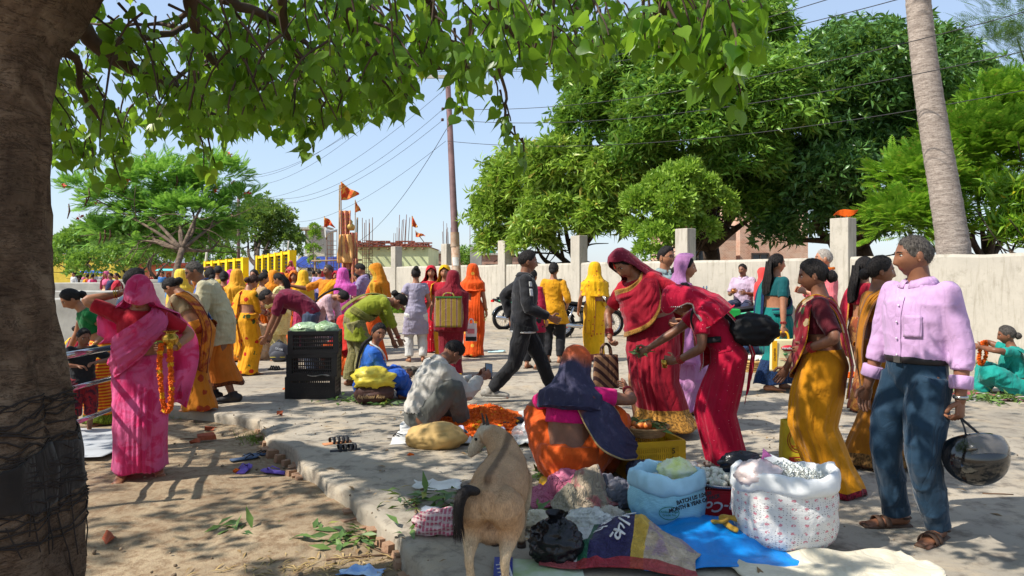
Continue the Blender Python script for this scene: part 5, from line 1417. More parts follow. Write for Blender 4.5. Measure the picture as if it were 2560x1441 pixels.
# ---- cloth colours
pinkS = C_('pink_tie_dye',(244,112,168),'blotch',(226,58,120),6,sheer=.06,thin=.35)
mar_blouse = C_('crimson_blouse',(190,26,48)); marC = C_('maroon',(110,20,36)); black = C_('black',(24,24,28),thin=0,fold=(14,.2)); white = C_('white',(222,220,214)); navy = C_('navy',(36,52,72),thin=0)
# pink sari woman at the left
f = Fig('woman in pink tie-dye sari holding a brass pot with marigold garland',352,1194,1.55,rot=176,z=DIRTZ,q=0,fat=1.12,lean=12,side=0,head=(34,-14,-8),R=(.16,-.02,1.50),pR=(1,.25,-.35),L=(-.25,.22,1.07),pL=(-.9,-.5,-.2),hd=((-.6,.2,.5),(.75,.6,0)),curl=(.6,.7),fR=(.13,.03,.075),fL=(-.12,-.12,.075),style='bun')
f.skirt(pinkS,hem=.075,pleat=1.15,flare=.98); f.shirt(mar_blouse,hem=1.12,sleeve=.75,infl=.013,name='blouse',wr=.003)
f.pallu(pinkS,lo=[(.12,-.14,.80),(.20,.04,.82),(.10,.18,.92),(-.06,.17,1.06),(-.17,.08,1.22),(-.19,.02,1.36),(-.22,-.10,1.2),(-.27,-.16,.95),(-.32,-.16,.62)],hi=[(.10,-.13,1.06),(.19,.05,1.14),(.13,.16,1.24),(.02,.15,1.32),(-.06,.09,1.39),(-.07,.0,1.41),(-.05,-.13,1.28),(-.08,-.2,.95),(-.12,-.22,.58)],nf=6,amp=.016)
f.veil(pinkS,front=100,end=1.08,pull=.06,chest=84,full=.2,tilt=.035,wide=1.22,topz=.015,amp=1.6)
U,V_ = np.meshgrid(np.linspace(0,1,30),np.linspace(0,1,40))    # loose end blowing out to her left
X_ = -.15-.02*U-(.05+.20*np.sin(np.pi*V_**.8)*.8)*U*(1-.35*V_**3)-.14*U*V_; Y_ = -.10-.12*U*np.sin(V_*2.2)+.03*np.sin(U*9+V_*5)
Z_ = 1.36-.86*V_+.05*np.sin(U*4)*V_+.08*U*V_
MB().grid(f.M(np.stack([X_,Y_+.02*np.sin(V_*14+U*6),Z_],-1)),uv=np.stack([V_,U],-1)).build('sari_loose_end',pinkS,f.root,thick=.004)
f.bangles('R',gold,2); f.bangles('L',gold,3); PINK = f
# man right behind her
f = Fig('dark haired man standing close behind the woman in pink, only his head showing',332,1128,1.6,rot=-70,z=DIRTZ,sex='m',q=1,skin='b',style='short',head=(5,0,0),must=True)
f.shirt(C_('dull_blue_shirt',(70,84,110)),infl=.02); f.pants(navy)
# woman in green blouse at the railing
f = Fig('woman in green blouse and orange striped skirt bending by the steel railing',262,1062,1.5,rot=95,z=DIRTZ,q=1,fat=1.1,lean=38,side=-4,head=(0,0,0),L=(-.12,.12,.92),pL=(-.3,-1,.5),R=(.3,.35,.8),style='bun')
f.skirt(C_('orange_striped',(226,70,24),'rings',(240,170,40),9,bord=(120,140,30),bw=.05),hem=.05,flare=1.25); f.shirt(C_('deep_green',(20,116,58)),hem=1.10,sleeve=.4,infl=.013,name='blouse',wr=.003); f.bangles('L',gold,2)
f = Fig('small boy in black tee shirt leaning on the railing',205,1088,1.02,rot=190,z=DIRTZ,sex='m',q=1,skin='b',hs=1.22,head=(6,12,0),lean=8,R=(.12,.26,1.12),L=(-.16,.26,1.16),pR=(1,.3,-.6),pL=(-1,.3,-.6),style='short')
f.shirt(black,hem=.80,sleeve=.8,infl=.026); f.pants(C_('red_print_shorts',(150,34,40),'blotch',(70,24,40),12),end=.15,infl=.035,winfl=.014)
# women and men of the left group
f = Fig('woman in mustard and brown sari bending with her back turned, dark hair',500,1028,1.52,rot=52,q=1,fat=1.12,lean=42,head=(12,0,0),L=(-.2,.5,.75),R=(.2,.5,.8),style='bun')
sari(f,C_('mustard_brown',(214,128,28),'floral',(166,60,24),7),C_('cream_blouse',(200,170,130)),C_('mustard_pallu',(214,128,28),'blotch',(150,52,24),6,bord=(140,50,20),bw=.1),back=.5,flare=1.1)
f = Fig('old man in cream kurta and orange dhoti with glasses and blue scarf, leaning forward',556,1004,1.64,rot=84,sex='m',q=0,skin='b',hair='g',style='crop',lean=34,head=(-8,8,0),L=(-.16,.42,.92),R=(.2,.45,.95),fL=(-.1,-.12,.075),fR=(.1,.1,.075))
f.shirt(C_('cream_kurta',(206,196,160)),hem=.66,sleeve=1.25,infl=.034,flare=.03,name='kurta'); f.skirt(C_('orange_dhoti',(218,124,40),bord=(120,60,24),bw=.03),top=.95,hem=.20,flare=1.05,name='dhoti',infl=-.015); f.glasses()
bs = C_('blue_towel',(112,146,214),'check',(40,60,120),5)
P_ = catmull([(.09,.08,1.30),(.08,.03,1.40),(0,-.07,1.42),(-.08,.03,1.40),(-.15,.10,1.28),(-.19,.12,1.1),(-.22,.10,.86)],34)
U,V_ = np.meshgrid(np.linspace(-1,1,12),np.linspace(0,1,34)); wdt = np.interp(V_,[0,.5,1],[.03,.035,.085])
g_ = P_[:,None]+np.stack([U*wdt*.5*np.sign(.6-V_)*-1,U*wdt*.6,U*wdt*.25+0*U],-1)+np.stack([.012*np.sin(U*7),0*U,0*U],-1); MB().grid(f.M(f.push(g_,.06))).build('scarf',bs,f.root,thick=.008)
f.feet_on('shoe',mat('dark_shoe',(40,36,38),.6))
f = Fig('woman with one hand resting on top of her head, orange and red patterned sari',525,932,1.52,rot=15,q=1,L=(-.06,.05,1.66),pL=(-1,-.2,.2),style='bun',fat=1.1)
sari(f,C_('orange_red_pattern',(232,140,30),'floral',(200,48,30),8),C_('rust_blouse',(206,120,50)),back=.4)
f = Fig('man in plain yellow kurta seen from behind near the yellow wall',546,872,1.6,rot=5,sex='m',q=2,style='short'); f.shirt(C_('yellow_kurta',(232,200,80)),hem=.6,sleeve=1.9,infl=.03,flare=.04,name='kurta'); f.pants(white)
f = Fig('woman in magenta sari with striped magenta veil, back turned',578,884,1.5,rot=-15,q=1,style='none',L=(-.35,.3,1.0),fat=1.05)
mg = C_('magenta',(196,24,130),'stripes',(226,90,160),4); sari(f,mg,C_('magenta_blouse',(170,20,110)),veil=dict(end=1.15),pallu=False)
f = Fig('woman in yellow sari printed with red and green spots, looking down at her hands',617,938,1.44,rot=-55,q=0,fat=1.1,lean=6,head=(28,0,0),R=(.06,.32,1.02),L=(-.05,.34,1.0),style='bun',hair='b',curl=(.8,.8))
sp = C_('yellow_spot',(244,172,26),'floral',(196,44,24),6.5,c3=(70,92,40),thr=.40); sari(f,sp,sp,sp,back=.35,sleeve=1.3); f.bangles('R',redb,3)
f = Fig('woman in cream blouse and orange sari behind the yellow spotted sari',655,896,1.46,rot=-75,q=1,head=(10,0,0),style='bun',L=(-.1,.35,1.0),fat=1.08); sari(f,C_('orange_plain',(236,120,30)),C_('cream_blouse',(226,212,160)),back=.5)
f = Fig('woman in cream salwar suit with long loose black hair, head bowed',705,902,1.47,rot=62,q=1,head=(30,0,0),style='loose',R=(.08,.32,.98),L=(-.06,.34,1.0)); cr = C_('pale_cream_suit',(236,220,150),'dots',(200,150,70),26,thr=.2); f.shirt(cr,hem=.5,sleeve=1.8,infl=.02,flare=.05,name='kurta'); f.pants(cr,wide=1.2,winfl=.01)
f.pallu(C_('pale_cream_scarf',(238,226,160)),back=.9)
f = Fig('woman in orange veil standing behind the cream salwar suit',683,872,1.5,rot=30,q=2,style='none'); sari(f,C_('marigold_orange',(240,150,30)),veil=dict(end=1.1),pallu=False)
f = Fig('man in maroon tee shirt and jeans bending double to the ground',775,940,1.66,rot=80,sex='m',q=1,skin='b',lean=88,head=(-10,0,0),R=(.12,.62,.42),L=(-.14,.66,.34),style='short',fL=(-.11,-.1,.075)); f.shirt(C_('maroon_tee',(120,24,56)),hem=.84,sleeve=.85,infl=.026); f.pants(C_('blue_jeans',(72,84,108)),winfl=.012)
f = Fig('seated old man wrapped in pale peach cloth wearing a white cap',668,898,1.6,rot=60,sex='m',q=1,skin='b',pel=(0,0,.12),lean=16,fR=(-.1,.32,.07),fL=(.1,.30,.07),kR=(1,.4,.4),kL=(-1,.4,.4),R=(.1,.3,.35),L=(-.1,.3,.35),style='none',yaw=(60,60)); pe = C_('peach_cloth',(240,206,170)); f.shirt(pe,hem=.9,sleeve=1.9,infl=.035); f.loose(pe,infl=.035)
cp = MB(); D_ = sphdirs(24,16)[:8]; hp = headpts(D_)+D_*.014; cp.grid(f.H(hp),wrap=True,flip=True); cp.f.append(list(range(24))); cp.mi.append(0); cp.build('cap',white,f.root)
f = Fig('girl in pale pink kurta with long black braid bending near the crates',790,925,1.45,rot=-120,q=1,lean=62,head=(20,0,0),R=(.1,.5,.5),L=(-.1,.5,.5),style='braid'); f.shirt(C_('pale_pink_kurta',(226,190,196),'dots',(190,120,140),24),hem=.55,sleeve=1.5,infl=.02,name='kurta'); f.pants(white,winfl=.01)
f = Fig('man in orange shirt stretching out one arm, yellow scarf over his shoulder',822,888,1.6,rot=150,sex='m',q=1,skin='b',hair='g',R=(.62,.25,1.28),pR=(.2,-.3,-1),head=(0,-25,0),must=True,style='short'); f.shirt(C_('orange_shirt',(226,140,30)),hem=.82,sleeve=1.0,infl=.026); f.pants(C_('grey_purple_trousers',(92,82,120)),winfl=.012); f.pallu(C_('yellow_orange_scarf',(242,170,20)),back=.6)
f = Fig('woman wholly veiled in shiny pink sari with gold floral border, back turned',857,888,1.53,rot=-25,q=1,style='none',fat=1.1); pk = C_('orchid_pink',(226,104,190),'blotch',(206,80,166),8); sari(f,C_('pink_gold_floral',(206,150,120),'floral',(196,30,100),8,c3=(226,190,130)),pk,pallu=False); f.veil(pk,end=.72,wide=1.1,chest=100)
f = Fig('girl in grey denim vest with tied hair beside the purple checked shirt',870,876,1.5,rot=95,q=1,style='bunhigh',head=(12,0,0)); f.shirt(C_('pale_grey_top',(190,186,186)),hem=.75,sleeve=1.9,infl=.018); f.shirt(C_('denim_vest',(70,78,92)),hem=.9,sleeve=0,infl=.032,name='vest'); f.pants(navy,winfl=.01)
f = Fig('man in purple checked shirt and jeans looking down',908,880,1.65,rot=78,sex='m',q=1,head=(24,0,0),R=(.08,.36,1.02),L=(-.1,.36,1.04),style='short'); f.shirt(C_('purple_check',(196,184,214),'check',(110,76,140),24),hem=.80,sleeve=1.85,infl=.026,collar=C_('purple_check',(0,0,0))); f.pants(C_('dark_jeans',(50,62,86)),winfl=.012)
f = Fig('small child in teal shirt glimpsed behind the checked shirt',918,868,1.45,rot=10,sex='m',q=2,style='short'); f.shirt(C_('teal_tee',(30,150,150)),infl=.024); f.pants(navy,winfl=.01)
f = Fig('woman in orange sari with gold edged veil holding folded papers',945,904,1.6,rot=72,q=1,fat=1.18,head=(15,0,0),R=(.06,.36,1.06),L=(-.08,.38,1.06),style='none',curl=(.7,.7)); og = C_('orange_gold',(228,92,22)); og2 = C_('gold_orange_pallu',(224,140,24),bord=(236,180,50),bw=.14); sari(f,og,og,og2,veil=dict(end=1.1,chest=118),back=.7,sleeve=.9)
MB().box(f.wri['L']+np.array([.05,.1,.02]),(.16,.012,.10),.3).build('folded_paper',white,f.root,smooth=False)
for (lab,px,py,H_,rt_,c1,c2,vl_,st_) in (('woman in saffron sari with gold veil behind the old man in cream',592,905,1.5,20,(240,140,30),(236,170,40),1,'none'),('woman in vermilion sari turned away beside the magenta veil',560,900,1.48,-10,(222,66,34),(196,40,40),0,'bun'),('woman in bright yellow sari between the spotted sari and the cream blouse',636,880,1.52,150,(246,186,30),(200,60,60),0,'bun'),
        ('woman in orange veil facing the crates from the bench side',735,862,1.5,170,(238,110,30),(238,130,40),1,'none'),('woman in pink sari and yellow veil near the bending maroon tee shirt',758,872,1.5,20,(226,80,130),(246,190,40),1,'none'),('woman in red veil close to the orange shirted man',842,850,1.5,150,(206,34,50),(206,34,50),1,'none'),
        ('woman in violet sari at the end of the brick bench',893,838,1.5,60,(130,70,160),(150,80,170),0,'bun'),('woman in lemon veil beyond the railing',452,905,1.5,30,(240,206,70),(240,206,70),1,'none'),('woman in scarlet sari bending near the old man in cream',470,880,1.5,-30,(214,44,44),(236,150,40),0,'bun'),('boy in sky blue shirt by the iron fence',440,850,1.4,160,(90,150,210),(90,150,210),0,'short')):
    f = Fig(lab,px,py,H_,rot=rt_,q=1 if py > 870 else 2,style=st_,sex='m' if st_ == 'short' else 'f',fat=1.08)
    m1 = C_('mid%d%d%d' % c1,c1,'dots',tuple(min(255,x+50) for x in c1),16,thr=.16); m2 = C_('midp%d%d%d' % c2,c2)
    if st_ == 'short': f.shirt(m1,hem=.82,sleeve=.9,infl=.024); f.pants(navy,winfl=.01)
    else: sari(f,m1,m2,m2 if vl_ else m1,veil=dict(end=1.05) if vl_ else None,pallu=not vl_,back=.5)
# bent green kurta, blue girl
f = Fig('woman in olive green kurta bending far down over the goods tray',888,968,1.6,rot=-80,q=0,skin='b',lean=86,head=(-5,0,0),fR=(.1,.06,.075),fL=(-.1,-.06,.075),R=(.05,.66,.40),L=(-.12,.55,.52),pR=(.3,-.5,.3),style='bun',fat=1.05)
f.shirt(C_('olive_kurta',(150,158,42)),hem=.62,sleeve=1.5,infl=.022,flare=.05,name='kurta'); f.pants(C_('olive_print',(140,132,84),'dots',(86,90,60),40,thr=.3),infl=.03,winfl=.012,wide=1.2); f.pallu(C_('olive_scarf',(132,128,56),'weave',(96,96,40),30),back=.95); f.bangles('R',redb,2)
f = Fig('girl in blue kurta with white scarf sitting on the ground, turning her head',918,1000,1.6,rot=-85,q=0,skin='b',pel=(0,0,.15),lean=14,head=(4,-72,0),fR=(-.05,.50,.07),fL=(.1,.42,.07),kR=(.8,.2,.7),kL=(-.8,.2,.6),R=(.08,.42,.30),L=(-.05,.42,.28),style='braid')
bl_ = C_('school_blue',(52,112,206)); f.shirt(bl_,hem=.86,sleeve=1.9,infl=.022,name='kurta'); f.loose(C_('school_blue_dark',(40,92,190)),infl=.03)
f.pallu(white,lo=[(.10,.16,1.10),(.10,.15,1.25),(.11,.06,1.37),(.05,-.06,1.41),(-.05,-.06,1.41),(-.10,.06,1.37),(-.10,.15,1.2),(-.09,.17,.98)],hi=[(.04,.17,1.10),(.05,.16,1.25),(.06,.08,1.37),(.03,-.05,1.43),(-.03,-.05,1.43),(-.06,.08,1.37),(-.05,.16,1.2),(-.03,.18,.98)],name='scarf',nf=3,amp=.005)
# squatting flower seller with phone
f = Fig('squatting flower seller in off-white shirt looking at a phone',1062,1082,1.66,rot=-68,sex='m',q=0,skin='b',pel=(0,-.05,.17),lean=34,head=(22,12,0),fR=(.16,.30,.075),fL=(-.12,.32,.075),kR=(.45,.7,.8),kL=(-.4,.7,.8),R=(.10,.52,.47),L=(-.04,.54,.46),pR=(.4,-.2,-.8),pL=(-.4,-.2,-.8),style='short',curl=(.8,.8),hd=((-.2,.8,.25),(.2,.8,.25)))
f.shirt(C_('offwhite_shirt',(206,200,190)),hem=.80,sleeve=1.9,infl=.030,collar=C_('offwhite_shirt',(0,0,0)),wr=.010); f.pants(C_('grey_jeans',(104,104,98)),infl=.026,winfl=.012,wr=.010)
ph = empty('phone',(0,0,0),0,'black mobile phone held by the squatting flower seller','phone'); MB().box((0,0,0),(.075,.012,.15)).build('case',mat('phone_black',(22,22,26),.3,bump=0),ph,smooth=False); MB().box((0,-.0075,.01),(.066,.003,.12)).build('screen',mat('phone_screen',(96,112,130),.15,bump=0),ph,smooth=False)
ph.location = W_(f,(f.wri['R']+f.wri['L'])/2+np.array([0,.10,.05])); ph.rotation_euler = (-.35,.2,.5)
# middle group by the wall
f = Fig('girl in lavender grey kurta and white trousers seen from behind, hair in a high bun',1040,906,1.54,rot=5,q=1,style='bunhigh',R=(.20,.20,.92),L=(-.24,.18,.98),fR=(.12,0,.075),fL=(-.12,0,.075)); f.shirt(C_('lavender_kurta',(176,168,188),'dots',(206,200,214),9,thr=.14),hem=.50,sleeve=.5,infl=.02,flare=.02,name='kurta'); f.pants(white,infl=.03,end=.93,winfl=.008)
f = Fig('woman in red dotted sari facing the camera, red powder on her forehead',1078,882,1.58,rot=178,q=1,style='loose',head=(3,0,0)); rd = C_('red_dotted',(206,24,46),'dots',(226,150,130),16,thr=.2); sari(f,rd,rd,rd,veil=dict(end=1.12,front=100,chest=105),back=.7)
E = MB().sphere((0,.093,.048),(.006,.003,.016),8,6); MB().add(f.H(E.verts()),E.f).build('forehead_mark',mat('vermilion',(206,40,24),.8),f.root)
f = Fig('woman in yellow and red veil behind the woven back bag',1112,902,1.57,rot=172,q=1,style='loose'); sari(f,C_('yellow_red_sari',(238,166,20),'floral',(206,50,30),6),mar_blouse,C_('yellow_veil',(246,190,20),'blotch',(220,60,40),3),veil=dict(end=1.05,front=98,chest=110),pallu=False)
f = Fig('woman in maroon sari carrying a striped woven bag on her back',1128,940,1.47,rot=4,q=1,style='none',fat=1.1,side=3); mr = C_('maroon_sari',(136,20,40),'dots',(166,50,60),22,thr=.16); sari(f,mr,mr,mr,pallu=False); f.veil(mr,end=.72,wide=1.15,chest=105)
MAROON = f
f = Fig('woman in bright orange sari with gold sequins, back turned by the wall',1182,892,1.6,rot=-18,q=1,style='none',fat=1.1); ora = C_('bright_orange',(240,92,20),'dots',(236,180,70),5,thr=.16); sari(f,ora,ora,ora,veil=dict(end=1.2,chest=100),back=.5,mirror=True,flare=1.1); f.bangles('R',gold,2)
# striding boy
f = Fig('young man in black tracksuit jacket with white flashes striding past',1308,1003,1.73,rot=-86,sex='m',q=0,skin='b',lean=4,pel=(0,0,.86),head=(2,2,0),fR=(.06,-.36,.12),fL=(-.06,.34,.085),R=(.20,.26,.92),L=(-.24,-.12,.88),pR=(.4,-1,0),style='short',hsc=1.3)
f.shirt(black,hem=.80,sleeve=1.95,infl=.024,name='jacket',collar=black,wr=.005); f.pants(C_('black_trousers',(22,22,24),thin=0),infl=.018,winfl=.012,end=.93); f.feet_on('shoe',mat('grey_shoe',(150,144,134),.8),mat('pale_sole',(186,180,168),.8))
for (z_,a0,a1) in ((1.33,.35,1.0),(1.22,.5,.95)):
    pp = f.sh['R']*(1-.0)+np.array([0,0,0]); A_ = np.linspace(-.5,.7,8)
    u_ = (f.elb['R']-f.sh['R'])/np.linalg.norm(f.elb['R']-f.sh['R']); T,U3,V3 = frames(np.array([f.sh['R'],f.elb['R']]))
    g_ = [[f.sh['R']+u_*(tt*.28)+.0885*(math.cos(t)*U3[0]*0+math.cos(t+.3)*np.array([.75,.55,.1])*1.0+math.sin(t)*np.array([-.5,.75,.0])) for t in np.linspace(-.35,.35,6)] for tt in np.linspace(.05 if z_ > 1.3 else .33,.25 if z_ > 1.3 else .62,6)]
    MB().grid(np.array(g_)).build('white_flash',white,f.root,thick=.003)
MB().tube([f.M(np.array([[.19*math.cos(t),.135*math.sin(t),.795]]),True)[0] for t in np.linspace(0,6.283,30)],[(.006,.012)]*30,6,cap=False,up=(0,0,1)).build('tee_hem',white,f.root)
f = Fig('woman in raspberry red top and black leggings behind the striding young man',1330,922,1.5,rot=-30,q=1,style='bun',L=(-.42,.1,.82)); f.shirt(C_('raspberry_top',(166,20,60)),hem=.62,sleeve=1.9,infl=.022,flare=.02,name='tunic'); f.pants(black,winfl=.008,end=.9); f.feet_on('flip',mat('brown_sandal',(92,62,44),.8))
f = Fig('girl in mustard yellow tunic and black leggings seen from behind',1384,908,1.62,rot=-12,q=1,style='bun',R=(.2,.15,.95)); f.shirt(C_('mustard_tunic',(232,164,20),'dots',(166,110,20),20,thr=.2),hem=.66,sleeve=1.5,infl=.022,flare=.09,name='tunic'); f.pants(black,winfl=.008,end=.9); f.feet_on('flip',mat('brown_sandal',(92,62,44),.8))
f = Fig('woman in yellow printed sari and veil beside the big black motorcycle',1487,902,1.62,rot=12,q=1,style='none',L=(-.26,.1,.86)); ys = C_('yellow_print',(246,190,20),'dots',(200,90,40),12,thr=.18,bord=(196,100,90),bw=.05); sari(f,ys,ys,ys,veil=dict(end=1.1),back=.5)
# big woman in red sari with gold border
rs = C_('crimson_gold',(158,14,40),bord=(196,140,60),bw=.09,thin=.2); rp = C_('crimson_pallu',(162,15,42),bord=(190,136,60),bw=.1,thin=.2)
f = Fig('stout woman in crimson sari with gold border leaning over to look at the fruit',1632,1078,1.70,rot=152,q=0,fat=1.46,lean=22,side=17,head=(16,-8,8),R=(.30,.24,.84),pR=(1,-.5,.2),L=(-.34,.02,.98),pL=(-1,-.6,.1),hd=((-.5,.5,-.6),(.6,.5,-.3)),style='bun',curl=(.8,.5),fR=(.12,.05,.075),fL=(-.2,-.05,.075))
f.skirt(rs,hem=.06,flare=1.35,sway=(-.06,-.02)); f.shirt(mar_blouse,hem=1.05,sleeve=.75,infl=.014,name='blouse',wr=.004)
f.pallu(rp,lo=[(.16,-.12,.86),(.25,.06,.86),(.10,.24,.90),(-.12,.22,.98),(-.22,.10,1.15),(-.19,.0,1.365),(-.20,-.13,1.2),(-.2,-.2,.95),(-.2,-.2,.6)],hi=[(.18,-.10,1.22),(.20,.06,1.34),(.10,.15,1.38),(.0,.15,1.37),(-.08,.09,1.39),(-.08,-.02,1.41),(-.03,-.14,1.3),(0,-.2,.95),(0,-.2,.6)],nf=5,amp=.012)
f.veil(C_('wine_veil',(128,24,50),'dots',(160,60,80),30,thr=.2),front=98,end=1.15,chest=104,full=.10,topz=.01); f.bangles('R',redb,4); f.bangles('L',redb,3)
E = MB().tube([(0,.07,.085),(0,.088,.06),(0,.092,.048)],[.004,.006,.006],6,dome=True); MB().add(f.H(E.verts()),E.f).build('forehead_mark',mat('vermilion',(206,40,24)),f.root)
nk = MB(); nk.tube(f.M(np.array([(.085*math.cos(t),.07*math.sin(t)+.035,1.375-.075*max(0,math.sin(t))**2) for t in np.linspace(0,6.283,25)])),.005,6,cap=False); nk.build('necklace',gold,f.root)
STOUT = f
f = Fig('man with glasses in grey green shirt standing before a wall pillar',1662,998,1.74,rot=-158,sex='m',q=1,style='short',head=(4,30,0)); f.shirt(C_('grey_green_shirt',(150,168,170)),hem=.82,sleeve=.9,infl=.028,collar=C_('grey_green_shirt',(0,0,0))); f.pants(navy,winfl=.012); f.glasses()
f = Fig('woman under a sheer lilac veil looking away to the right',1712,1032,1.6,rot=-78,q=0,style='bun',head=(2,-8,0)); lv = C_('lilac_net',(206,146,200),sheer=.16,thin=.4); sari(f,C_('lilac_sari',(206,150,196),'blotch',(186,120,176),10),C_('lilac_blouse',(190,110,170)),lv,pallu=False); f.veil(lv,end=.55,wide=1.25,chest=112,front=88,full=.05,sweep=(0,-.08),topz=.02)
# bending woman in cerise sari
ce = C_('cerise_sequin',(206,18,62),'dots',(240,190,190),30,thr=.07,bord=(210,190,180),bw=.025,thin=.3)
f = Fig('bending woman in cerise sari with silver beaded veil and black bag on her back',1822,1178,1.5,rot=92,q=0,skin='b',lean=42,head=(40,10,0),R=(.10,.74,.88),pR=(.3,-.2,-1),L=(-.10,.40,.88),pL=(-.6,-.8,-.1),hd=((0,.8,-.5),(.3,.9,0)),curl=(.6,.8),style='bun',fat=1.02)
f.skirt(ce,hem=.03,flare=.95,top=1.07); f.shirt(ce,hem=.97,sleeve=.62,infl=.014,name='blouse',wr=.003); f.pallu(ce,back=.6,lo=[(.13,-.13,.90),(.19,.06,.88),(.08,.19,.86),(-.08,.22,.86),(-.17,.14,1.1),(-.185,-.0,1.365),(-.15,-.13,1.25),(-.13,-.17,1.05),(-.13,-.19,.9)])
f.veil(ce,front=104,end=1.22,full=.16,pull=.02,chest=108); f.bangles('L',redb,3); CERISE = f
bd_ = MB()
for t in np.linspace(-1,1,25):
    a = t*rad(100); bd_.sphere(f.H(np.array([.098*math.sin(a),.075-.02*abs(t),.02+.112*math.cos(a)-.02])),.006,6,5)
bd_.build('veil_beads',mat('silver_bead',(216,210,206),.25,.6,bump=0),f.root)['kind'] = 'stuff'
# right hand group
f = Fig('moustached man in pale lilac shirt sitting sideways on a parked motorcycle',1858,868,1.68,rot=165,sex='m',q=1,skin='b',pel=(0,0,.86),fR=(.14,.42,.42),fL=(-.1,.40,.36),kR=(.2,1,.4),kL=(-.2,1,.4),R=(.12,.30,1.08),L=(-.14,.30,1.06),head=(6,-12,0),must=True,style='short',curl=(.8,.6)); f.shirt(C_('pale_lilac_shirt',(216,190,212)),hem=.86,sleeve=.85,infl=.028,collar=C_('pale_lilac_shirt',(0,0,0))); f.pants(C_('ink_jeans',(46,54,82)),winfl=.012); SEAT = f
f = Fig('woman in coral red veil beside the seated moustached man',1908,872,1.55,rot=60,q=2,style='none'); cv = C_('coral_veil',(232,74,70)); sari(f,cv,veil=dict(end=1.0),pallu=False)
te = C_('teal_sari',(10,122,116),bord=(20,50,92),bw=.16)
f = Fig('woman in teal sari carrying a cream carrier bag, walking past',1940,978,1.67,rot=-52,q=0,fat=1.15,head=(0,-10,0),fR=(.08,-.16,.09),fL=(-.06,.16,.075),R=(.26,-.10,.80),style='loose'); f.skirt(te,hem=.10,flare=1.02); f.shirt(C_('teal_blouse',(14,92,96)),hem=1.16,sleeve=.7,infl=.013,name='blouse',wr=.003); f.pallu(C_('teal_pallu',(10,118,114),bord=(24,50,96),bw=.22),back=.5); f.bangles('R',redb,2); TEAL = f
f = Fig('boy in green shirt and jeans sitting by a flat basket',1888,884,1.5,rot=140,sex='m',q=1,pel=(0,0,.11),lean=14,head=(20,0,0),fR=(-.05,.42,.07),fL=(.1,.36,.07),kR=(.9,.2,.6),kL=(-.9,.2,.6),R=(.06,.34,.32),L=(-.06,.36,.32),style='short'); f.shirt(C_('green_shirt',(20,110,84)),hem=.85,sleeve=.9,infl=.026); f.pants(C_('blue_denim',(56,84,128)),winfl=.012)
f = Fig('shaven old man in salmon pink kurta wearing a marigold string',2062,972,1.74,rot=98,sex='m',q=1,skin='c',hair='w',style='crop',L=(-.16,.2,1.15),R=(.16,.22,1.15)); f.shirt(C_('salmon_kurta',(240,124,130)),hem=.55,sleeve=1.9,infl=.032,flare=.04,name='kurta'); f.pants(white,winfl=.01)
P_ = [(.10,.10,1.22),(.09,.04,1.38),(0,-.07,1.42),(-.09,.04,1.38),(-.10,.12,1.22)]
MB().tube(f.M(catmull(P_,24)),[(.03,.02)]*24,8).build('scarf',white,f.root); MB().tube(f.M(catmull([(p[0]*1.15,p[1]*1.1+(.012 if p[1] > 0 else -.02),p[2]+.015) for p in P_],30)),.017*(1+.2*np.sin(np.arange(30)*2.2)),8).build('marigold_string',mat('marigold_orange',(236,120,12),.8,var=.3,vs=60,bump=.8,bs=90),f.root)
# woman with hand on hip, yellow sari with maroon printed pallu
ym = C_('turmeric_sari',(222,148,16),bord=(150,30,50),bw=.02); yp = C_('maroon_print_pallu',(160,34,50),'floral',(196,170,130),9,c3=(92,112,60),bord=(222,148,16),bw=.06)
f = Fig('woman in turmeric yellow sari with maroon blouse, one hand on her hip',2060,1228,1.52,rot=88,q=0,skin='b',fat=1.15,lean=5,head=(8,4,0),L=(-.165,.10,1.03),pL=(-.8,-.9,.1),hd=(None,(.5,.75,-.25)),R=(.2,.26,.86),style='bun',hair='k',curl=(.4,.35))
f.skirt(ym,hem=.02,flare=1.2,sway=(0,-.08)); f.shirt(C_('dark_maroon_blouse',(92,16,30)),hem=1.13,sleeve=.85,infl=.014,name='blouse',wr=.003)
f.pallu(yp,lo=[(.10,-.14,.80),(.19,.03,.78),(.05,.20,.80),(-.12,.19,.88),(-.20,.10,1.08),(-.185,.04,1.34),(-.19,-.09,1.3),(-.19,-.16,1.0),(-.18,-.2,.7)],hi=[(.13,-.10,1.10),(.19,.05,1.12),(.10,.17,1.24),(.03,.16,1.32),(-.05,.10,1.385),(-.07,.0,1.41),(-.05,-.12,1.3),(0,-.17,1.0),(0,-.2,.7)],nf=5,amp=.009); f.bangles('L',redb,3)
f = Fig('woman in mustard brown sari walking behind the man in lilac shirt',2195,1168,1.55,rot=-68,q=0,skin='b',fat=1.12,head=(4,-10,0),R=(.16,.22,.95),style='bun',fR=(.1,-.1,.075),fL=(-.1,.12,.075)); mu = C_('mustard_sari',(176,112,22),bord=(150,110,60),bw=.05); sari(f,mu,C_('mustard_blouse',(190,120,20)),C_('mustard_pallu2',(186,118,18),bord=(140,90,50),bw=.16),back=.5,mirror=True,flare=1.05)
f = Fig('woman in crimson top with gold edged scarf half hidden behind the mustard sari',2160,1030,1.6,rot=-60,q=1,style='loose'); sari(f,C_('rust_gold_sari',(146,70,40),'blotch',(190,130,60),10),C_('crimson_top',(176,20,50)),C_('crimson_scarf',(190,24,56),bord=(222,150,60),bw=.12),sleeve=1.4)
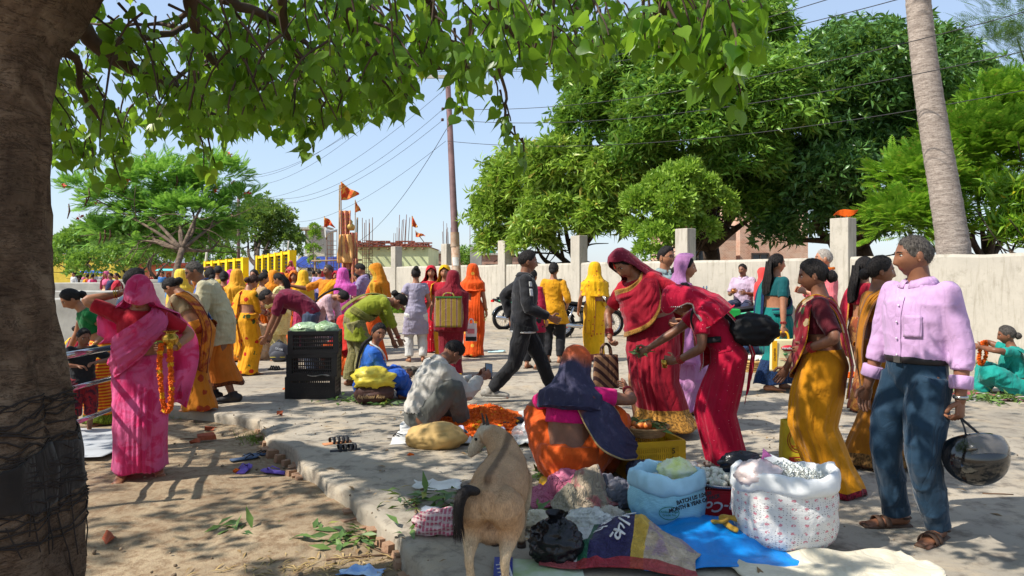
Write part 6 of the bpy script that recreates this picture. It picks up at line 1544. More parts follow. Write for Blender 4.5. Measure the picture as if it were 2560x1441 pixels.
# seated seller in teal at the far right
f = Fig('grey haired woman in teal sari sitting on the ground holding a marigold garland',2545,988,1.55,rot=100,q=1,skin='b',hair='g',pel=(0,0,.12),lean=12,fR=(-.06,.40,.07),fL=(.1,.36,.07),kR=(.9,.3,.7),kL=(-.9,.3,.7),R=(.08,.40,.62),L=(-.10,.42,.60),style='bun'); tq = C_('turquoise_sari',(30,160,146)); f.shirt(tq,hem=1.0,sleeve=.6,infl=.014,name='blouse'); f.loose(tq,infl=.04); f.pallu(tq,back=.95); SELL = f
# man in lilac shirt with helmet
ls = C_('lilac_shirt',(204,164,206),thin=.12,fold=(10,.4)); tr = C_('teal_navy_trousers',(26,52,72),thin=0)
f = Fig('grey haired man in lilac shirt and dark trousers carrying a black helmet',2292,1334,1.63,rot=136,sex='m',q=0,skin='b',hair='g',style='crop',fat=1.05,lean=-2,twist=6,head=(8,-34,0),R=(.27,.08,.80),L=(-.25,-.03,.80),fR=(.12,.02,.075),fL=(-.12,-.02,.075),curl=(.45,1.0),must=False,yaw=(14,20),barefoot=True)
f.shirt(ls,hem=.972,sleeve=1.62,infl=.019,collar=ls,wr=.0035,name='shirt'); f.pants(tr,infl=.024,top=.985,winfl=.008,end=1.02)
for sd in 'RL':
    e,w_ = f.elb[sd],f.wri[sd]; u_ = (w_-e)/np.linalg.norm(w_-e); c_ = e*.30+w_*.70
    MB().tube([c_-u_*.035,c_-u_*.03,c_+u_*.03,c_+u_*.036],[.052,.058,.056,.050],16).build('rolled_cuff',ls,f.root)
MB().tube([f.M(np.array([[.178*math.cos(t),.134*math.sin(t),.975]]),True)[0] for t in np.linspace(0,6.283,40)],[(.006,.020)]*40,8,cap=False,up=(0,0,1)).build('belt',mat('dark_leather',(34,28,28),.5),f.root)
MB().box(f.M(np.array([[0,.142,.975]]),True)[0],(.045,.012,.035)).build('buckle',mat('dull_steel',(130,126,120),.3,.8),f.root,smooth=False)
def on_shirt(x0,x1,z0,z1,off=.015,n=8,nm='pocket',m=ls):
    U,V_ = np.meshgrid(np.linspace(x0,x1,n),np.linspace(z0,z1,n)); rx,ry,cy = f.rad_at(V_)
    Y_ = cy+(ry+off+.010)*np.sqrt(np.maximum(.05,1-(U/(rx+off+.010))**2)); return MB().grid(f.M(np.stack([U,Y_,V_],-1))).build(nm,m,f.root,thick=.002)
on_shirt(-.125,-.035,1.10,1.22); on_shirt(-.018,.018,.98,1.32,.014,14,'placket')
for z in (1.0,1.09,1.18,1.27):
    rx,ry,cy = f.rad_at(z); p_ = f.M(np.array([[0,cy+ry+.034,z]]))[0]; MB().sphere(p_,(.006,.004,.006),8,6).build('button',mat('pale_button',(224,206,222),.4),f.root)
MB().tube([f.wri['L']+.033*(math.cos(t)*np.array([1,0,0])+math.sin(t)*np.array([0,1,0])) for t in np.linspace(0,6.283,18)],[(.005,.010)]*18,6,cap=False,up=(0,0,1)).build('watch',mat('watch_steel',(180,178,172),.2,.9,bump=0),f.root)
f.feet_on('sandal',mat('brown_leather_sandal',(84,62,48),.8)); LILAC = f
# orange squatting woman with navy pallu
f = Fig('squatting fruit seller in orange sari and navy shawl end, back to the camera',1425,1208,1.6,rot=-14,q=0,skin='b',fat=1.28,pel=(0,0,.19),lean=14,head=(12,-14,0),fR=(.2,.30,.075),fL=(-.2,.30,.075),kR=(.6,.8,.5),kL=(-.6,.8,.5),R=(.34,.38,.62),L=(-.25,.40,.50),pR=(1,-.4,-.2),style='none')
os_ = C_('orange_sari_squat',(226,92,24),thin=.15); f.loose(os_,infl=.04,fill=.15,wr=.006,top=.985)
f.shirt(C_('fuchsia_blouse',(214,16,112),thin=.1),hem=1.13,sleeve=.6,infl=.014,name='blouse',wr=.003)
t = NT('cloth_rust_navy'); v = t.coord('Object'); sx = t.n('SeparateXYZ'); t.l(t.coord('UV'),sx.inputs[0]); nn = t.noise(v,5,3)
fac = t.math('ADD',sx.outputs[0],t.math('MULTIPLY',nn,.5)); c1 = t.ramp(fac,[(.62,lin((190,80,26))),(.80,lin((120,60,40))),(.95,lin((40,38,66)))])
c1 = t.mix(t.ramp(t.noise(t.coord('UV',(1,8,1)),9,2),[(.66,(0,0,0,1)),(.7,(.35,.35,.35,1))]),c1,lin((120,120,150)))
bb = t.math('MAXIMUM',t.math('LESS_THAN',sx.outputs[1],.035),t.math('GREATER_THAN',sx.outputs[1],.965)); c1 = t.mix(bb,c1,lin((170,140,90)))
t.l(c1,t.b.inputs['Base Color']); t.b.inputs['Roughness'].default_value = .8; t.bump(t.noise(v,12,3,.5,1),.4,.03); rn = t.m; _M['cloth_rust_navy'] = rn
f.veil(rn,end=1.24,front=104,chest=112,full=.12)
f.pallu(rn,lo=[(-.06,-.13,1.36),(.05,-.15,1.26),(.16,-.18,1.10),(.26,-.20,.99),(.38,-.10,.92),(.46,.08,.90)],hi=[(.02,-.02,1.42),(.10,-.02,1.41),(.20,-.02,1.37),(.28,.02,1.28),(.36,.10,1.16),(.42,.20,1.05)],nf=5,amp=.014,off=.04,name='sari_pallu'); f.bangles('R',redb,3); SQUAT = f
f = Fig('woman in red blouse and orange sari squatting behind the black crates',875,942,1.5,rot=30,q=1,pel=(0,0,.19),lean=20,fR=(.2,.28,.075),fL=(-.2,.28,.075),kR=(.5,.8,.5),kL=(-.5,.8,.5),R=(.2,.5,.4),L=(-.2,.5,.4),style='none'); f.loose(os_,infl=.04,fill=.12); f.shirt(mar_blouse,hem=1.0,sleeve=.6,infl=.014,name='blouse'); f.veil(C_('red_orange_veil',(214,50,40)),end=1.1)
# ---- people at the brick bench and far away
far = [('seated woman in orange and pink sari at the end of the low yellow parapet',727,752,1.5,170,'f',(236,140,20),(226,90,110),0,33,'sit'),
       ('woman in red sari standing by the brick bench',756,778,1.6,90,'f',(206,24,66),(206,24,66),1,None,''),('man in white shirt with arms folded on the brick bench',784,776,1.62,10,'m',(226,226,224),(96,92,84),0,None,''),
       ('woman in coral veil turning away at the brick bench',806,778,1.58,-60,'f',(226,60,60),(226,60,60),1,None,''),('man in lavender shirt and blue jeans walking away',798,790,1.62,15,'m',(196,176,226),(52,66,130),0,None,''),
       ('person in red veil behind the long haired woman',703,800,1.5,120,'f',(200,30,40),(200,30,40),1,None,''),('woman with black hair in maroon blouse behind the cream blouse',664,820,1.5,60,'f',(150,30,60),(120,30,60),0,None,''),
       ('man with black hair and blue scarf behind the orange veil',662,818,1.58,100,'m',(60,80,140),(70,70,80),0,None,''),
       ('woman in pink sari with her back turned by the painted letters',232,768,1.5,0,'f',(226,150,190),(216,60,110),0,None,''),('woman in yellow sari and orange blouse by the painted letters',219,766,1.5,0,'f',(236,170,30),(230,90,40),0,None,''),
       ('woman in peach sari and pink veil beside the concrete steps',266,790,1.55,160,'f',(236,190,150),(230,110,150),1,None,''),('woman in navy blouse beside the peach sari',277,792,1.5,150,'f',(46,50,90),(60,50,90),0,None,''),('dark haired woman in red next to the navy blouse',292,796,1.5,140,'f',(200,40,60),(180,40,60),0,None,''),
       ('bather in red and green sari sitting on the concrete wall',176,758,1.5,120,'f',(206,30,40),(120,140,30),1,None,'sit'),('man in white shirt on the steps above the red bather',184,752,1.6,150,'m',(226,226,226),(80,80,90),0,None,''),
       ('person in blue clothes by the iron fence',406,762,1.6,170,'m',(60,120,190),(50,60,90),0,None,''),('man in white shirt near the salmon house',405,748,1.6,190,'m',(230,230,230),(60,60,80),0,None,''),('person in orange by the iron fence',423,764,1.55,180,'f',(232,100,40),(220,80,30),1,None,''),
       ('man in cream shirt near the iron fence',434,768,1.6,180,'m',(226,212,160),(120,100,80),0,None,''),('person in red walking by the salmon house',377,752,1.55,90,'f',(206,50,50),(180,50,60),0,None,''),('stallkeeper in white under the blue awning',240,731,1.6,180,'m',(226,226,226),(90,90,90),0,None,''),
       ('stallkeeper in yellow beside the blue awning',230,731,1.6,180,'f',(236,190,60),(226,190,60),0,None,''),('person in pink at the distant stalls',208,732,1.55,150,'f',(226,130,160),(220,120,150),1,None,''),('person in crimson at the distant stalls',196,730,1.55,120,'f',(170,30,60),(170,30,60),1,None,''),('man in grey shirt at the distant stalls',252,733,1.6,160,'m',(150,150,160),(60,60,70),0,None,''),('woman in orange veil at the tea stall',268,735,1.55,200,'f',(236,130,30),(230,120,30),1,None,'')]
for (lab,px,py,H_,rt_,sx_,c1,c2,vl_,dd,pose) in far:
    kw = {}
    if pose == 'sit': kw = dict(pel=(0,0,.12),fR=(-.1,.34,.07),fL=(.1,.32,.07),kR=(1,.4,.4),kL=(-1,.4,.4),R=(.1,.3,.4),L=(-.1,.3,.4))
    p = G(px,py)
    if dd: p = D(px,697,dd)
    f = Fig(lab,pos=p,H=H_,rot=rt_,sex=sx_,q=2,style='none' if vl_ else ('short' if sx_ == 'm' else 'bun'),seed=px,**kw)
    m1 = C_('far%d%d%d' % c1,c1); m2 = C_('far%d%d%d' % c2,c2)
    if sx_ == 'm': f.shirt(m1,hem=.82,sleeve=1.4,infl=.026); f.pants(m2,winfl=.012)
    elif pose == 'sit': f.loose(m1,infl=.04); f.shirt(m2,hem=1.0,sleeve=.7,infl=.014,name='blouse'); f.veil(m2,end=1.0)
    else: sari(f,m1,m2,m1 if not vl_ else m2,veil=dict(end=1.0) if vl_ else None,pallu=not vl_)
# bathers sitting beyond the railing
f = Fig('bather with bare back and hair in a pink tie by the railing',190,898,1.55,rot=-40,z=DIRTZ,q=1,skin='c',pel=(0,0,.3),lean=10,fR=(.12,.3,.075),fL=(-.12,.3,.075),R=(.1,.3,.95),L=(-.1,.3,.9),style='bun'); f.loose(C_('pale_pink_wrap',(226,180,200)),infl=.03); f.pallu(C_('pink_white_wrap',(232,170,200)),back=.95)
f = Fig('person in yellow veil beside the old tree trunk',163,880,1.55,rot=-60,z=DIRTZ,q=1,pel=(0,0,.45),lean=6,fR=(.12,.35,.075),fL=(-.12,.35,.075),style='none'); f.loose(C_('yellow_wrap',(240,190,30)),infl=.04); f.shirt(C_('yellow_wrap',(0,0,0)),hem=1.0,sleeve=.7,infl=.014,name='blouse'); f.veil(C_('amber_veil',(246,170,20)),end=1.05)
f = Fig('squatting woman in blue and crimson among the bathers',178,948,1.5,rot=-70,z=DIRTZ,q=1,pel=(0,0,.2),lean=18,fR=(.15,.28,.075),fL=(-.15,.28,.075),kR=(.5,.8,.5),kL=(-.5,.8,.5),R=(.1,.45,.5),L=(-.1,.45,.5),style='bun'); f.loose(C_('royal_blue',(40,70,190)),infl=.04); f.shirt(C_('crimson_top',(0,0,0)),hem=1.0,sleeve=.7,infl=.014,name='blouse'); f.pallu(C_('yellow_wrap',(0,0,0)),back=.95)
# ================================================================== objects
def lump(r,seed=0,nu=40,nv=26,amp=.12,fr=2.2,flat=.0,ridge=.06,rf=6):
    """crumpled bag surface around the origin, flattened at the bottom"""
    D_ = sphdirs(nu,nv); n = fbm(D_*fr+seed*7.3,3,seed); rd = 1-2*np.abs(vnoise(D_*rf+seed*3.1+.6*n[...,None],seed+5)); rd2 = 1-2*np.abs(vnoise(D_*rf*2.3+seed,seed+9))
    P = D_*(1+amp*n+ridge*rd+ridge*.5*rd2)[...,None]*np.array(r)
    P[...,2] = np.where(P[...,2] < -r[2]*(1-flat),-r[2]*(1-flat)+(P[...,2]+r[2]*(1-flat))*.1,P[...,2])
    P[...,2] += r[2]*(1-flat)
    mb = MB(); mb.grid(P,wrap=True,flip=True); o = mb.n-nu*nv
    mb.f.append([o+j for j in range(nu)]); mb.f.append([o+(nv-1)*nu+j for j in range(nu)][::-1]); mb.mi += [0,0]
    return mb
def sheet(w_,d_,nx,ny,hfun,edge=.12,seed=0):
    """cloth lying on the ground with an uneven outline"""
    U,V_ = np.meshgrid(np.linspace(-1,1,nx),np.linspace(-1,1,ny))
    e = 1+edge*fbm(np.stack([U*1.5+seed,V_*1.5,0*U],-1),2,seed)
    X_ = U*w_/2*e; Y_ = V_*d_/2*e
    P = np.stack([X_,Y_,hfun(X_,Y_,U,V_)],-1)
    return MB().grid(P,uv=np.stack([(U+1)/2,(V_+1)/2],-1))
def ridged(X_,Y_,f_,seed=0): return 1-2*np.abs(vnoise(np.stack([X_*f_+seed,Y_*f_,0*X_+seed],-1),seed))
GL = {'p': [[(.7,0),(.7,-1)],[(.15,0),(.15,-.4),(.35,-.62),(.7,-.5)]],'k': [[(.5,0),(.5,-1)],[(.5,-.38),(.25,-.28),(.12,-.5),(.25,-.68),(.5,-.55)],[(.5,-.42),(.78,-.32),(.88,-.5),(.82,-.75)]],'a': [[(.3,0),(.3,-1)]],'r': [[(.3,0),(.45,-.25),(.2,-.48),(.55,-1)]],'g': [[(.65,0),(.65,-1)],[(.25,0),(.25,-.55),(.12,-.65)]],'s': [[(.75,0),(.75,-1)],[(.2,0),(.4,-.2),(.15,-.5),(.45,-.55),(.75,-.5)],[(.45,-.55),(.3,-.95)]]}
def hindi(name,word,size,m,parent,loc,rot):
    """hand-drawn letters hanging from a headline"""
    mb = MB(); x = 0
    for ch in word:
        for st_ in GL[ch]: mb.tube(catmull([(x+a,b,0) for a,b in st_],12 if len(st_) > 2 else 3)*size,[(.085*size,.002)]*(12 if len(st_) > 2 else 3),6,up=(0,0,1))
        x += .55 if ch in 'ar' else .95
    mb.tube([(-.05*size,0,.0005),(x*size,0,.0005)],[(.085*size,.002)]*2,6,up=(0,0,1))
    mb.v = [v_-np.array([x*size/2,-size/2,0]) for v_ in mb.v]
    o = mb.build(name,m,parent,loc=loc); o.rotation_euler = rot; return o
# ---- railing
st = mat('stainless_tube',(190,190,192),.22,.9,var=.06,bump=0)
ra = empty('steel_railing',G(230,1090,DIRTZ),0,'stainless steel railing with three rails between the old trunk and the woman in pink','railing')
b0 = ra.location
for (a,b) in (((120,897),(300,866)),((130,985),(300,940)),((140,1076),(300,1015))):
    A_,B_ = D(a[0],a[1],4.6)-b0,D(b[0],b[1],6.3)-b0
    MB().tube([A_,B_],.024 if a[1] < 900 else .017,12).build('rail',st,ra)
for (px,d) in ((122,4.62),(301,6.32),(420,8.2)):
    z_ = 1.42-(880-690)/F*5.3; p = Vector(((px-1280)/F*d,d,0))-b0; p.z = 0
    if px < 400: MB().tube([p,p+Vector((0,0,.92))],.024,12).build('post',st,ra)
# ---- tarpaulin by the railing
ws = mat('pale_tarp',(172,174,176),.6,var=.15,vs=5,bump=.4,bs=12)
o = sheet(.95,1.1,40,40,lambda X_,Y_,U,V_: .012+.018*ridged(X_,Y_,3,2),.2,seed=3).build('tarpaulin',ws,None,thick=.004,loc=G(205,1104,DIRTZ+.02)); tag(o,'pale grey plastic tarpaulin spread below the railing','tarpaulin')
# ---- crates
def crate(name,label,loc,rz,w_,d_,h_,m,group,cat='crate',nb=20):
    r = empty(name,loc,rz,label,cat,group)
    sh = MB(); t_ = .018
    for z in (t_,h_-.02):
        hh = .035 if z < .05 else .04
        sh.box((0,-d_/2,z),(w_,t_,hh)); sh.box((0,d_/2,z),(w_,t_,hh)); sh.box((-w_/2,0,z),(t_,d_-t_,hh)); sh.box((w_/2,0,z),(t_,d_-t_,hh))
    for x in (-1,1):
        for y in (-1,1): sh.box((x*(w_/2-.02),y*(d_/2-.004),h_/2),(.055,.024,h_-.01)); sh.box((x*(w_/2-.002),y*(d_/2-.02),h_/2),(.024,.05,h_-.012))
    sh.box((0,0,.012),(w_-.02,d_-.02,.012))
    so_ = sh.build('shell',m,r,smooth=False)
    for sx,sy,L,off,ax in ((1,0,w_,-d_/2,0),(1,0,w_,d_/2,0),(0,1,d_,-w_/2,1),(0,1,d_,w_/2,1)):
        g = MB(); n_ = max(5,int(nb*L/w_))
        for k in range(n_):
            u_ = -L/2+.05+(L-.1)*k/(n_-1); c = (u_,off,h_/2) if ax == 0 else (off,u_,h_/2)
            g.box(c,(.012,.009,h_-.05) if ax == 0 else (.009,.012,h_-.05))
        for z in (h_*.32,h_*.5,h_*.68):
            g.box((0,off,z) if ax == 0 else (off,0,z),(L-.05,.011,.012) if ax == 0 else (.011,L-.05,.012))
        for z in (h_*.12,h_*.88): g.box((0,off,z) if ax == 0 else (off,0,z),(L-.05,.010,h_*.13) if ax == 0 else (.010,L-.05,h_*.13))
        q = g.build('side_lattice',m,r,smooth=False); q['kind'] = 'stuff'
    return r
bp = mat('black_plastic',(26,26,28),.45,var=.2,bump=.1); yp_ = mat('yellow_plastic',(206,156,22),.45,var=.15,bump=.1); rp_ = mat('red_plastic',(186,24,28),.4,var=.12,bump=.1)
cl = G(785,1000); cl.y += .19; cl.x = (787-1280)/F*8.45
for k,lab in enumerate(('black plastic crate at the bottom of the stack, solid sided','black plastic crate in the middle of the stack','black plastic crate on top of the stack, filled with bagged greens')):
    c_ = crate('plastic_crate',lab,cl+Vector((.012*k-.01,0,.262*k)),.06+.03*k,.55,.37,.262,bp,'stacked black crates')
    if k == 0: MB().box((0,-.186,.115),(.5,.006,.16)).build('front_panel',bp,c_,smooth=False)
gz = mat('clear_wrap_green',(176,196,160),.15,var=.3,vs=9,bump=.6,bs=20,c2=(84,116,62),bd=.02)
for k,(dx,rr_,lab) in enumerate(((-.10,(.17,.14,.075),'bulging clear plastic bag of green vegetables on the top crate'),(.14,(.13,.13,.085),'round bag of guavas on the top crate'))):
    o = lump(rr_,3+k,amp=.1,ridge=.08,flat=.3).build('vegetable_bag',gz,None,loc=cl+Vector((dx,0,.262*3-.045))); tag(o,lab,'bag')
o = sheet(.24,.05,14,8,lambda X_,Y_,U,V_: .008*np.sin(U*4)+.004*V_).build('newspaper',mat('newsprint',(112,108,102),.9,var=.4,vs=40),None,thick=.003,loc=cl+Vector((.1,-.2,.262+.02))); tag(o,'strip of newspaper hanging out between the black crates','newspaper')
# yellow fruit crate with basket
yc = G(1632,1202); yc.y += .16
r = crate('plastic_crate','yellow plastic crate numbered 5 2 0 carrying the fruit basket',yc,.25,.40,.31,.27,yp_,None)
for k,ch in enumerate('520'): text('number',ch,.055,mat('dark_ink',(40,34,24),.7),r,(.11,-.172,.20-.06*k),(math.pi/2,math.pi/2*0,0))
def basket(label,loc,rad_,h_,m,n=26):
    r = empty('cane_basket',loc,0,label,'basket')
    sh = MB()
    for k in range(5):
        z = h_*k/4; rr_ = rad_*(.78+.22*k/4)
        sh.tube([(rr_*math.cos(t)*(1+.012*math.sin(t*n*.5+k*math.pi)),rr_*math.sin(t)*(1+.012*math.sin(t*n*.5+k*math.pi)),z+.012) for t in np.linspace(0,6.283,60)],h_*.16,6,cap=False)
    sh.lathe([(rad_*.8,.004),(rad_*.01,.006)],24,cap=False); sh.build('weave',m,r); return r
cane = mat('cane',(166,126,82),.8,var=.3,vs=14,bump=.4)
bk = basket('shallow cane basket of small fruits and leaves on the yellow crate',yc+Vector((-.03,-.02,.285)),.17,.055,cane)
frm = mat('red_yellow_fruit',(206,96,44),.4,var=.4,vs=18,c2=(214,160,70))
fm_ = MB().sphere((0,0,0),(.024,.024,.026),12,8).mesh('fruit',True)
for k in range(15):
    a = R.uniform(0,6.28); q = R.uniform(0,.12); o = link('fruit',fm_,frm,None,loc=bk.location+Vector((q*math.cos(a),q*math.sin(a),.045+R.uniform(0,.03)))); tag(o,'small reddish fruit heaped in the shallow cane basket','fruit','fruits in the shallow cane basket')
gl = leafmat('mango_leaf_litter',(54,84,36),(96,122,56),(150,150,70),.1,.5)
lv_ = leaf_tris(.28,.05,.1)
def leaves(name,label,loc,n,w_,d_,h_,L=(.09,.16),seed=0,cat='leaves'):
    rg = np.random.default_rng(seed); P = np.stack([rg.normal(size=n)*w_/2.6,rg.normal(size=n)*d_/2.6,.012+h_*rg.random(n)*np.exp(-2*rg.random(n))],-1)
    d = rg.normal(size=(n,3))*np.array([1,1,.25])
    V,Fq = scatter(lv_[0],lv_[1],P,rotm(d=d,roll=rg.normal(size=n)*.5,size=rg.uniform(L[0],L[1],n)))
    o = link(name,fastmesh(name,V,Fq),gl,None,loc=loc); tag(o,label,cat,kind='stuff'); return o
leaves('leaf_litter','mango leaves lying over the fruit basket',bk.location+Vector((.03,.03,.06)),16,.2,.2,.05,seed=1)
for (px,py,n,w_,d_,seed,z,lab) in ((1075,1262,60,.3,.3,2,0,'heap of cut leaves behind the goat'),(870,1356,70,.3,.22,3,DIRTZ,'heap of cut leaves on the dirt below the kerb'),(600,1328,20,.2,.08,4,DIRTZ,'small cluster of leaves on the dirt'),(1370,1200,30,.3,.2,5,0,'leaves beside the squatting fruit seller'),
                       (870,1005,40,.4,.25,6,0,'green leaves scattered by the stack of crates'),(970,1012,40,.35,.2,7,0,'green leaves in front of the yellow sack'),(1300,1130,18,.5,.15,8,0,'stray leaves near the flower cloth'),(1340,1300,40,.3,.25,9,0,'leaves around the cloth heap'),(2480,1000,160,.7,.3,10,0,'bed of green leaves before the seated garland seller'),(1560,1290,10,.15,.15,12,0,'a few leaves by the printed sack'),(1010,1330,10,.2,.1,13,0,'dry leaves at the kerb edge')):
    leaves('leaf_litter',lab,G(px,py,z)+Vector((0,0,.004)),n,w_,d_,.06 if n > 25 else .02,seed=seed)
rg = np.random.default_rng(77)
for (px,py,n,w_,d_,z,lab) in ((860,1425,260,.7,.25,DIRTZ,'dry straw and leaf scraps at the foot of the broken kerb'),(1480,1330,80,.9,.4,0,'scattered straw and scraps around the cloth heap'),(1180,1240,90,.8,.5,0,'straw scraps on the road behind the goat')):
    c_ = G(px,py,z); P = np.stack([c_.x+rg.normal(size=n)*w_/2.5,c_.y+rg.normal(size=n)*d_/2.5,0*rg.random(n)+z+.012],-1); V,Fq = scatter(lv_[0]*np.array([.35,1,1]),lv_[1],P,rotm(d=rg.normal(size=(n,3))*np.array([1,1,.12]),size=rg.uniform(.04,.12,n)))
    o = link('straw_litter',fastmesh('straw',V,Fq),leafmat('straw',(150,122,78),(186,160,110),None,.05,.8)); tag(o,lab,'litter',kind='stuff')
P = np.stack([rg.uniform(-4,4,260),rg.uniform(2.5,9,260),0*rg.random(260)],-1); P[:,2] = np.where(P[:,0] < kerb_x(P[:,1])-.05,DIRTZ+.02,.02)
V,Fq = scatter(lv_[0],lv_[1],P,rotm(d=rg.normal(size=(260,3))*np.array([1,1,.1]),size=rg.uniform(.03,.10,260)))
o = link('dry_leaf_litter',fastmesh('dry_leaves',V,Fq),leafmat('dry_leaf',(120,92,60),(150,120,80),None,.05,.8)); tag(o,'dry leaves and scraps scattered over the dirt and road','litter',kind='stuff')
# pebbles, clods and twigs
tv = MB().sphere((0,0,0),1,7,5,lambda d: .35*vnoise(d*2.1)); TV = tv.verts(); TF = []
for q in tv.f:
    for k in range(1,len(q)-1): TF.append((q[0],q[k],q[k+1]))
n = 900; P = np.stack([rg.uniform(-4,4.5,n),rg.uniform(2.4,9,n),0*rg.random(n)],-1); dirt = P[:,0] < kerb_x(P[:,1])-.05; P[:,2] = np.where(dirt,DIRTZ+.01,.004)
sz = rg.uniform(.003,.012,n)*np.where(dirt,1.3,.7)
V,Fq = scatter(TV,np.array(TF),P,rotm(d=rg.normal(size=(n,3)),size=sz)*np.array([1,1,.8]))
o = link('pebbles',fastmesh('pebbles',V,Fq,smooth=True),mat('pebble',(140,120,98),.95,var=.4,vs=2)); tag(o,'pebbles and clods on the dirt and road','gravel',kind='stuff')
brk = mat('broken_brick',(166,86,58),.95,var=.3,vs=10,bump=.5)
for (px,py,s_,z,lab) in ((745,1135,.09,DIRTZ,'broken orange brick piece at the foot of the kerb'),(515,1102,.10,DIRTZ,'flat reddish brick shard on the dirt'),(485,1112,.05,DIRTZ,'small brick shard beside the flat one'),(525,1080,.05,DIRTZ,'orange brick chip behind the flat shard'),(700,1040,.04,0,'small orange brick chip on the road edge'),(275,1358,.06,DIRTZ,'dark red brick scrap near the old trunk')):
    mb = MB().box((0,0,.03),(1.6*s_,.7*s_,.06 if s_ > .06 else .03)); v_ = mb.verts()+.012*NR.normal(size=(8,3)); mb.v = [v_]
    o = mb.build('brick_piece',brk,None,smooth=False,loc=G(px,py,z)); o.rotation_euler = (0,0,R.uniform(-.6,.6)); tag(o,lab,'brick')
twg = mat('dead_twig',(104,80,60),.9)
for k,(px,py,L,a,z) in enumerate(((490,1100,.3,.1,DIRTZ),(735,1360,.15,.6,DIRTZ),(930,1395,.5,.25,DIRTZ),(2130,1195,.15,.1,0),(1190,1035,.1,2,0),(980,1400,.35,2.3,DIRTZ),(1040,1275,.4,1.9,0),(2495,1240,.2,-.1,0))):
    p = [Vector((math.cos(a)*L*t+.02*math.sin(t*7),math.sin(a)*L*t,.012)) for t in (-.5,-.2,.1,.5)]
    o = MB().tube(p,[.006,.006,.005,.003],6).build('twig',twg,None,loc=G(px,py,z)); tag(o,['twig lying near the woman in pink','short twig in the middle of the dirt','long dry stalk by the leaf heap below the kerb','small twig behind the white sack','stub of twig by the flower cloth','crooked stalk at the broken kerb end','bent stem behind the goat','thin twig beside the black helmet'][k],'twig')
# ---- small flower crate, tray
r2 = G(1130,968); crate('plastic_crate','small yellow crate beyond the flower seller holding fruit',r2,-.1,.2,.2,.16,yp_,None,nb=7)
for k in range(7):
    o = link('fruit',fm_,mat('orange_brown_fruit',(196,108,56),.5,var=.3,vs=20),None,loc=r2+Vector((-.07+.024*k*(.8),-.04+.05*(k % 3),.17+.02*(k % 2)))); o.scale = (1.2,)*3; tag(o,'round brownish fruit heaped on the small yellow crate','fruit','fruits on the small yellow crate')
tr_ = G(1010,935); r = empty('goods_tray',tr_,.1,'black tray of dark wrapped goods in front of the bending olive woman','tray')
MB().box((0,0,.012),(.62,.34,.02)).build('base',bp,r,smooth=False)
for (x,y,w_,d_) in ((0,-.17,.62,.02),(0,.17,.62,.02),(-.31,0,.02,.34),(.31,0,.02,.34)): MB().box((x,y,.03),(w_,d_,.05)).build('rim',bp,r,smooth=False)
for k in range(6):
    o = lump((.07,.06,.05),40+k,18,12,flat=.3).build('wrapped_packet',mat('dark_packet',(84,78,66),.6,var=.4,vs=14),None,loc=tr_+Vector((-.22+.09*k,.04*((k % 3)-1),.025))); tag(o,'crumpled dark packet lying in the black goods tray','packet','packets in the black tray')
# ---- yellow sack on printed brown bag
sb = G(935,1008); r = lump((.22,.17,.13),11,amp=.08,flat=.2).build('printed_bag',mat('brown_printed_bag',(74,46,38),.6,var=.3),None,loc=sb); tag(r,'brown printed rice bag under the yellow sack beside the girl in blue','sack')
text('lettering','Rajdhani Rice',.055,mat('gold_ink',(196,160,110),.6),r,(0,-.182,.10),(math.pi/2-.25,0,.05),shear=.3)
o = lump((.22,.17,.12),14,amp=.22,ridge=.14,rf=4,flat=.2).build('yellow_sack',mat('yellow_poly',(216,196,66),.45,var=.25,vs=8,bump=.4,bs=14),None,loc=sb+Vector((0,.01,.17))); tag(o,'crumpled yellow plastic sack lying on the brown printed bag','sack')
# ---- flower seller's cloth and marigolds
fc = G(1190,1085); fs = mat('white_poly_sheet',(206,204,198),.7,var=.15,vs=6,bump=.3,bs=16)
o = sheet(1.5,1.5,60,50,lambda X_,Y_,U,V_: .008+.012*ridged(X_,Y_,4,8)+.03*np.maximum(0,ridged(X_,Y_,6,4))*((np.abs(U) > .75) | (V_ < -.7)),.1,5).build('flower_cloth',fs,None,thick=.004,loc=fc+Vector((.02,.25,.006))); tag(o,'white plastic sheet spread under the marigold heap','sheet')
mg_ = mat('marigold_petals',(240,112,8),.75,var=.25,vs=40,bump=.9,bs=160,c2=(206,74,4)); my_ = mat('marigold_yellow_petals',(246,178,20),.75,var=.2,vs=40,bump=.9,bs=160)
def flower_mesh(seed,nu=11,nv=7):
    rg_ = np.random.default_rng(seed); mb = MB().sphere((0,0,0),(.023,.023,.017),nu,nv,lambda d: .28*rg_.normal(size=d.shape[:2])); return mb.mesh('marigold',False)
fmsh = [flower_mesh(k) for k in range(5)]
for k,q in enumerate(fmsh): q.materials.append(my_ if k == 4 else mg_)
heap = empty('marigold_heap',G(1200,1066),0,'heap of strung orange marigolds on the white sheet','flowers'); hw,hd_ = .40,.70
def heap_h(x,y): return .12*np.exp(-(x/hw)**2*1.2-(y/hd_)**2*1.2)+.012*math.sin(x*30+y*9)
spots = []
while len(spots) < 1000:
    x,y = R.uniform(-1,1),R.uniform(-1,1)
    if abs(x)+abs(y)*.75 < 1.05 and x*x+y*y < 1.05: spots.append((x*hw,y*hd_))
spots.sort(key=lambda p: p[1])
rest = MB()
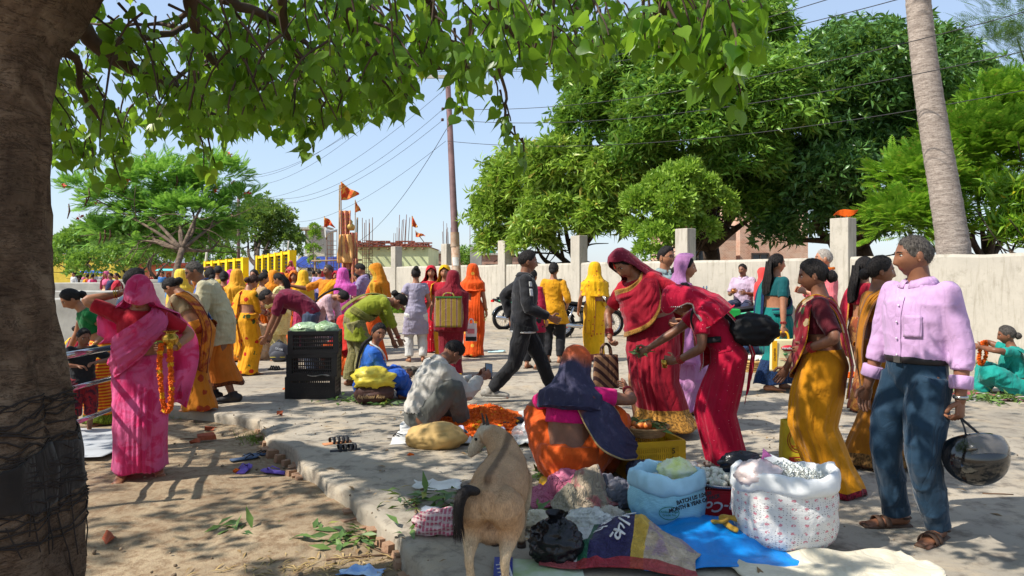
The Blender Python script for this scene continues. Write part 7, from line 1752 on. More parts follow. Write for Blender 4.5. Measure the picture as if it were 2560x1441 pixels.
for k,(x,y) in enumerate(spots):
    loc = (x,y,heap_h(x,y)+.018); s_ = R.uniform(.8,1.2); mi = R.choice([0,1,2,3,0,1,2,3,0,4]); eul = (R.uniform(0,3),R.uniform(0,3),R.uniform(0,6))
    if k % 5 < 2 and k < 748:
        o = link('marigold',fmsh[mi],mg_,heap,loc=loc); o.rotation_euler = eul; o.scale = (s_,)*3
    else:
        t_ = MB(); t_.add(co(fmsh[mi % 4]),[list(p.vertices) for p in fmsh[mi % 4].polygons]); rest.join(t_,Matrix.LocRotScale(Vector(loc),Matrix.Rotation(eul[2],3,'Z').to_quaternion(),Vector((s_,)*3)))
rest.build('marigolds_below',mg_,heap,smooth=False)['kind'] = 'stuff'
MB().grid(np.array([[(x,y,float(heap_h(x,y))+.002) for x in np.linspace(-hw,hw,12)] for y in np.linspace(-hd_,hd_,16)])).build('heap_base',mg_,heap)
for k in range(16):
    x,y = R.uniform(1010,1340),R.uniform(1090,1120); o = link('marigold',fmsh[R.choice([0,4])],mg_,None,loc=G(x,y)+Vector((0,0,.03))); tag(o,'loose marigold head on the front edge of the white sheet','flower','loose marigolds on the sheet edge')
for (px,py,z,lab) in ((1025,1143,0,'single marigold head lying by the khaki sack'),(710,977,0,'single marigold head on the road before the crates'),(590,1182,DIRTZ,'faded marigold near the purple slippers')):
    o = link('marigold',fmsh[1],mg_,None,loc=G(px,py,z)+Vector((0,0,.014))); tag(o,lab,'flower')
ks = G(1086,1128); o = lump((.25,.15,.12),21,60,36,amp=.10,ridge=.03,rf=4,flat=.25,fr=1.5).build('khaki_sack',mat('khaki_paper',(190,156,96),.75,var=.18,vs=5,bump=.35,bs=18),None,loc=ks+Vector((0,.1,0))); o.rotation_euler = (0,-.06,-.08); tag(o,'half full khaki sack lying beside the flower seller','sack')
ib = mat('incense_box',(34,40,78),.4,var=.2)
for k,(px,py,a) in enumerate(((1235,1092,.35),(1225,1082,.3),(1262,1080,.5))):
    o = MB().box((0,0,.02+.02*0),(.16,.05,.035)).build('incense_box',ib,None,smooth=False,loc=G(px,py)+Vector((0,0,.03+.012*k))); o.rotation_euler = (0,.05,a); tag(o,'dark blue incense box on the flower cloth','box','dark blue incense boxes')
    if k == 0: text('lettering','Tandari',.03,mat('pale_ink',(210,214,220),.6),o,(0,-.027,.02),(math.pi/2,0,0))
o = lump((.17,.12,.05),23,amp=.25,ridge=.15,flat=.2).build('black_cloth',black,None,loc=G(1275,1068)); tag(o,'crumpled black cloth behind the incense boxes','cloth')
cb = glass('clear_plastic',(228,226,224),.2,.5)
for (px,py,r_,sd,lab) in ((1325,1103,(.12,.10,.09),31,'clear plastic bag on the flower cloth beside the squatting fruit seller'),(1690,1196,(.14,.10,.07),32,'pile of clear plastic bags behind the blue sack'),(1655,1192,(.09,.08,.06),35,'grey clear plastic bag behind the blue sack rim')):
    o = lump(r_,sd,44,28,amp=.2,ridge=.2,rf=7,flat=.2).build('plastic_bag',cb,None,loc=G(px,py)); tag(o,lab,'plastic bag')
for k,(px,py,lab) in enumerate(((1160,1108,'folded paper cone behind the goat head'),(1262,1112,'lilac paper cone on the flower cloth'))):
    o = MB().lathe([(.001,0),(.05,.12)],10,cap=False).build('paper_cone',mat('lilac_paper',(176,176,206),.8),None,thick=.003,loc=G(px,py)+Vector((0,0,.03))); o.rotation_euler = (.5,-.4,0); tag(o,lab,'paper')
o = MB().lathe([(.035,0),(.045,.10),(.0445,.1),(.034,.004)],16).build('blue_cup',mat('blue_plastic_cup',(110,176,206),.3),None,loc=G(1145,1100)+Vector((0,0,.04))); o.rotation_euler = (1.3,0,.6); tag(o,'pale blue plastic cup lying behind the khaki sack','cup')
# ---- footwear left on the ground
def slipper(label,px,py,z,rz,m,m2,kind='flip',group=None):
    r = empty('slipper',G(px,py,z)+Vector((0,0,.002)),rz,label,'sandal',group)
    MB().tube([(0,-.115,.012),(0,-.04,.011),(0,.05,.011),(0,.12,.014)],[(.034,.011),(.035,.011),(.046,.011),(.034,.011)],14,up=(0,0,1)).build('sole',m,r)
    if kind == 'flip':
        for x in (-1,1): MB().tube([(0,.075,.02),(x*.022,.05,.045),(x*.04,-.01,.022)],[(.006,.004),(.008,.004),(.006,.004)],6).build('strap',m2,r)
    else:
        for y in (.075,.04,.0,-.04): MB().tube([(.045*math.cos(t),y+.01*math.sin(t*2),.015+.05*math.sin(t)) for t in np.linspace(0,math.pi,9)],[(.003,.013)]*9,6,up=(0,1,0)).build('strap',m2,r)
blk = mat('black_rubber',(34,34,38),.7); pur = mat('purple_foam',(112,86,176),.7); brn = mat('tan_leather',(176,116,76),.7); dbl = mat('slate_blue_rubber',(66,84,110),.7)
slipper('black strapped sandal lying in the open by the kerb',862,1132,0,-1.3,blk,blk,'sandal'); slipper('black sandal with tan lining behind its strapped twin',842,1112,0,-1.0,brn,blk,'sandal')
slipper('purple flip flop standing upright to the view on the dirt',611,1178,DIRTZ,.1,pur,pur); slipper('purple flip flop lying crosswise on the dirt',688,1184,DIRTZ,1.15,pur,pur)
slipper('slate blue flip flop beside the purple pair',612,1150,DIRTZ,-.9,dbl,blk); slipper('slate blue flip flop touching the kerb grass',645,1140,DIRTZ,-1.2,dbl,blk)
slipper('dark sandal on the road before the seated old man',690,926,0,1.4,blk,blk,'sandal'); slipper('grey slipper by the khaki sack',1003,1098,0,1.5,mat('grey_rubber',(150,142,132),.8),blk)
# ---- goat
def goat():
    r = empty('goat',G(1222,1478),rad(-9),'brown goat with black tail seen from behind, head turned left','goat',s=.9)
    mb = MB()
    mb.tube(catmull([(0,.0,.455),(0,.08,.455),(0,.25,.42),(0,.42,.44),(0,.60,.475),(0,.70,.48)],20),catmull([(.092,.108,0),(.115,.128,0),(.156,.165,0),(.146,.15,0),(.108,.13,0),(.06,.09,0)],20)[:,:2],20,up=(0,0,1),dome=True)
    mb.tube(catmull([(0,.0,.56),(0,.25,.56),(0,.5,.575),(0,.6,.58)],10),[.035]*10,8,dome=True)
    mb.tube(catmull([(0,.56,.50),(-.05,.66,.57),(-.11,.72,.61),(-.15,.75,.62)],12),np.linspace(.105,.056,12),14,dome=True)
    hd = catmull([(-.13,.74,.625),(-.165,.77,.62),(-.205,.79,.575),(-.245,.80,.515),(-.262,.80,.485)],14)
    mb.tube(hd,np.interp(np.linspace(0,1,14),[0,.3,.6,.9,1],[.05,.054,.044,.034,.028]),14,dome=True)
    for x in (-1,1):
        mb.tube(catmull([(x*.082,.0,.43),(x*.098,.04,.34),(x*.095,.02,.26),(x*.09,-.045,.185),(x*.088,-.03,.10),(x*.088,-.02,.03)],18),np.interp(np.linspace(0,1,18),[0,.25,.45,.6,.8,1],[.10,.075,.042,.026,.021,.026]),12,dome=True)
        mb.tube(catmull([(x*.075,.60,.40),(x*.085,.60,.28),(x*.08,.605,.19),(x*.078,.60,.10),(x*.078,.60,.03)],16),np.interp(np.linspace(0,1,16),[0,.3,.5,.8,1],[.07,.05,.032,.022,.026]),12,dome=True)
    mb.sphere((0,.06,.27),(.075,.07,.06),14,10)
    me = remesh(mb,.0085,4,'goat'); P = co(me); Nn = nrm(me)
    n = fbm(P*np.array([60,60,14]),2,3); setco(me,P+Nn*(.0022*n)[:,None])
    def shade(P):
        nz = fbm(P*7,3,2); br = np.array(lin((186,150,114))[:3]); pal = np.array(lin((214,188,152))[:3]); dk = np.array(lin((70,48,36))[:3]); bl = np.array(lin((28,22,20))[:3]); wh = np.array(lin((212,196,170))[:3])
        c = br*(1+.22*nz[:,None])
        low = sm(.38,.22,P[:,2]+.06*nz)[:,None]; c = c*(1-low)+pal*low
        rump = (sm(.16,.0,np.abs(P[:,0]))*sm(.12,.0,P[:,1])*sm(.30,.40,P[:,2])*sm(.5,.42,P[:,2]))[:,None]; c = c*(1-.3*rump)+pal*.3*rump
        dor = (sm(.030,.010,np.abs(P[:,0]+.004*nz))*sm(.52,.56,P[:,2]))[:,None]; c = c*(1-.7*dor)+dk*.7*dor
        hdw = sm(-.10,-.14,P[:,0])[:,None]*sm(.66,.72,P[:,1])[:,None]; pt = sm(.0,.35,nz)[:,None]; c = c*(1-hdw)+(wh*(1-pt)+br*pt)*hdw
        ud = (sm(.10,.05,np.hypot(P[:,0],P[:,1]-.06))*sm(.30,.24,P[:,2]))[:,None]; c = c*(1-.7*ud)+dk*2.0*.7*ud
        hf = sm(.05,.035,P[:,2])[:,None]; c = c*(1-hf)+dk*hf
        return c
    P = co(me); ca = me.color_attributes.new('fur','FLOAT_COLOR','POINT'); ca.data.foreach_set('color',np.concatenate([shade(P),np.ones((len(P),1))],1).astype(np.float32).ravel())
    t = NT('goat_fur'); at = t.n('Attribute',attribute_name='fur'); v = t.coord('Object',(1,1,.25)); nn = t.noise(v,160,3,.7)
    t.l(t.mix(t.ramp(nn,[(.3,(.45,.45,.45,1)),(.6,(0,0,0,1))]),at.outputs['Color'],(.05,.03,.02,1)),t.b.inputs['Base Color']); t.b.inputs['Roughness'].default_value = .75; t.b.inputs['Specular IOR Level'].default_value = .25; t.bump(nn,.6,.008)
    b_ = link('body',me,t.m,r)
    # short coat: thin tapering tufts lying along the body
    rg_ = np.random.default_rng(5); n_ = 16000; idx = rg_.integers(0,len(P),n_); Nn = nrm(me); p = P[idx]+rg_.normal(size=(n_,3))*.003; nn_ = Nn[idx]
    fl = np.array([0,-.75,-.55])+rg_.normal(size=(n_,3))*.25; fl = fl-nn_*np.einsum('ij,ij->i',fl,nn_)[:,None]; fl /= np.maximum(np.linalg.norm(fl,axis=1),1e-4)[:,None]; d = fl+nn_*.35; d /= np.linalg.norm(d,axis=1)[:,None]
    L = rg_.uniform(.010,.022,n_)*np.where(p[:,2] < .22,.5,1); sd = np.cross(d,nn_); sd /= np.maximum(np.linalg.norm(sd,axis=1),1e-5)[:,None]
    V = np.stack([p-sd*.0009,p+sd*.0009,p+d*L[:,None]],1).reshape(-1,3); Fq = np.arange(n_*3).reshape(-1,3); fm2 = fastmesh('coat',V,Fq)
    ca = fm2.color_attributes.new('fur','FLOAT_COLOR','POINT'); cc_ = np.repeat(shade(p)*rg_.uniform(.7,1.25,(n_,1)),3,0); ca.data.foreach_set('color',np.concatenate([cc_,np.ones((len(cc_),1))],1).astype(np.float32).ravel())
    co_ = link('coat',fm2,t.m,r); co_['kind'] = 'stuff'
    bf = mat('black_goat_hair',(30,24,22),.7,var=.3,vs=30,bump=.6,bs=90)
    tl = MB().tube(catmull([(-.05,-.08,.52),(-.09,-.13,.535),(-.115,-.15,.48),(-.125,-.14,.40),(-.125,-.12,.33)],14),np.interp(np.linspace(0,1,14),[0,.3,.7,1],[.022,.03,.026,.006]),9,dome=True);
    tp2 = catmull([(-.05,-.08,.52),(-.09,-.13,.535),(-.115,-.15,.48),(-.125,-.14,.40),(-.125,-.12,.33)],14); k_ = rg_.integers(1,13,900); dd = tp2[np.minimum(k_+1,13)]-tp2[k_-1]; dd /= np.linalg.norm(dd,axis=1)[:,None]; nd_ = rg_.normal(size=(900,3)); nd_ -= dd*np.einsum('ij,ij->i',nd_,dd)[:,None]; nd_ /= np.linalg.norm(nd_,axis=1)[:,None]
    p0_ = tp2[k_]+nd_*.02; e_ = p0_+dd*rg_.uniform(.03,.08,(900,1))+nd_*.014+np.array([0,0,-.015]); s2 = np.cross(dd,nd_)*.0014; V = np.stack([p0_-s2,p0_+s2,e_],1).reshape(-1,3); tl.add(V,np.arange(2700).reshape(-1,3).tolist()); tl_o = tl.build('tail',bf,r)
    ear = MB()
    for k,(b,m_,e) in enumerate((((-.135,.71,.635),(-.12,.68,.57),(-.125,.67,.49)),((-.165,.80,.645),(-.19,.83,.66),(-.22,.85,.64)))): MB().tube(catmull([b,m_,e],8),np.interp(np.linspace(0,1,8),[0,.5,1],[.014,.030,.006])[:,None]*np.array([[1,.35]]),10,dome=True).build('ear',mat('goat_ear',(196,160,122),.8,var=.3),r)
    for k,(b,e) in enumerate((((-.150,.745,.665),(-.155,.715,.745)),((-.175,.775,.665),(-.19,.765,.74)))): MB().tube(catmull([b,((b[0]+e[0])/2,b[1]-.002,(b[2]+e[2])/2),e],6),np.linspace(.012,.003,6),8).build('horn',mat('dark_horn',(64,54,48),.5),r)
    MB().sphere((-.222,.742,.585),.010,10,8).build('eye',eyed,r)
    for (x,y) in ((.088,-.02),(-.088,-.02),(.078,.60),(-.078,.60)): MB().lathe([(.027,0),(.028,.012),(.022,.035)],10,(x,y+.004,0)).build('hoof',mat('hoof',(58,48,42),.6),r)
    return r
goat()
# ---- sacks with rolled rims
def open_sack(name,label,loc,rx,ry,h_,m,mr,seed,rim=.034,fill=None,fillm=None,bulge=.14,nu=72,rz=0):
    r = empty(name,loc,rz,label,'sack'); a = np.linspace(0,2*np.pi,nu,endpoint=False); z = np.linspace(0,1,30)
    T,Z = np.meshgrid(a,z); D3 = np.stack([np.cos(T)*1.6,np.sin(T)*1.6,Z*2+seed],-1)
    f_ = .80+bulge*np.sin(np.pi*np.clip(Z*.9+.1,0,1))+.06*Z; f_ = f_*(1-.25*np.exp(-Z*12))
    n1 = fbm(D3,3,seed); f_ = f_*(1+.045*n1+.012*np.sin(T*17+4*n1)*(1-Z)+.02*ridged(T*1.1,Z*2.5,2.2,seed)*.6)
    P = np.stack([rx*f_*np.cos(T),ry*f_*np.sin(T),h_*Z],-1)
    b_ = MB().grid(P,wrap=True,uv=np.stack([T/(2*np.pi),Z],-1)).add(P[0],[list(range(nu))[::-1]]).build('bag',m,r)
    top = P[-1]; k = np.linspace(0,1,12); rows = []
    for t_ in k:
        ang_ = t_*4.4-.4; rr_ = rim*(1+.25*fbm(np.stack([np.cos(a)*2,np.sin(a)*2,0*a+seed],-1),2,seed+3))
        off = rr_*np.sin(ang_)*.75; rk = 1-2*np.abs(vnoise(np.stack([np.cos(a)*7,np.sin(a)*7,0*a+t_*2.5+seed],-1),seed)); off = off+.009*rk; zz = rr_*1.6*np.cos(ang_)*(1-.15*t_)+.008*rk
        q = top.copy(); nrm_ = np.stack([np.cos(a),np.sin(a),0*a],-1); q = q+nrm_*off[:,None]; q[:,2] = h_+zz-rim*.5+.012*np.sin(a*3+seed); rows.append(q)
    inner = top*np.array([.86,.86,0])+np.array([0,0,h_-.10]); rows = [inner]+rows
    MB().grid(np.array(rows),wrap=True).build('rolled_rim',mr,r,thick=.004)
    if fill is not None:
        U = np.linspace(0,1,16); rows = [[(rx*.86*u_*math.cos(t_),ry*.86*u_*math.sin(t_),h_-.05+fill*(1-u_*u_)+.012*float(vnoise(np.array([u_*9,t_*3,seed])))) for t_ in a[::2]] for u_ in U]
        MB().grid(np.array(rows),wrap=True,flip=True).build('contents',fillm,r)
    return r
def sackmat(name,c,stripe,pat):
    t = NT(name); uv = t.coord('UV'); v = t.coord('Object'); col = t.ramp(t.noise(v,6,4),[(.3,tuple(x*.82 for x in lin(c)[:3])+(1,)),(.6,lin(c))])
    if pat == 'lines':
        w1 = t.n('TexWave',i_Scale=9.0); w1.bands_direction = 'Y'; t.l(uv,w1.inputs['Vector']); col = t.mix(t.ramp(w1.outputs['Fac'],[(.75,(0,0,0,1)),(.85,(.5,.5,.5,1))]),col,lin(stripe))
    else:
        vo = t.n('TexVoronoi',i_Scale=1.0); mp = t.n('Mapping'); mp.inputs['Scale'].default_value = (26,9,1); t.l(uv,mp.inputs[0]); t.l(mp.outputs[0],vo.inputs['Vector']); vo.inputs['Randomness'].default_value = .1
        rg1 = t.math('MULTIPLY',t.math('LESS_THAN',vo.outputs['Distance'],.20),t.math('GREATER_THAN',t.noise(mp.outputs[0],5,2),.47)); col = t.mix(t.math('MULTIPLY',rg1,.75),col,lin(stripe))
        v2 = t.n('TexVoronoi',i_Scale=1.0); mp2 = t.n('Mapping'); mp2.inputs['Scale'].default_value = (90,34,1); t.l(uv,mp2.inputs[0]); t.l(mp2.outputs[0],v2.inputs['Vector']); v2.inputs['Randomness'].default_value = .3
        wq = t.n('TexWave',i_Scale=2.2); wq.bands_direction = 'DIAGONAL'; t.l(mp.outputs[0],wq.inputs['Vector'])
        msk = t.math('MULTIPLY',t.math('LESS_THAN',v2.outputs['Distance'],.22),t.math('GREATER_THAN',wq.outputs['Fac'],.5)); col = t.mix(msk,col,lin((96,84,92)))
    t.l(col,t.b.inputs['Base Color']); t.b.inputs['Roughness'].default_value = .6; q = t.bump(t.noise(v,14,4,.6,1),.4,.03)
    br = t.n('TexBrick',i_Scale=120); t.l(uv,br.inputs['Vector']); t.bump(br.outputs['Fac'],.2,.003,q); return t.m
whf = mat('white_granules',(226,224,214),.8,var=.2,vs=60,bump=1.0,bs=130,bd=.02,c2=(176,176,160))
bs_ = open_sack('blue_sack','pale blue woven sack with rolled rim, green stamp and black print, full of white sweets',G(1682,1330)+Vector((0,.15,0)),.225,.19,.27,sackmat('pale_blue_sack',(150,206,224),(120,176,196),'lines'),mat('blue_rim',(166,208,226),.6,var=.12,bump=.3,bs=14),3,fill=.03,fillm=whf)
ink = mat('sack_black_ink',(40,46,52),.7); gi = mat('sack_green_ink',(24,122,96),.7)
text('print','BATCH US 1:24.00\nMONTH & YEAR OF PACK',.030,ink,bs_,(.115,-.172,.18),(math.pi/2-.08,-.12,.42),bold=.0008,ext=.0015)
A_ = np.linspace(0,6.283,30); MB().tube([(-.03+.055*math.cos(t),-.205+.01*math.cos(t)**2,.12+.035*math.sin(t)) for t in A_],.0022,5,cap=False).build('stamp',gi,bs_)
text('stamp_text','Ambuja Sugar\nGrade No.',.018,gi,bs_,(-.03,-.208,.12),(math.pi/2,0,0),ext=.0015)
wsk = open_sack('white_sack','large white printed sack with rolled rim, heaped with white puffed rice flakes',G(1998,1398)+Vector((0,.2,0)),.285,.22,.37,sackmat('white_print_sack',(222,218,212),(196,60,90),'flowers'),mat('white_rim',(226,226,224),.6,var=.1,bump=.3,bs=14),8,fill=.07,fillm=whf)
fk = MB()
rg_ = np.random.default_rng(9); n = 1400; a = rg_.uniform(0,6.283,n); q = np.sqrt(rg_.random(n))*.9; P = np.stack([.24*q*np.cos(a),.185*q*np.sin(a),.325+.08*(1-q*q)+rg_.random(n)*.02],-1)
V,Fq = scatter(lv_[0]*np.array([1.6,1,1]),lv_[1],P,rotm(d=rg_.normal(size=(n,3))+np.array([0,0,.4]),size=rg_.uniform(.012,.028,n))); link('flakes',fastmesh('flakes',V,Fq),mat('rice_flake',(226,228,220),.7,var=.1,bump=0),wsk)['kind'] = 'stuff'
n = 900; a = rg_.uniform(0,6.283,n); q = np.sqrt(rg_.random(n))*.85; P = np.stack([.19*q*np.cos(a),.16*q*np.sin(a),.225+.03*(1-q*q)+rg_.random(n)*.012],-1); V,Fq = scatter(TV,np.array(TF),P,rotm(d=rg_.normal(size=(n,3)),size=rg_.uniform(.004,.008,n))); link('granules',fastmesh('granules',V,Fq,smooth=True),mat('sugar_ball',(232,230,224),.6,var=.06,bump=0),bs_)['kind'] = 'stuff'
for (nm,lab,loc,r_,m,sd) in (('plastic_bag','knotted clear bag of pinkish sweets on the white sack',wsk.location+Vector((-.16,-.06,.34)),(.11,.09,.065),mat('pinkish_bag',(226,206,200),.2,var=.15,vs=20,bump=.5,bs=30),51),('plastic_bag','clear bag with lime green and pink packets on the blue sack',bs_.location+Vector((.06,.02,.235)),(.10,.08,.07),mat('sweet_bag',(222,224,200),.25,var=.2,vs=12,bump=.6,bs=24,c2=(206,216,120)),52),('black_pouch','black plastic pouch tucked behind the white sack rim',wsk.location+Vector((-.17,.16,.34)),(.12,.06,.06),mat('black_polythene',(26,26,30),.25,var=.2,bump=.5,bs=20),53)):
    o = lump(r_,sd,36,24,amp=.15,ridge=.1,flat=.2).build(nm,m,None,loc=loc); tag(o,lab,'plastic bag')
    if sd == 51: MB().tube([(.02,0,.11),(.03,.005,.135),(.05,.0,.16)],[.012,.006,.03],8).build('pink_knot',mat('pink_poly',(226,120,190),.4),o)
# red crate with lettering and tray of sweets
rc = G(1838,1310); rc.y += .18; r = crate('plastic_crate','red drinks crate with white script lettering between the two open sacks',rc,-.18,.40,.30,.18,rp_,None)
MB().box((0,-.155,.09),(.38,.012,.14)).build('front_panel',rp_,r,smooth=False)
text('lettering','Coca-Cola',.085,mat('white_print',(226,224,222),.5),r,(.0,-.166,.09),(math.pi/2,math.pi,0),shear=.35,bold=.001,ext=.002)
tp_ = rc+Vector((-.03,.0,.19)); r = empty('steel_tray',tp_,0,'round steel tray on the red crate holding lumps of white sweets','tray'); MB().lathe([(.01,.008),(.17,.008),(.195,.028),(.2,.026),(.172,0),(.01,0)],36).build('plate',st,r)
n = 150; a = rg_.uniform(0,6.283,n); q = np.sqrt(rg_.random(n))*.165; P = np.stack([q*np.cos(a),q*np.sin(a),.02+.055*(1-(q/.17)**2)*rg_.random(n)],-1); V,Fq = scatter(TV,np.array(TF),P,rotm(d=rg_.normal(size=(n,3)),size=rg_.uniform(.012,.022,n)))
o = link('sweets',fastmesh('sweets',V,Fq,smooth=True),mat('white_sweet',(226,222,206),.6,var=.1)); o.location = tp_; tag(o,'white sugar sweets heaped on the steel tray','sweets',kind='stuff')
r = empty('steel_tray',G(1532,1228),0,'dark steel plate at the knee of the squatting fruit seller','tray'); MB().lathe([(.01,.006),(.10,.006),(.125,.022),(.13,.02),(.105,0),(.01,0)],30).build('plate',mat('dull_steel_plate',(110,108,106),.3,.8),r)
# ---- blue tarp, knot, printed sack, cloth heap, bin bag, cream cloth
bt = mat('bright_blue_tarp',(10,132,214),.35,var=.18,vs=4,bump=.5,bs=9,bd=.03)
o = sheet(.85,.75,60,50,lambda X_,Y_,U,V_: .012+.03*np.maximum(0,ridged(X_,Y_,3.2,6))*sm(1.05,.5,np.maximum(np.abs(U),np.abs(V_)))+.07*np.exp(-((X_+.02)**2+(Y_+.05)**2)/.05)+.02*np.maximum(0,ridged(X_,Y_,8,2))*sm(1.0,.6,np.maximum(np.abs(U),np.abs(V_))),.14,9).build('blue_tarp',bt,None,thick=.004,loc=G(1805,1378)+Vector((0,.12,.004))); tag(o,'bright blue plastic sheet under the open sacks','tarpaulin')
o = sheet(.75,.5,40,30,lambda X_,Y_,U,V_: .010+.012*ridged(X_,Y_,4,16),.12,19).build('blue_tarp',bt,None,thick=.004,loc=G(1560,1245)+Vector((0,.1,.002))); tag(o,'edge of blue plastic sheet under the squatting fruit seller','tarpaulin')
kn = MB(); kc = catmull([(-.06,.02,.02),(-.09,-.01,.04),(-.05,-.04,.05),(0,0,.055),(.05,.03,.05),(.09,.02,.035),(.06,-.02,.045),(0,-.01,.06),(-.04,.03,.05),(-.02,-.05,.03),(.01,-.08,.02)],60)
kn.tube(kc,[(.015,.010)]*60,8,dome=True); o = kn.build('yellow_knot',C_('ochre_cloth',(206,160,62)),None,loc=G(1825,1362)+Vector((0,0,.085))); tag(o,'knotted ochre cloth strip lying on the blue sheet','cloth')
t = NT('printed_sack'); uv = t.coord('UV'); sx = t.n('SeparateXYZ'); t.l(uv,sx.inputs[0]); u_ = sx.outputs[0]; v_ = sx.outputs[1]
col = t.ramp(u_,[(0,lin((206,206,200))),(.24,lin((206,206,200))),(.245,lin((20,92,62))),(.29,lin((20,92,62))),(.295,lin((40,34,84))),(.56,lin((40,34,84))),(.565,lin((206,168,64))),(.66,lin((206,168,64))),(.665,lin((166,140,150))),(1,lin((126,70,66)))],'CONSTANT')
nz = t.noise(uv,6,4,.6); col = t.mix(t.math('MULTIPLY',t.math('GREATER_THAN',u_,.66),t.ramp(nz,[(.4,(0,0,0,1)),(.5,(1,1,1,1))])),col,lin((196,176,150)))
col = t.mix(t.math('MULTIPLY',t.math('LESS_THAN',v_,.12),.9),col,lin((170,36,44)))
t.l(col,t.b.inputs['Base Color']); t.b.inputs['Roughness'].default_value = .5; t.bump(t.noise(t.coord('Object'),20,5,.65,1.5),1.0,.05)
psk = lambda X_,Y_,U,V_: .02+.15*np.exp(-((X_-.02)/.27)**2-((Y_+.0)/.17)**2)+(.035*ridged(X_,Y_,5,3)+.018*ridged(X_+.4*Y_,Y_,13,6))*sm(1.1,.4,np.maximum(np.abs(U),np.abs(V_)))
o = sheet(.70,.50,90,70,psk,.16,12).build('printed_sack',t.m,None,thick=.005,loc=G(1560,1412)+Vector((.02,.10,.006))); o.rotation_euler = (0,0,-.25); tag(o,'crumpled printed food sack with purple band and white Hindi lettering','sack')
wi = mat('white_print',(0,0,0))
for (bx,by,body,sz_) in ((-.08,.03,'prkas',.055),(.0,-.04,'kag',.065)):
    lo = hindi('lettering',body,sz_,wi,o,(0,0,0),(0,0,0)); Q = co(lo.data)@RZ(1.15).T+np.array([bx,by,0]); Q[:,2] = psk(Q[:,0],Q[:,1],Q[:,0]/.35,Q[:,1]/.25)+.011+Q[:,2]; setco(lo.data,Q)
hp_ = G(1450,1290)+Vector((0,.12,0))
for k,(dx,dy,w_,d_,h_,m,lab) in enumerate(((-.08,.10,.42,.32,.14,C_('pink_spot_cloth',(206,110,140),'dots',(150,50,90),40,thr=.2,fold=(40,.9)),'pink spotted cloth on the heap behind the goat'),(.07,.0,.42,.34,.17,C_('cream_pink_cloth',(196,176,150),'blotch',(190,110,110),6,fold=(40,.9)),'cream and pink crumpled cloth on top of the heap'),(-.05,-.06,.36,.22,.08,C_('beige_cloth',(176,164,140),fold=(40,.9)),'beige cloth spilling from the heap toward the bin bag'),(.19,.06,.22,.24,.13,C_('grey_poly',(110,108,118),sheer=.1),'grey translucent plastic on the cloth heap'))):
    o = sheet(w_,d_,80,70,lambda X_,Y_,U,V_: .012+h_*np.exp(-2.2*(U*U+V_*V_))*(1+.35*ridged(X_,Y_,7,k))+(.026*ridged(X_,Y_,11,k+4)+.014*ridged(X_+.3*Y_,Y_,24,k+8))*sm(1.0,.6,np.maximum(np.abs(U),np.abs(V_))),.2,20+k).build('heaped_cloth',m,None,thick=.006,loc=hp_+Vector((dx,dy,.01+.012*k))); o.rotation_euler = (0,0,k*.7); tag(o,lab,'cloth')
o = lump((.15,.12,.055),61,amp=.3,ridge=.2,flat=.2).build('crumpled_cloth',C_('pink_white_check',(206,110,130),'check',(226,206,200),14),None,loc=G(1112,1335)+Vector((0,.05,0))); tag(o,'pink and maroon cloth crumpled at the left of the goat','cloth')
for (px,py,r_,c_,sd,lab) in ((1545,1275,(.10,.09,.09),(120,118,128),101,'knotted grey polythene bag beside the pale blue sack'),(1478,1345,(.13,.10,.07),(206,206,198),102,'crumpled white poly sack between the bin bag and the printed sack'),(1425,1232,(.12,.09,.07),(214,120,150),103,'pink bundle tied up at the back of the cloth heap'),(1525,1330,(.09,.08,.06),(186,176,160),104,'small off-white bundle on the printed sack edge'),(1600,1215,(.08,.07,.08),(96,92,108),105,'dark mauve polythene bag next to the yellow fruit crate'),(1345,1330,(.10,.07,.05),(206,196,170),106,'flowered cream bundle right behind the goat')):
    o = lump(r_,sd,48,32,amp=.18,ridge=.13,rf=6,flat=.2).build('tied_bundle',mat('bundle_%d' % sd,c_,.5,var=.25,vs=9,bump=.6,bs=26,bd=.03),None,loc=G(px,py)+Vector((0,.04,.01))); tag(o,lab,'bundle')
bb_ = G(1392,1428)+Vector((0,.1,0)); o = lump((.125,.11,.115),66,64,44,amp=.10,ridge=.09,rf=5,flat=.15).build('bin_bag',mat('black_polythene',(26,26,30)),None,loc=bb_); tag(o,'shiny black bin bag in front of the cloth heap','bag'); MB().lathe([(.035,.18),(.02,.205),(.045,.235),(.05,.245)],16,(0,.02,0),cap=False).build('tied_neck',mat('black_polythene',(0,0,0)),o)
o = sheet(.95,.5,60,40,lambda X_,Y_,U,V_: .012+.03*np.maximum(0,ridged(X_,Y_,3,21))+.02*np.maximum(0,ridged(X_,Y_,6,5)),.15,30).build('cream_cloth',C_('cream_canvas',(206,196,172),thin=0),None,thick=.006,loc=G(2080,1440)+Vector((0,-.02,.006))); tag(o,'cream canvas sheet spread before the white sack','cloth')
o = sheet(.42,.3,20,14,lambda X_,Y_,U,V_: .008+.006*ridged(X_,Y_,5,3),.05,3).build('printed_mat',mat('pale_green_print',(190,200,176),.7,var=.3,vs=7,c2=(150,176,110)),None,thick=.003,loc=G(1345,1440)+Vector((0,.02,.005))); tag(o,'flat printed sheet with a blue lettered strip under the bin bag','sheet')
MB().grid(np.array([[(-.21+.09*u_,-.15+.3*v_,.017) for u_ in (0,1)] for v_ in np.linspace(0,1,5)])).build('blue_strip',mat('blue_print',(46,62,150),.6),o,thick=.002); hindi('lettering','pkar',.06,wi,o,(-.165,.0,.021),(0,0,-1.45))
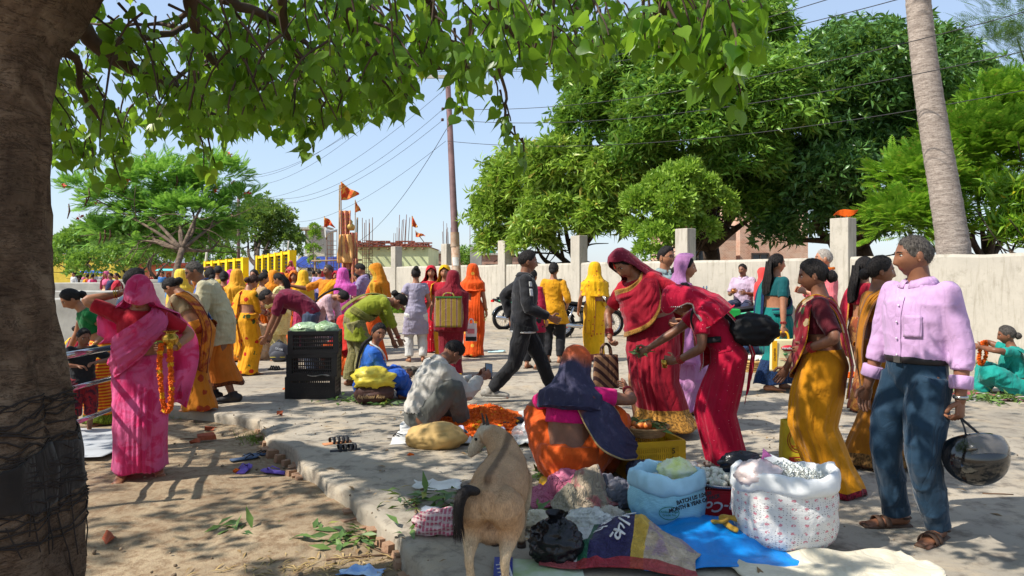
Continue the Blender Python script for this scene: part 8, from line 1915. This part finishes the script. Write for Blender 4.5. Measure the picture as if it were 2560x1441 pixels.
for (px,py,w_,d_,z,m,lab,sd) in ((900,1438,.22,.12,DIRTZ+.01,mat('blue_white_plastic',(180,206,232),.4,var=.3,vs=8,c2=(90,150,220)),'crumpled blue and white plastic wrapper on the dirt',1),(1240,881,.3,.12,.002,mat('pale_paper',(176,206,206),.6),'pale blue paper scrap on the sunlit road',2),(1095,1218,.30,.16,.002,mat('white_paper',(226,224,216),.8),'white paper sheet behind the goat',4),(1080,1285,.14,.1,.002,mat('grey_plastic_wrap',(150,156,166),.4,var=.3),'grey plastic wrapper on the leaf heap',5)):
    o = sheet(w_,d_,18,14,lambda X_,Y_,U,V_: .006+.03*np.maximum(0,ridged(X_,Y_,9,sd)),.2,sd).build('litter_wrapper',m,None,thick=.003,loc=G(px,py,z)); tag(o,lab,'litter')
o = MB().lathe([(.17,0),(.18,.02),(.17,.05),(.01,.055)],24,sx=1.1,sy=.7).build('low_stool',mat('yellow_stool',(226,166,20),.5),None,loc=G(1420,1216)+Vector((0,.02,0))); tag(o,'low yellow stool under the squatting fruit seller','stool')
# ---- things in hands
pot = W_(PINK,PINK.wri['L']+np.array([.02,.09,.03])); r = empty('brass_pot',pot,0,'small round brass pot held by the woman in pink','pot')
br_ = mat('brass',(190,146,60),.25,.9,var=.2,vs=14,bump=.15); MB().lathe([(.02,-.005),(.045,.005),(.06,.035),(.055,.065),(.036,.085),(.034,.095),(.055,.105),(.057,.109),(.03,.1)],28,(0,0,0)).build('vessel',br_,r)
gar = empty('marigold_garland',pot,0,'long orange marigold garland hanging from the brass pot','garland')
path = catmull([(-.045,-.05,0),(-.05,-.06,-.12),(-.042,-.06,-.26),(-.022,-.06,-.43),(.004,-.06,-.475),(.03,-.06,-.43),(.035,-.06,-.26),(.028,-.055,-.12),(.02,-.05,.0)],68)
for k,p in enumerate(path):
    o = link('marigold',fmsh[4 if k % 9 in (3,4) and R.random() < .7 else k % 4],mg_,gar,loc=p); o.rotation_euler = (R.uniform(0,3),R.uniform(0,3),R.uniform(0,3)); s_ = R.uniform(.8,1.0); o.scale = (s_,s_,s_*.9)
o = leaves('offering_leaves','white flower and green leaf tucked beside the brass pot',pot+Vector((-.07,-.04,0)),5,.06,.04,.03,(.07,.10),91); o['kind'] = 'stuff'
gs = empty('marigold_garland',W_(SELL,SELL.wri['R']),0,'marigold garland held up by the seated woman in teal','garland')
for k,t_ in enumerate(np.linspace(-.5,3.6,30)):
    o = link('marigold',fmsh[k % 4],mg_,gs,loc=(.045*math.cos(t_*1.5),-.06,-.10+.14*math.sin(t_*1.5+.5)))
# helmet
hp2 = W_(LILAC,LILAC.wri['L'])+Vector((.05,-.04,-.30)); r = empty('helmet',hp2,.3,'glossy black motorcycle helmet with visor hanging from the hand of the man in lilac shirt','helmet')
r.rotation_euler = (2.7,.35,.5)
hbm = mat('glossy_black',(16,16,18),.12,var=.1,bump=0,spec=.6,coat=.6); mb = MB(); Dd = sphdirs(48,32)[:23]
P = Dd*np.array([.125,.15,.14]); mb.grid(P,wrap=True,flip=True); mb.f.append(list(range(48))); mb.mi.append(0); mb.build('shell',hbm,r,thick=.012)
A_ = np.linspace(rad(15),rad(165),26); E_ = np.linspace(-.35,.38,10); MB().grid(np.array([[(.134*math.cos(t)*math.cos(e),.160*math.sin(t)*math.cos(e),.148*math.sin(e)-.02) for t in A_] for e in E_])).build('visor',glass('smoke_visor',(120,116,112),.08,.55),r,thick=.003)
hand_ = r.rotation_euler.to_matrix().transposed()@(W_(LILAC,LILAC.wri['L']+np.array([0,0,-.11]))-hp2)
for x in (-1,1): MB().tube(catmull([(x*.118,.02,-.03),(x*.10,.03,-.10),hand_],8),[(.010,.003)]*8,6).build('strap',mat('black_strap',(28,28,30),.8),r); MB().lathe([(.025,0),(.025,.008),(.01,.012)],14,(0,0,0)).build('visor_pivot',mat('dull_steel',(0,0,0)),r).location = (x*.128,.05,.0)
MB().sphere((0,-.01,-.03),(.105,.125,.08),20,12).build('padding',mat('grey_padding',(74,74,78),.9),r)
# bags
def tote(label,loc,rz,w_,d_,h_,m,hm,hh=.10,seed=0,cat='bag',name='carrier_bag',bulge=.35):
    r = empty(name,loc,rz,label,cat); U,Z = np.meshgrid(np.linspace(0,2*np.pi,41)[:-1],np.linspace(0,1,16))
    sq = lambda c: np.sign(c)*np.abs(c)**.62
    n1 = vnoise(np.stack([np.cos(U)*2,np.sin(U)*2,Z*3+seed],-1)); k = 1+.05*n1
    P = np.stack([w_/2*sq(np.cos(U))*k*(1-.06*Z),d_/2*sq(np.sin(U))*k*(1-bulge*Z),h_*Z],-1)
    MB().grid(P,wrap=True,uv=np.stack([U/6.283,Z],-1)).add(P[0],[list(range(40))[::-1]]).build('bag',m,r,thick=.003)
    for y in (-1,1):
        MB().tube(catmull([(-w_*.2,y*d_*.2,h_-.02),(-w_*.15,y*d_*.12,h_+hh*.7),(0,0,h_+hh),(w_*.15,y*d_*.12,h_+hh*.7),(w_*.2,y*d_*.2,h_-.02)],14),[(.012,.003)]*14,6).build('handle',hm,r)
    return r
cb_ = mat('cream_poly_bag',(226,214,166),.5,var=.12,vs=6,bump=.3,bs=12); yb_ = mat('golden_yellow',(236,176,20),.5)
p = W_(TEAL,TEAL.wri['R']+np.array([0,.02,-.10])); r = tote('cream carrier bag with red oval logo held by the woman in teal',p+Vector((-.03,-.03,-.44)),-.05,.31,.10,.38,cb_,yb_,.09,2)
MB().box((-.115,-.047,.19),(.06,.006,.34)).build('yellow_panel',yb_,r,smooth=False)
lg = MB().lathe([(.001,0),(1,0),(1,.01),(.001,.012)],28).build('logo_oval',mat('logo_red',(186,28,50),.5),r); lg.location = (.045,-.05,.275); lg.rotation_euler = (math.pi/2,0,0); lg.scale = (.085,.036,.4)
text('logo_text','Aaradhana',.036,mat('white_print',(0,0,0)),r,(.045,-.056,.275),(math.pi/2,0,0),bold=.0006,ext=.001)
MB().lathe([(.018,0),(.026,.022),(.024,.024),(.016,.004)],14,(.01,-.052,.19)).build('printed_cup',mat('print_green',(60,140,80),.6),r)
text('small_print','SHREE VAISHNAVI CLOTH\nSTORE KAPDA',.016,mat('logo_red',(0,0,0)),r,(.03,-.052,.14),(math.pi/2,0,0),ext=.001); text('side_print','CHURIDAR',.03,mat('dark_brown_print',(120,70,20),.6),r,(-.115,-.0525,.2),(math.pi/2,-math.pi/2,0),ext=.001)
yb2 = mat('yellow_shop_bag',(214,190,40),.45,var=.15,vs=6,bump=.4,bs=12); p = G(2010,1180); r = tote('yellow shopping bag with round red emblem beside the turmeric sari',p+Vector((-.02,.10,.02)),.1,.24,.12,.34,yb2,yb2,.10,5)
rdp = mat('print_red',(176,50,24),.6)
for q in (.075,.092): MB().tube([(q*math.cos(t),-.056,.20+q*math.sin(t)) for t in np.linspace(0,6.283,36)],[(.003,.0025)]*36,5,cap=False,up=(0,1,0)).build('emblem_ring',rdp,r)
text('emblem','AL',.07,rdp,r,(0,-.06,.20),(math.pi/2,0,0),shear=.3,ext=.001); MB().box((0,-.06,.055),(.16,.005,.045)).build('emblem_band',rdp,r,smooth=False); hindi('band_text','gpkar',.022,mat('golden_print',(226,200,60),.6),r,(0,-.064,.055),(math.pi/2,0,0)); text('ring_text','MADHUBANI',.022,rdp,r,(0,-.06,.155),(math.pi/2,0,0),ext=.001)
t = NT('woven_stripe'); uv = t.coord('Object'); wv = t.n('TexWave',i_Scale=4.2,i_Distortion=0); wv.bands_direction = 'X'; t.l(uv,wv.inputs['Vector']); col = t.ramp(wv.outputs['Fac'],[(0,lin((146,118,30))),(.72,lin((158,128,34))),(.76,lin((110,30,40))),(.84,lin((110,30,40))),(.86,lin((206,190,150))),(.92,lin((206,190,150))),(.94,lin((100,30,40)))]); t.l(col,t.b.inputs['Base Color']); t.b.inputs['Roughness'].default_value = .7; br = t.n('TexBrick',i_Scale=60); t.l(uv,br.inputs['Vector']); t.bump(br.outputs['Fac'],.5,.01)
p = W_(MAROON,(-.06,-.30,.80)); r = tote('olive woven bag with dark red stripes slung on the maroon sari',p,.06,.40,.10,.42,t.m,t.m,.05,7,name='woven_bag',bulge=.2); MB().box((0,-.04,.415),(.37,.012,.02)).build('green_trim',mat('green_trim',(60,120,60),.7),r,smooth=False)
t2 = cloth('cloth_striped_jute',(150,110,80),'stripes',(60,36,34),7); p = W_(STOUT,STOUT.wri['R']+np.array([.0,.06,-.10])); tote('striped jute bag hanging from the hand of the stout woman',p+Vector((0,0,-.36)),.2,.24,.10,.30,t2,t2,.10,9,name='striped_bag')
p = W_(CERISE,CERISE.M(np.array([[-.05,-.22,1.06]]))[0]); o = lump((.17,.14,.12),71,50,34,amp=.12,ridge=.05,rf=4,flat=.1).build('black_bag',mat('matte_black_fabric',(20,20,22),.8,var=.2),None,loc=p-Vector((-.04,0,.12))); tag(o,'black shoulder bag on the back of the bending woman in cerise','bag'); MB().tube([W_(CERISE,q_)-o.location for q_ in CERISE.M(CERISE.push(catmull([(-.10,-.15,1.15),(-.13,-.10,1.30),(-.12,.0,1.385),(-.13,.10,1.30),(-.17,.12,1.15),(-.19,.0,1.08)],24),.035))],[(.006,.025)]*24,6).build('strap',mat('matte_black_fabric',(0,0,0)),o)
p = W_(CERISE,CERISE.wri['L']+np.array([.03,.10,-.03])); r = empty('brass_cup',p,0,'tiny brass cup in the hand of the bending woman in cerise','cup'); MB().lathe([(.018,-.03),(.028,.03),(.026,.03),(.016,-.026)],14).build('vessel',br_,r)
p = W_(STOUT,(0,0,0)); o = leaves('leafy_sprig','leafy sprig held by the bending woman in cerise',W_(CERISE,CERISE.wri['R']+np.array([0,.1,-.06])),12,.08,.08,.02,(.07,.12),95); o['kind'] = 'stuff'
wb_ = mat('white_shop_bag',(216,206,206),.5,var=.1); r = tote('white shopping bag with black skyline print by the bright orange sari',W_(bpy.data.objects['person'] and f or f,(0,0,0)),0,.2,.08,.30,wb_,wb_,.08,12); r.location = G(1180,892)+Vector((.0,-.28,.30)); MB().box((0,-.039,.04),(.19,.006,.07)).build('skyline_print',mat('black_paint',(0,0,0)),r,smooth=False); MB().box((0,-.038,.17),(.12,.006,.08)).build('pink_print',mat('pink_print',(216,120,130),.6),r,smooth=False)
r = empty('backpack',G(698,905),.1,'dark grey backpack standing beside the seated old man in peach','backpack'); gb = mat('dark_grey_nylon',(66,68,76),.7,var=.15); lump((.17,.10,.17),81,40,28,amp=.05,ridge=.02,flat=.08).build('body',gb,r); lump((.13,.04,.09),82,30,20,amp=.05,ridge=.02,flat=.05).build('front_pocket',gb,r,loc=(0,-.09,.02)); text('logo_text','SXGR',.05,mat('pale_ink',(0,0,0)),r,(.02,-.108,.22),(math.pi/2-.2,.25,0),ext=.002); MB().tube([(-.06,0,.31),(0,0,.36),(.06,0,.31)],.012,6).build('handle',gb,r); MB().tube([(-.12,-.125,.09),(.12,-.125,.09)],.004,5).build('zip',mat('yellow_zip',(206,190,60),.6),r)
# flat basket by the boy, orange heap, cloth of the seated seller
fb = basket('wide flat cane basket of white sweets by the boy in green',G(1885,926),.30,.14,mat('golden_cane',(196,158,96),.8,var=.25,vs=14,bump=.4)); P = np.stack([rg_.normal(size=200)*.1,rg_.normal(size=200)*.1,.15+.04*rg_.random(200)],-1); V,Fq = scatter(TV,np.array(TF),P,rotm(d=rg_.normal(size=(200,3)),size=rg_.uniform(.015,.03,200))); link('sweets',fastmesh('sw',V,Fq,smooth=True),mat('white_sweet',(0,0,0)),fb)['kind'] = 'stuff'
o = sheet(1.5,.6,40,20,lambda X_,Y_,U,V_: .008+.01*ridged(X_,Y_,4,3),.1,4).build('display_cloth',C_('white_red_cloth',(216,210,206),'blotch',(170,40,60),3),None,thick=.004,loc=G(2520,992)); tag(o,'white and red cloth spread before the seated garland seller','cloth')
h2 = empty('marigold_heap',G(2112,942),0,'small orange marigold heap behind the turmeric sari','flowers')
for k in range(60): a = R.uniform(0,6.28); q = R.uniform(0,.2); o = link('marigold',fmsh[k % 4],mg_,h2,loc=(q*math.cos(a),q*math.sin(a),.02+.05*(1-q/.2)*R.random())); o.scale = (1.3,)*3
# ---- motorcycles
def moto(label,loc,rz,col,stripe=None,kind='std',flap=None,tankc=None):
    r = empty('motorcycle',loc,rz,label,'motorcycle','motorcycles parked along the wall'); col = mat('moto_'+str(col),col,.2,.2,var=.05,bump=0,spec=.6,coat=.5); bk_ = mat('moto_black',(24,24,26),.4,var=.15); ch = mat('chrome',(196,196,198),.15,.95,var=.05,bump=0); rub = mat('tyre_rubber',(30,29,30),.9); eng = mat('engine_alloy',(116,114,112),.4,.7)
    for (y,w_) in ((-.65,.05),(.68,.042)):
        wh = MB().tube([(0,y+.275*math.cos(t),.30+.275*math.sin(t)) for t in np.linspace(0,6.2832,37)],w_,10,cap=False,up=(1,0,0)).build('tyre',rub,r)
        MB().tube([(0,y+.222*math.cos(t),.30+.222*math.sin(t)) for t in np.linspace(0,6.2832,37)],[(.014,.028)]*37,8,cap=False,up=(1,0,0)).build('rim',ch,wh)
        sp_ = MB()
        for k in range(18): a = k*.349; sp_.tube([(.03*(-1)**k,y,.30),(0,y+.215*math.cos(a),.30+.215*math.sin(a))],.004,4)
        sp_.tube([(-.06,y,.30),(.06,y,.30)],.045,12); q = sp_.build('spokes',ch,wh); q['kind'] = 'stuff'
        MB().tube([(0,y+.335*math.cos(t),.30+.335*math.sin(t)) for t in (np.linspace(.5,2.9,14) if y < 0 else np.linspace(.3,2.4,14))],[(.012,.06)]*14,8,up=(1,0,0)).build('mudguard',col if kind == 'std' else bk_,r)
    for x in (-1,1):
        MB().tube([(x*.085,.68,.30),(x*.085,.52,.72),(x*.085,.45,.92)],[.026,.024,.02],8).build('fork',ch,r); MB().tube([(x*.12,-.62,.32),(x*.12,-.42,.70)],[.03,.026],10).build('shock_absorber',bk_ if kind == 'std' else ch,r)
        for k in range(7): MB().tube([(x*.12+.036*math.cos(t),-.60+.02*k+.0*t,.38+.04*k+.0*t+.0) for t in [0]]+[(x*.12,-.585+.022*k,.37+.045*k)],.005,4).build('spring_coil',ch,r) if False else None
        MB().tube([(x*.05,-.6,.32),(x*.09,-.1,.34)],.022,8).build('swing_arm',bk_,r)
        MB().tube([(0,.45,.95),(x*.2,.40,1.0),(x*.36,.28,1.0)],[.014,.014,.018],8).build('handlebar',bk_,r)
        MB().tube([(x*.28,.33,1.0),(x*.32,.36,1.12),(x*.34,.34,1.16)],.007,6).build('mirror_stem',bk_,r); MB().sphere((x*.35,.34,1.18),(.07,.018,.045),12,8).build('mirror',mat('mirror_glass',(150,180,206),.05,.9,bump=0),r)
    mb = MB(); mb.tube(catmull([(0,-.05,.76),(0,.12,.82),(0,.32,.84),(0,.42,.80)],12),catmull([(.07,.06,0),(.13,.10,0),(.135,.10,0),(.06,.05,0)],12)[:,:2],16,up=(0,0,1),dome=True); link('fuel_tank',remesh(mb,.014,3,'tank'),mat('moto_tank_'+str(tankc),tankc,.15,.3,var=.05,bump=0,coat=.6) if tankc else col,r)
    mb = MB(); mb.tube(catmull([(0,-.82,.84),(0,-.5,.80),(0,-.25,.77),(0,-.04,.78)],12),catmull([(.07,.03,0),(.12,.045,0),(.13,.045,0),(.08,.04,0)],12)[:,:2],14,up=(0,0,1),dome=True); link('seat',remesh(mb,.014,3,'seat'),bk_,r)
    mb = MB(); mb.tube(catmull([(0,-.95,.80),(0,-.7,.74),(0,-.3,.66),(0,-.1,.62)],10),catmull([(.04,.03,0),(.09,.06,0),(.11,.09,0),(.08,.07,0)],10)[:,:2],12,up=(0,0,1),dome=True); link('side_cover',remesh(mb,.014,3,'cover'),col,r)
    mb = MB().box((0,.08,.42),(.24,.38,.26)).box((0,.16,.60),(.16,.2,.22)); eo = mb.build('engine',eng,r,smooth=False)
    for k in range(6): MB().box((0,.16,.52+.035*k),(.22,.26,.012)).build('cooling_fin',eng,eo,smooth=False)
    MB().lathe([(.10,0),(.10,.02),(.03,.03)],18).build('clutch_cover',ch,eo).matrix_local = Matrix.Translation((.12,.0,.40))@Matrix.Rotation(math.pi/2,4,'Y')
    MB().tube([(.10,.25,.55),(.14,.30,.35),(.15,.1,.24),(.16,-.3,.26),(.17,-.95,.34)],[.022,.022,.022,.045,.05],10).build('exhaust',ch,r)
    MB().tube([(0,.42,.88),(0,.2,.7),(0,.3,.3),(0,-.1,.25),(0,-.2,.6),(0,.2,.7)],.02,8).build('frame',bk_,r)
    MB().lathe([(.02,0),(.09,.03),(.095,.09),(.09,.10),(.02,.11)],18).build('headlight',ch,r).matrix_local = Matrix.Translation((0,.50,.86))@Matrix.Rotation(-math.pi/2,4,'X')
    MB().box((0,-.97,.76),(.11,.05,.06)).build('tail_light',mat('tail_red',(206,30,24),.2,bump=0),r,smooth=False); MB().tube([(.1,-.5,.2),(.22,-.55,.02)],.012,6).build('side_stand',bk_,r)
    if stripe: MB().tube([(.115,-.85,.77),(.13,-.5,.72),(.14,-.15,.66)],[(.004,.018)]*3,6).build('stripe',mat('moto_stripe',stripe,.4),r); MB().tube([(-.115,-.85,.77),(-.13,-.5,.72),(-.14,-.15,.66)],[(.004,.018)]*3,6).build('stripe',mat('moto_stripe',stripe),r)
    return r
moto('dark motorcycle parked before the brick bench wall',G(752,778),rad(-125),(46,46,52))
moto('black motorcycle with green side stripe beside the green shrub',G(1312,822),rad(-62),(34,40,40),(40,176,130))
en = moto('heavy black motorcycle with silver lettered flap near the yellow printed sari',G(1468,842),rad(-66),(20,22,30),None,'ret',tankc=(26,34,66))
fl = empty('lettered_flap',G(1405,838)+Vector((0,-.15,.02)),.2,'silver metal flap lettered FIELD in red beside the heavy black motorcycle','panel'); fl.rotation_euler = (-.25,-.3,.15)
U = [(-.26,-.02),(.10,.0),(.26,.10),(.33,.26),(.28,.33),(.18,.30),(-.02,.26),(-.26,.24)]; mb = MB(); mb.add([(x,-.012,z) for x,z in U]+[(x,.012,z) for x,z in U],[list(range(8)),[15-k for k in range(8)]]+[[k,8+k,8+(k+1) % 8,(k+1) % 8] for k in range(8)]); mb.build('plate',mat('silver_sheet',(166,172,180),.35,.6),fl,smooth=False); text('lettering','ENFIELD',.12,mat('red_print',(206,60,60),.5),fl,(-.01,-.016,.14),(math.pi/2,-.12,0),bold=.003,ext=.002); MB().lathe([(.04,0),(.04,.006),(.001,.007)],16).build('hole',mat('black_paint',(0,0,0)),fl).matrix_local = Matrix.Translation((.24,-.013,.24))@Matrix.Rotation(math.pi/2,4,'X')
moto('black motorcycle with red panel under the seated moustached man',G(1808,872),rad(70),(60,62,66),(206,30,40),tankc=(74,80,88))
for (p,lab) in ((W_(Fig.__new__(Fig),(0,0,0)) if False else en.location+Vector((-.62,.1,1.22)),'round black helmet resting on the heavy motorcycle mirror'),(G(752,778)+Vector((.1,-.1,1.2)),'dark grey helmet on the motorcycle by the brick bench')):
    r = empty('helmet',p,0,lab,'helmet'); mb = MB(); mb.grid(Dd*np.array([.125,.15,.13]),wrap=True,flip=True); mb.f.append(list(range(48))); mb.mi.append(0); mb.build('shell',hbm,r,thick=.01); MB().grid(np.array([[(.132*math.cos(t)*math.cos(e),-.156*math.sin(t)*math.cos(e),.138*math.sin(e)) for t in A_] for e in np.linspace(-.3,.3,6)])).build('visor',glass('smoke_visor',(0,0,0)),r,thick=.003)
# brass pot on the seated man's lap, green bag by the bike
p = W_(SEAT,SEAT.wri['R']+np.array([-.04,.07,.02])); r = empty('brass_pot',p,0,'small copper pot held by the seated moustached man','pot'); MB().lathe([(.02,-.05),(.055,-.02),(.055,.02),(.03,.04),(.045,.05),(.04,.052)],20).build('vessel',mat('copper',(186,116,66),.3,.9,bump=.1),r)
o = MB().box((0,0,.1),(.35,.2,.2)).build('green_box',mat('bright_green_box',(20,150,60),.6),None,smooth=False,loc=D(1822,802,12.2)); bv = o.modifiers.new('b','BEVEL'); bv.width = .02; tag(o,'bright green packet on the motorcycle behind the black shoulder bag','packet')
# orange cloth on the tall pillar
pc = wl(1.88,-.1,2.5)+WA; U,V_ = np.meshgrid(np.linspace(0,1,16),np.linspace(0,1,10)); o = MB().grid(np.stack([-.18+.46*U,.05*np.sin(U*6),.06+.16*U+.05*np.sin(U*5+V_)-.10*V_*(1-abs(U-.5))],-1)).build('orange_cloth',C_('orange_rag',(240,110,20),thin=.4),None,thick=.005,loc=pc); tag(o,'orange rag fluttering on top of the tall wall pillar','cloth')
# grass tufts
gm = leafmat('grass',(84,108,40),(134,146,66),(170,160,90),.2,.6); gt = (np.array([(-.04,0,0),(.04,0,0),(0,.5,.02),(.0,1,-.05)]),np.array([(0,1,2),(0,2,3),(1,3,2)]))
P = []
for (px,py,n,w_,d_,z) in ((575,1035,2200,.75,.4,DIRTZ),(660,1100,260,.25,.2,DIRTZ),(2440,912,260,.7,.15,0),(2290,905,160,.5,.1,0),(690,1110,160,.2,.12,DIRTZ),(1330,850,60,.6,.1,0)):
    c_ = G(px,py,z); q = rg_.normal(size=(n,2))*np.array([w_,d_])/2; P.append(np.stack([c_.x+q[:,0],c_.y+q[:,1],0*q[:,0]+z+.005],-1))
P = np.vstack(P); n = len(P); V,Fq = scatter(gt[0],gt[1],P,rotm(d=rg_.normal(size=(n,3))*np.array([.6,.6,0])+np.array([0,0,.8]),roll=rg_.uniform(0,6,n),size=rg_.uniform(.04,.11,n))); o = link('grass',fastmesh('grass',V,Fq),gm); tag(o,'short grass tufts at the kerb and wall foot','grass',kind='stuff')
# distant stalls, fence, rickshaw
aw = mat('blue_awning',(40,96,196),.6)
for k,(px,d) in enumerate(((218,62),(246,64))):
    b = D(px,690,d); b.z = DIRTZ; r = empty('market_stall',b,0,['blue awning market stall nearer the tree trunk','blue awning market stall behind the tea drinkers'][k],'stall'); MB().grid(np.array([[(-.7+1.4*u_,-.5+1.0*v_,2.0-.2*(1-v_)) for u_ in np.linspace(0,1,6)] for v_ in np.linspace(0,1,4)])).build('awning',aw,r,thick=.03)
    for x in (-.65,.65): MB().tube([(x,-.45,0),(x,-.45,1.85)],.03,6).build('post',bam,r)
    MB().box((0,0,.4),(1.3,.8,.8)).build('counter',mat('stall_wood',(140,110,80),.8),r,smooth=False)
b = G(375,752); r = empty('iron_fence',b,0,'thin iron fence with upright bars before the salmon house','fence'); L = G(465,752).x-b.x
for k in range(18): MB().tube([(L*k/17,0,0),(L*k/17,0,1.25)],.02,5).build('bar',rust,r)
for z in (.2,1.2): MB().tube([(0,0,z),(L,0,z)],.025,5).build('rail',rust,r)
b = G(445,744); r = empty('auto_rickshaw',b,0,'pale rickshaw with turquoise canopy parked behind the iron fence','rickshaw'); tq_ = mat('turquoise_canopy',(90,196,196),.6); MB().grid(np.array([[(-1.2+2.4*u_,-.6+1.2*v_,1.75+.12*math.sin(v_*3.14)) for u_ in np.linspace(0,1,5)] for v_ in np.linspace(0,1,6)])).build('canopy',tq_,r,thick=.04)
for (x,y) in ((-1.1,-.55),(1.1,-.55),(-1.1,.55),(1.1,.55)): MB().tube([(x,y,.4),(x,y,1.75)],.025,6).build('pillar',whitefr,r)
MB().box((0,0,.55),(2.2,1.1,.4)).build('body',whitefr,r,smooth=False); MB().box((.3,0,.9),(.8,1.0,.35)).build('seat',bp,r,smooth=False)
for x in (-.8,.9): MB().tube([(x+.22*math.cos(t),-.56,.26+.22*math.sin(t)) for t in np.linspace(0,6.283,20)],.05,6,cap=False).build('wheel',mat('tyre_rubber',(0,0,0)),r)
bpy.data.scenes.remove(_TS)
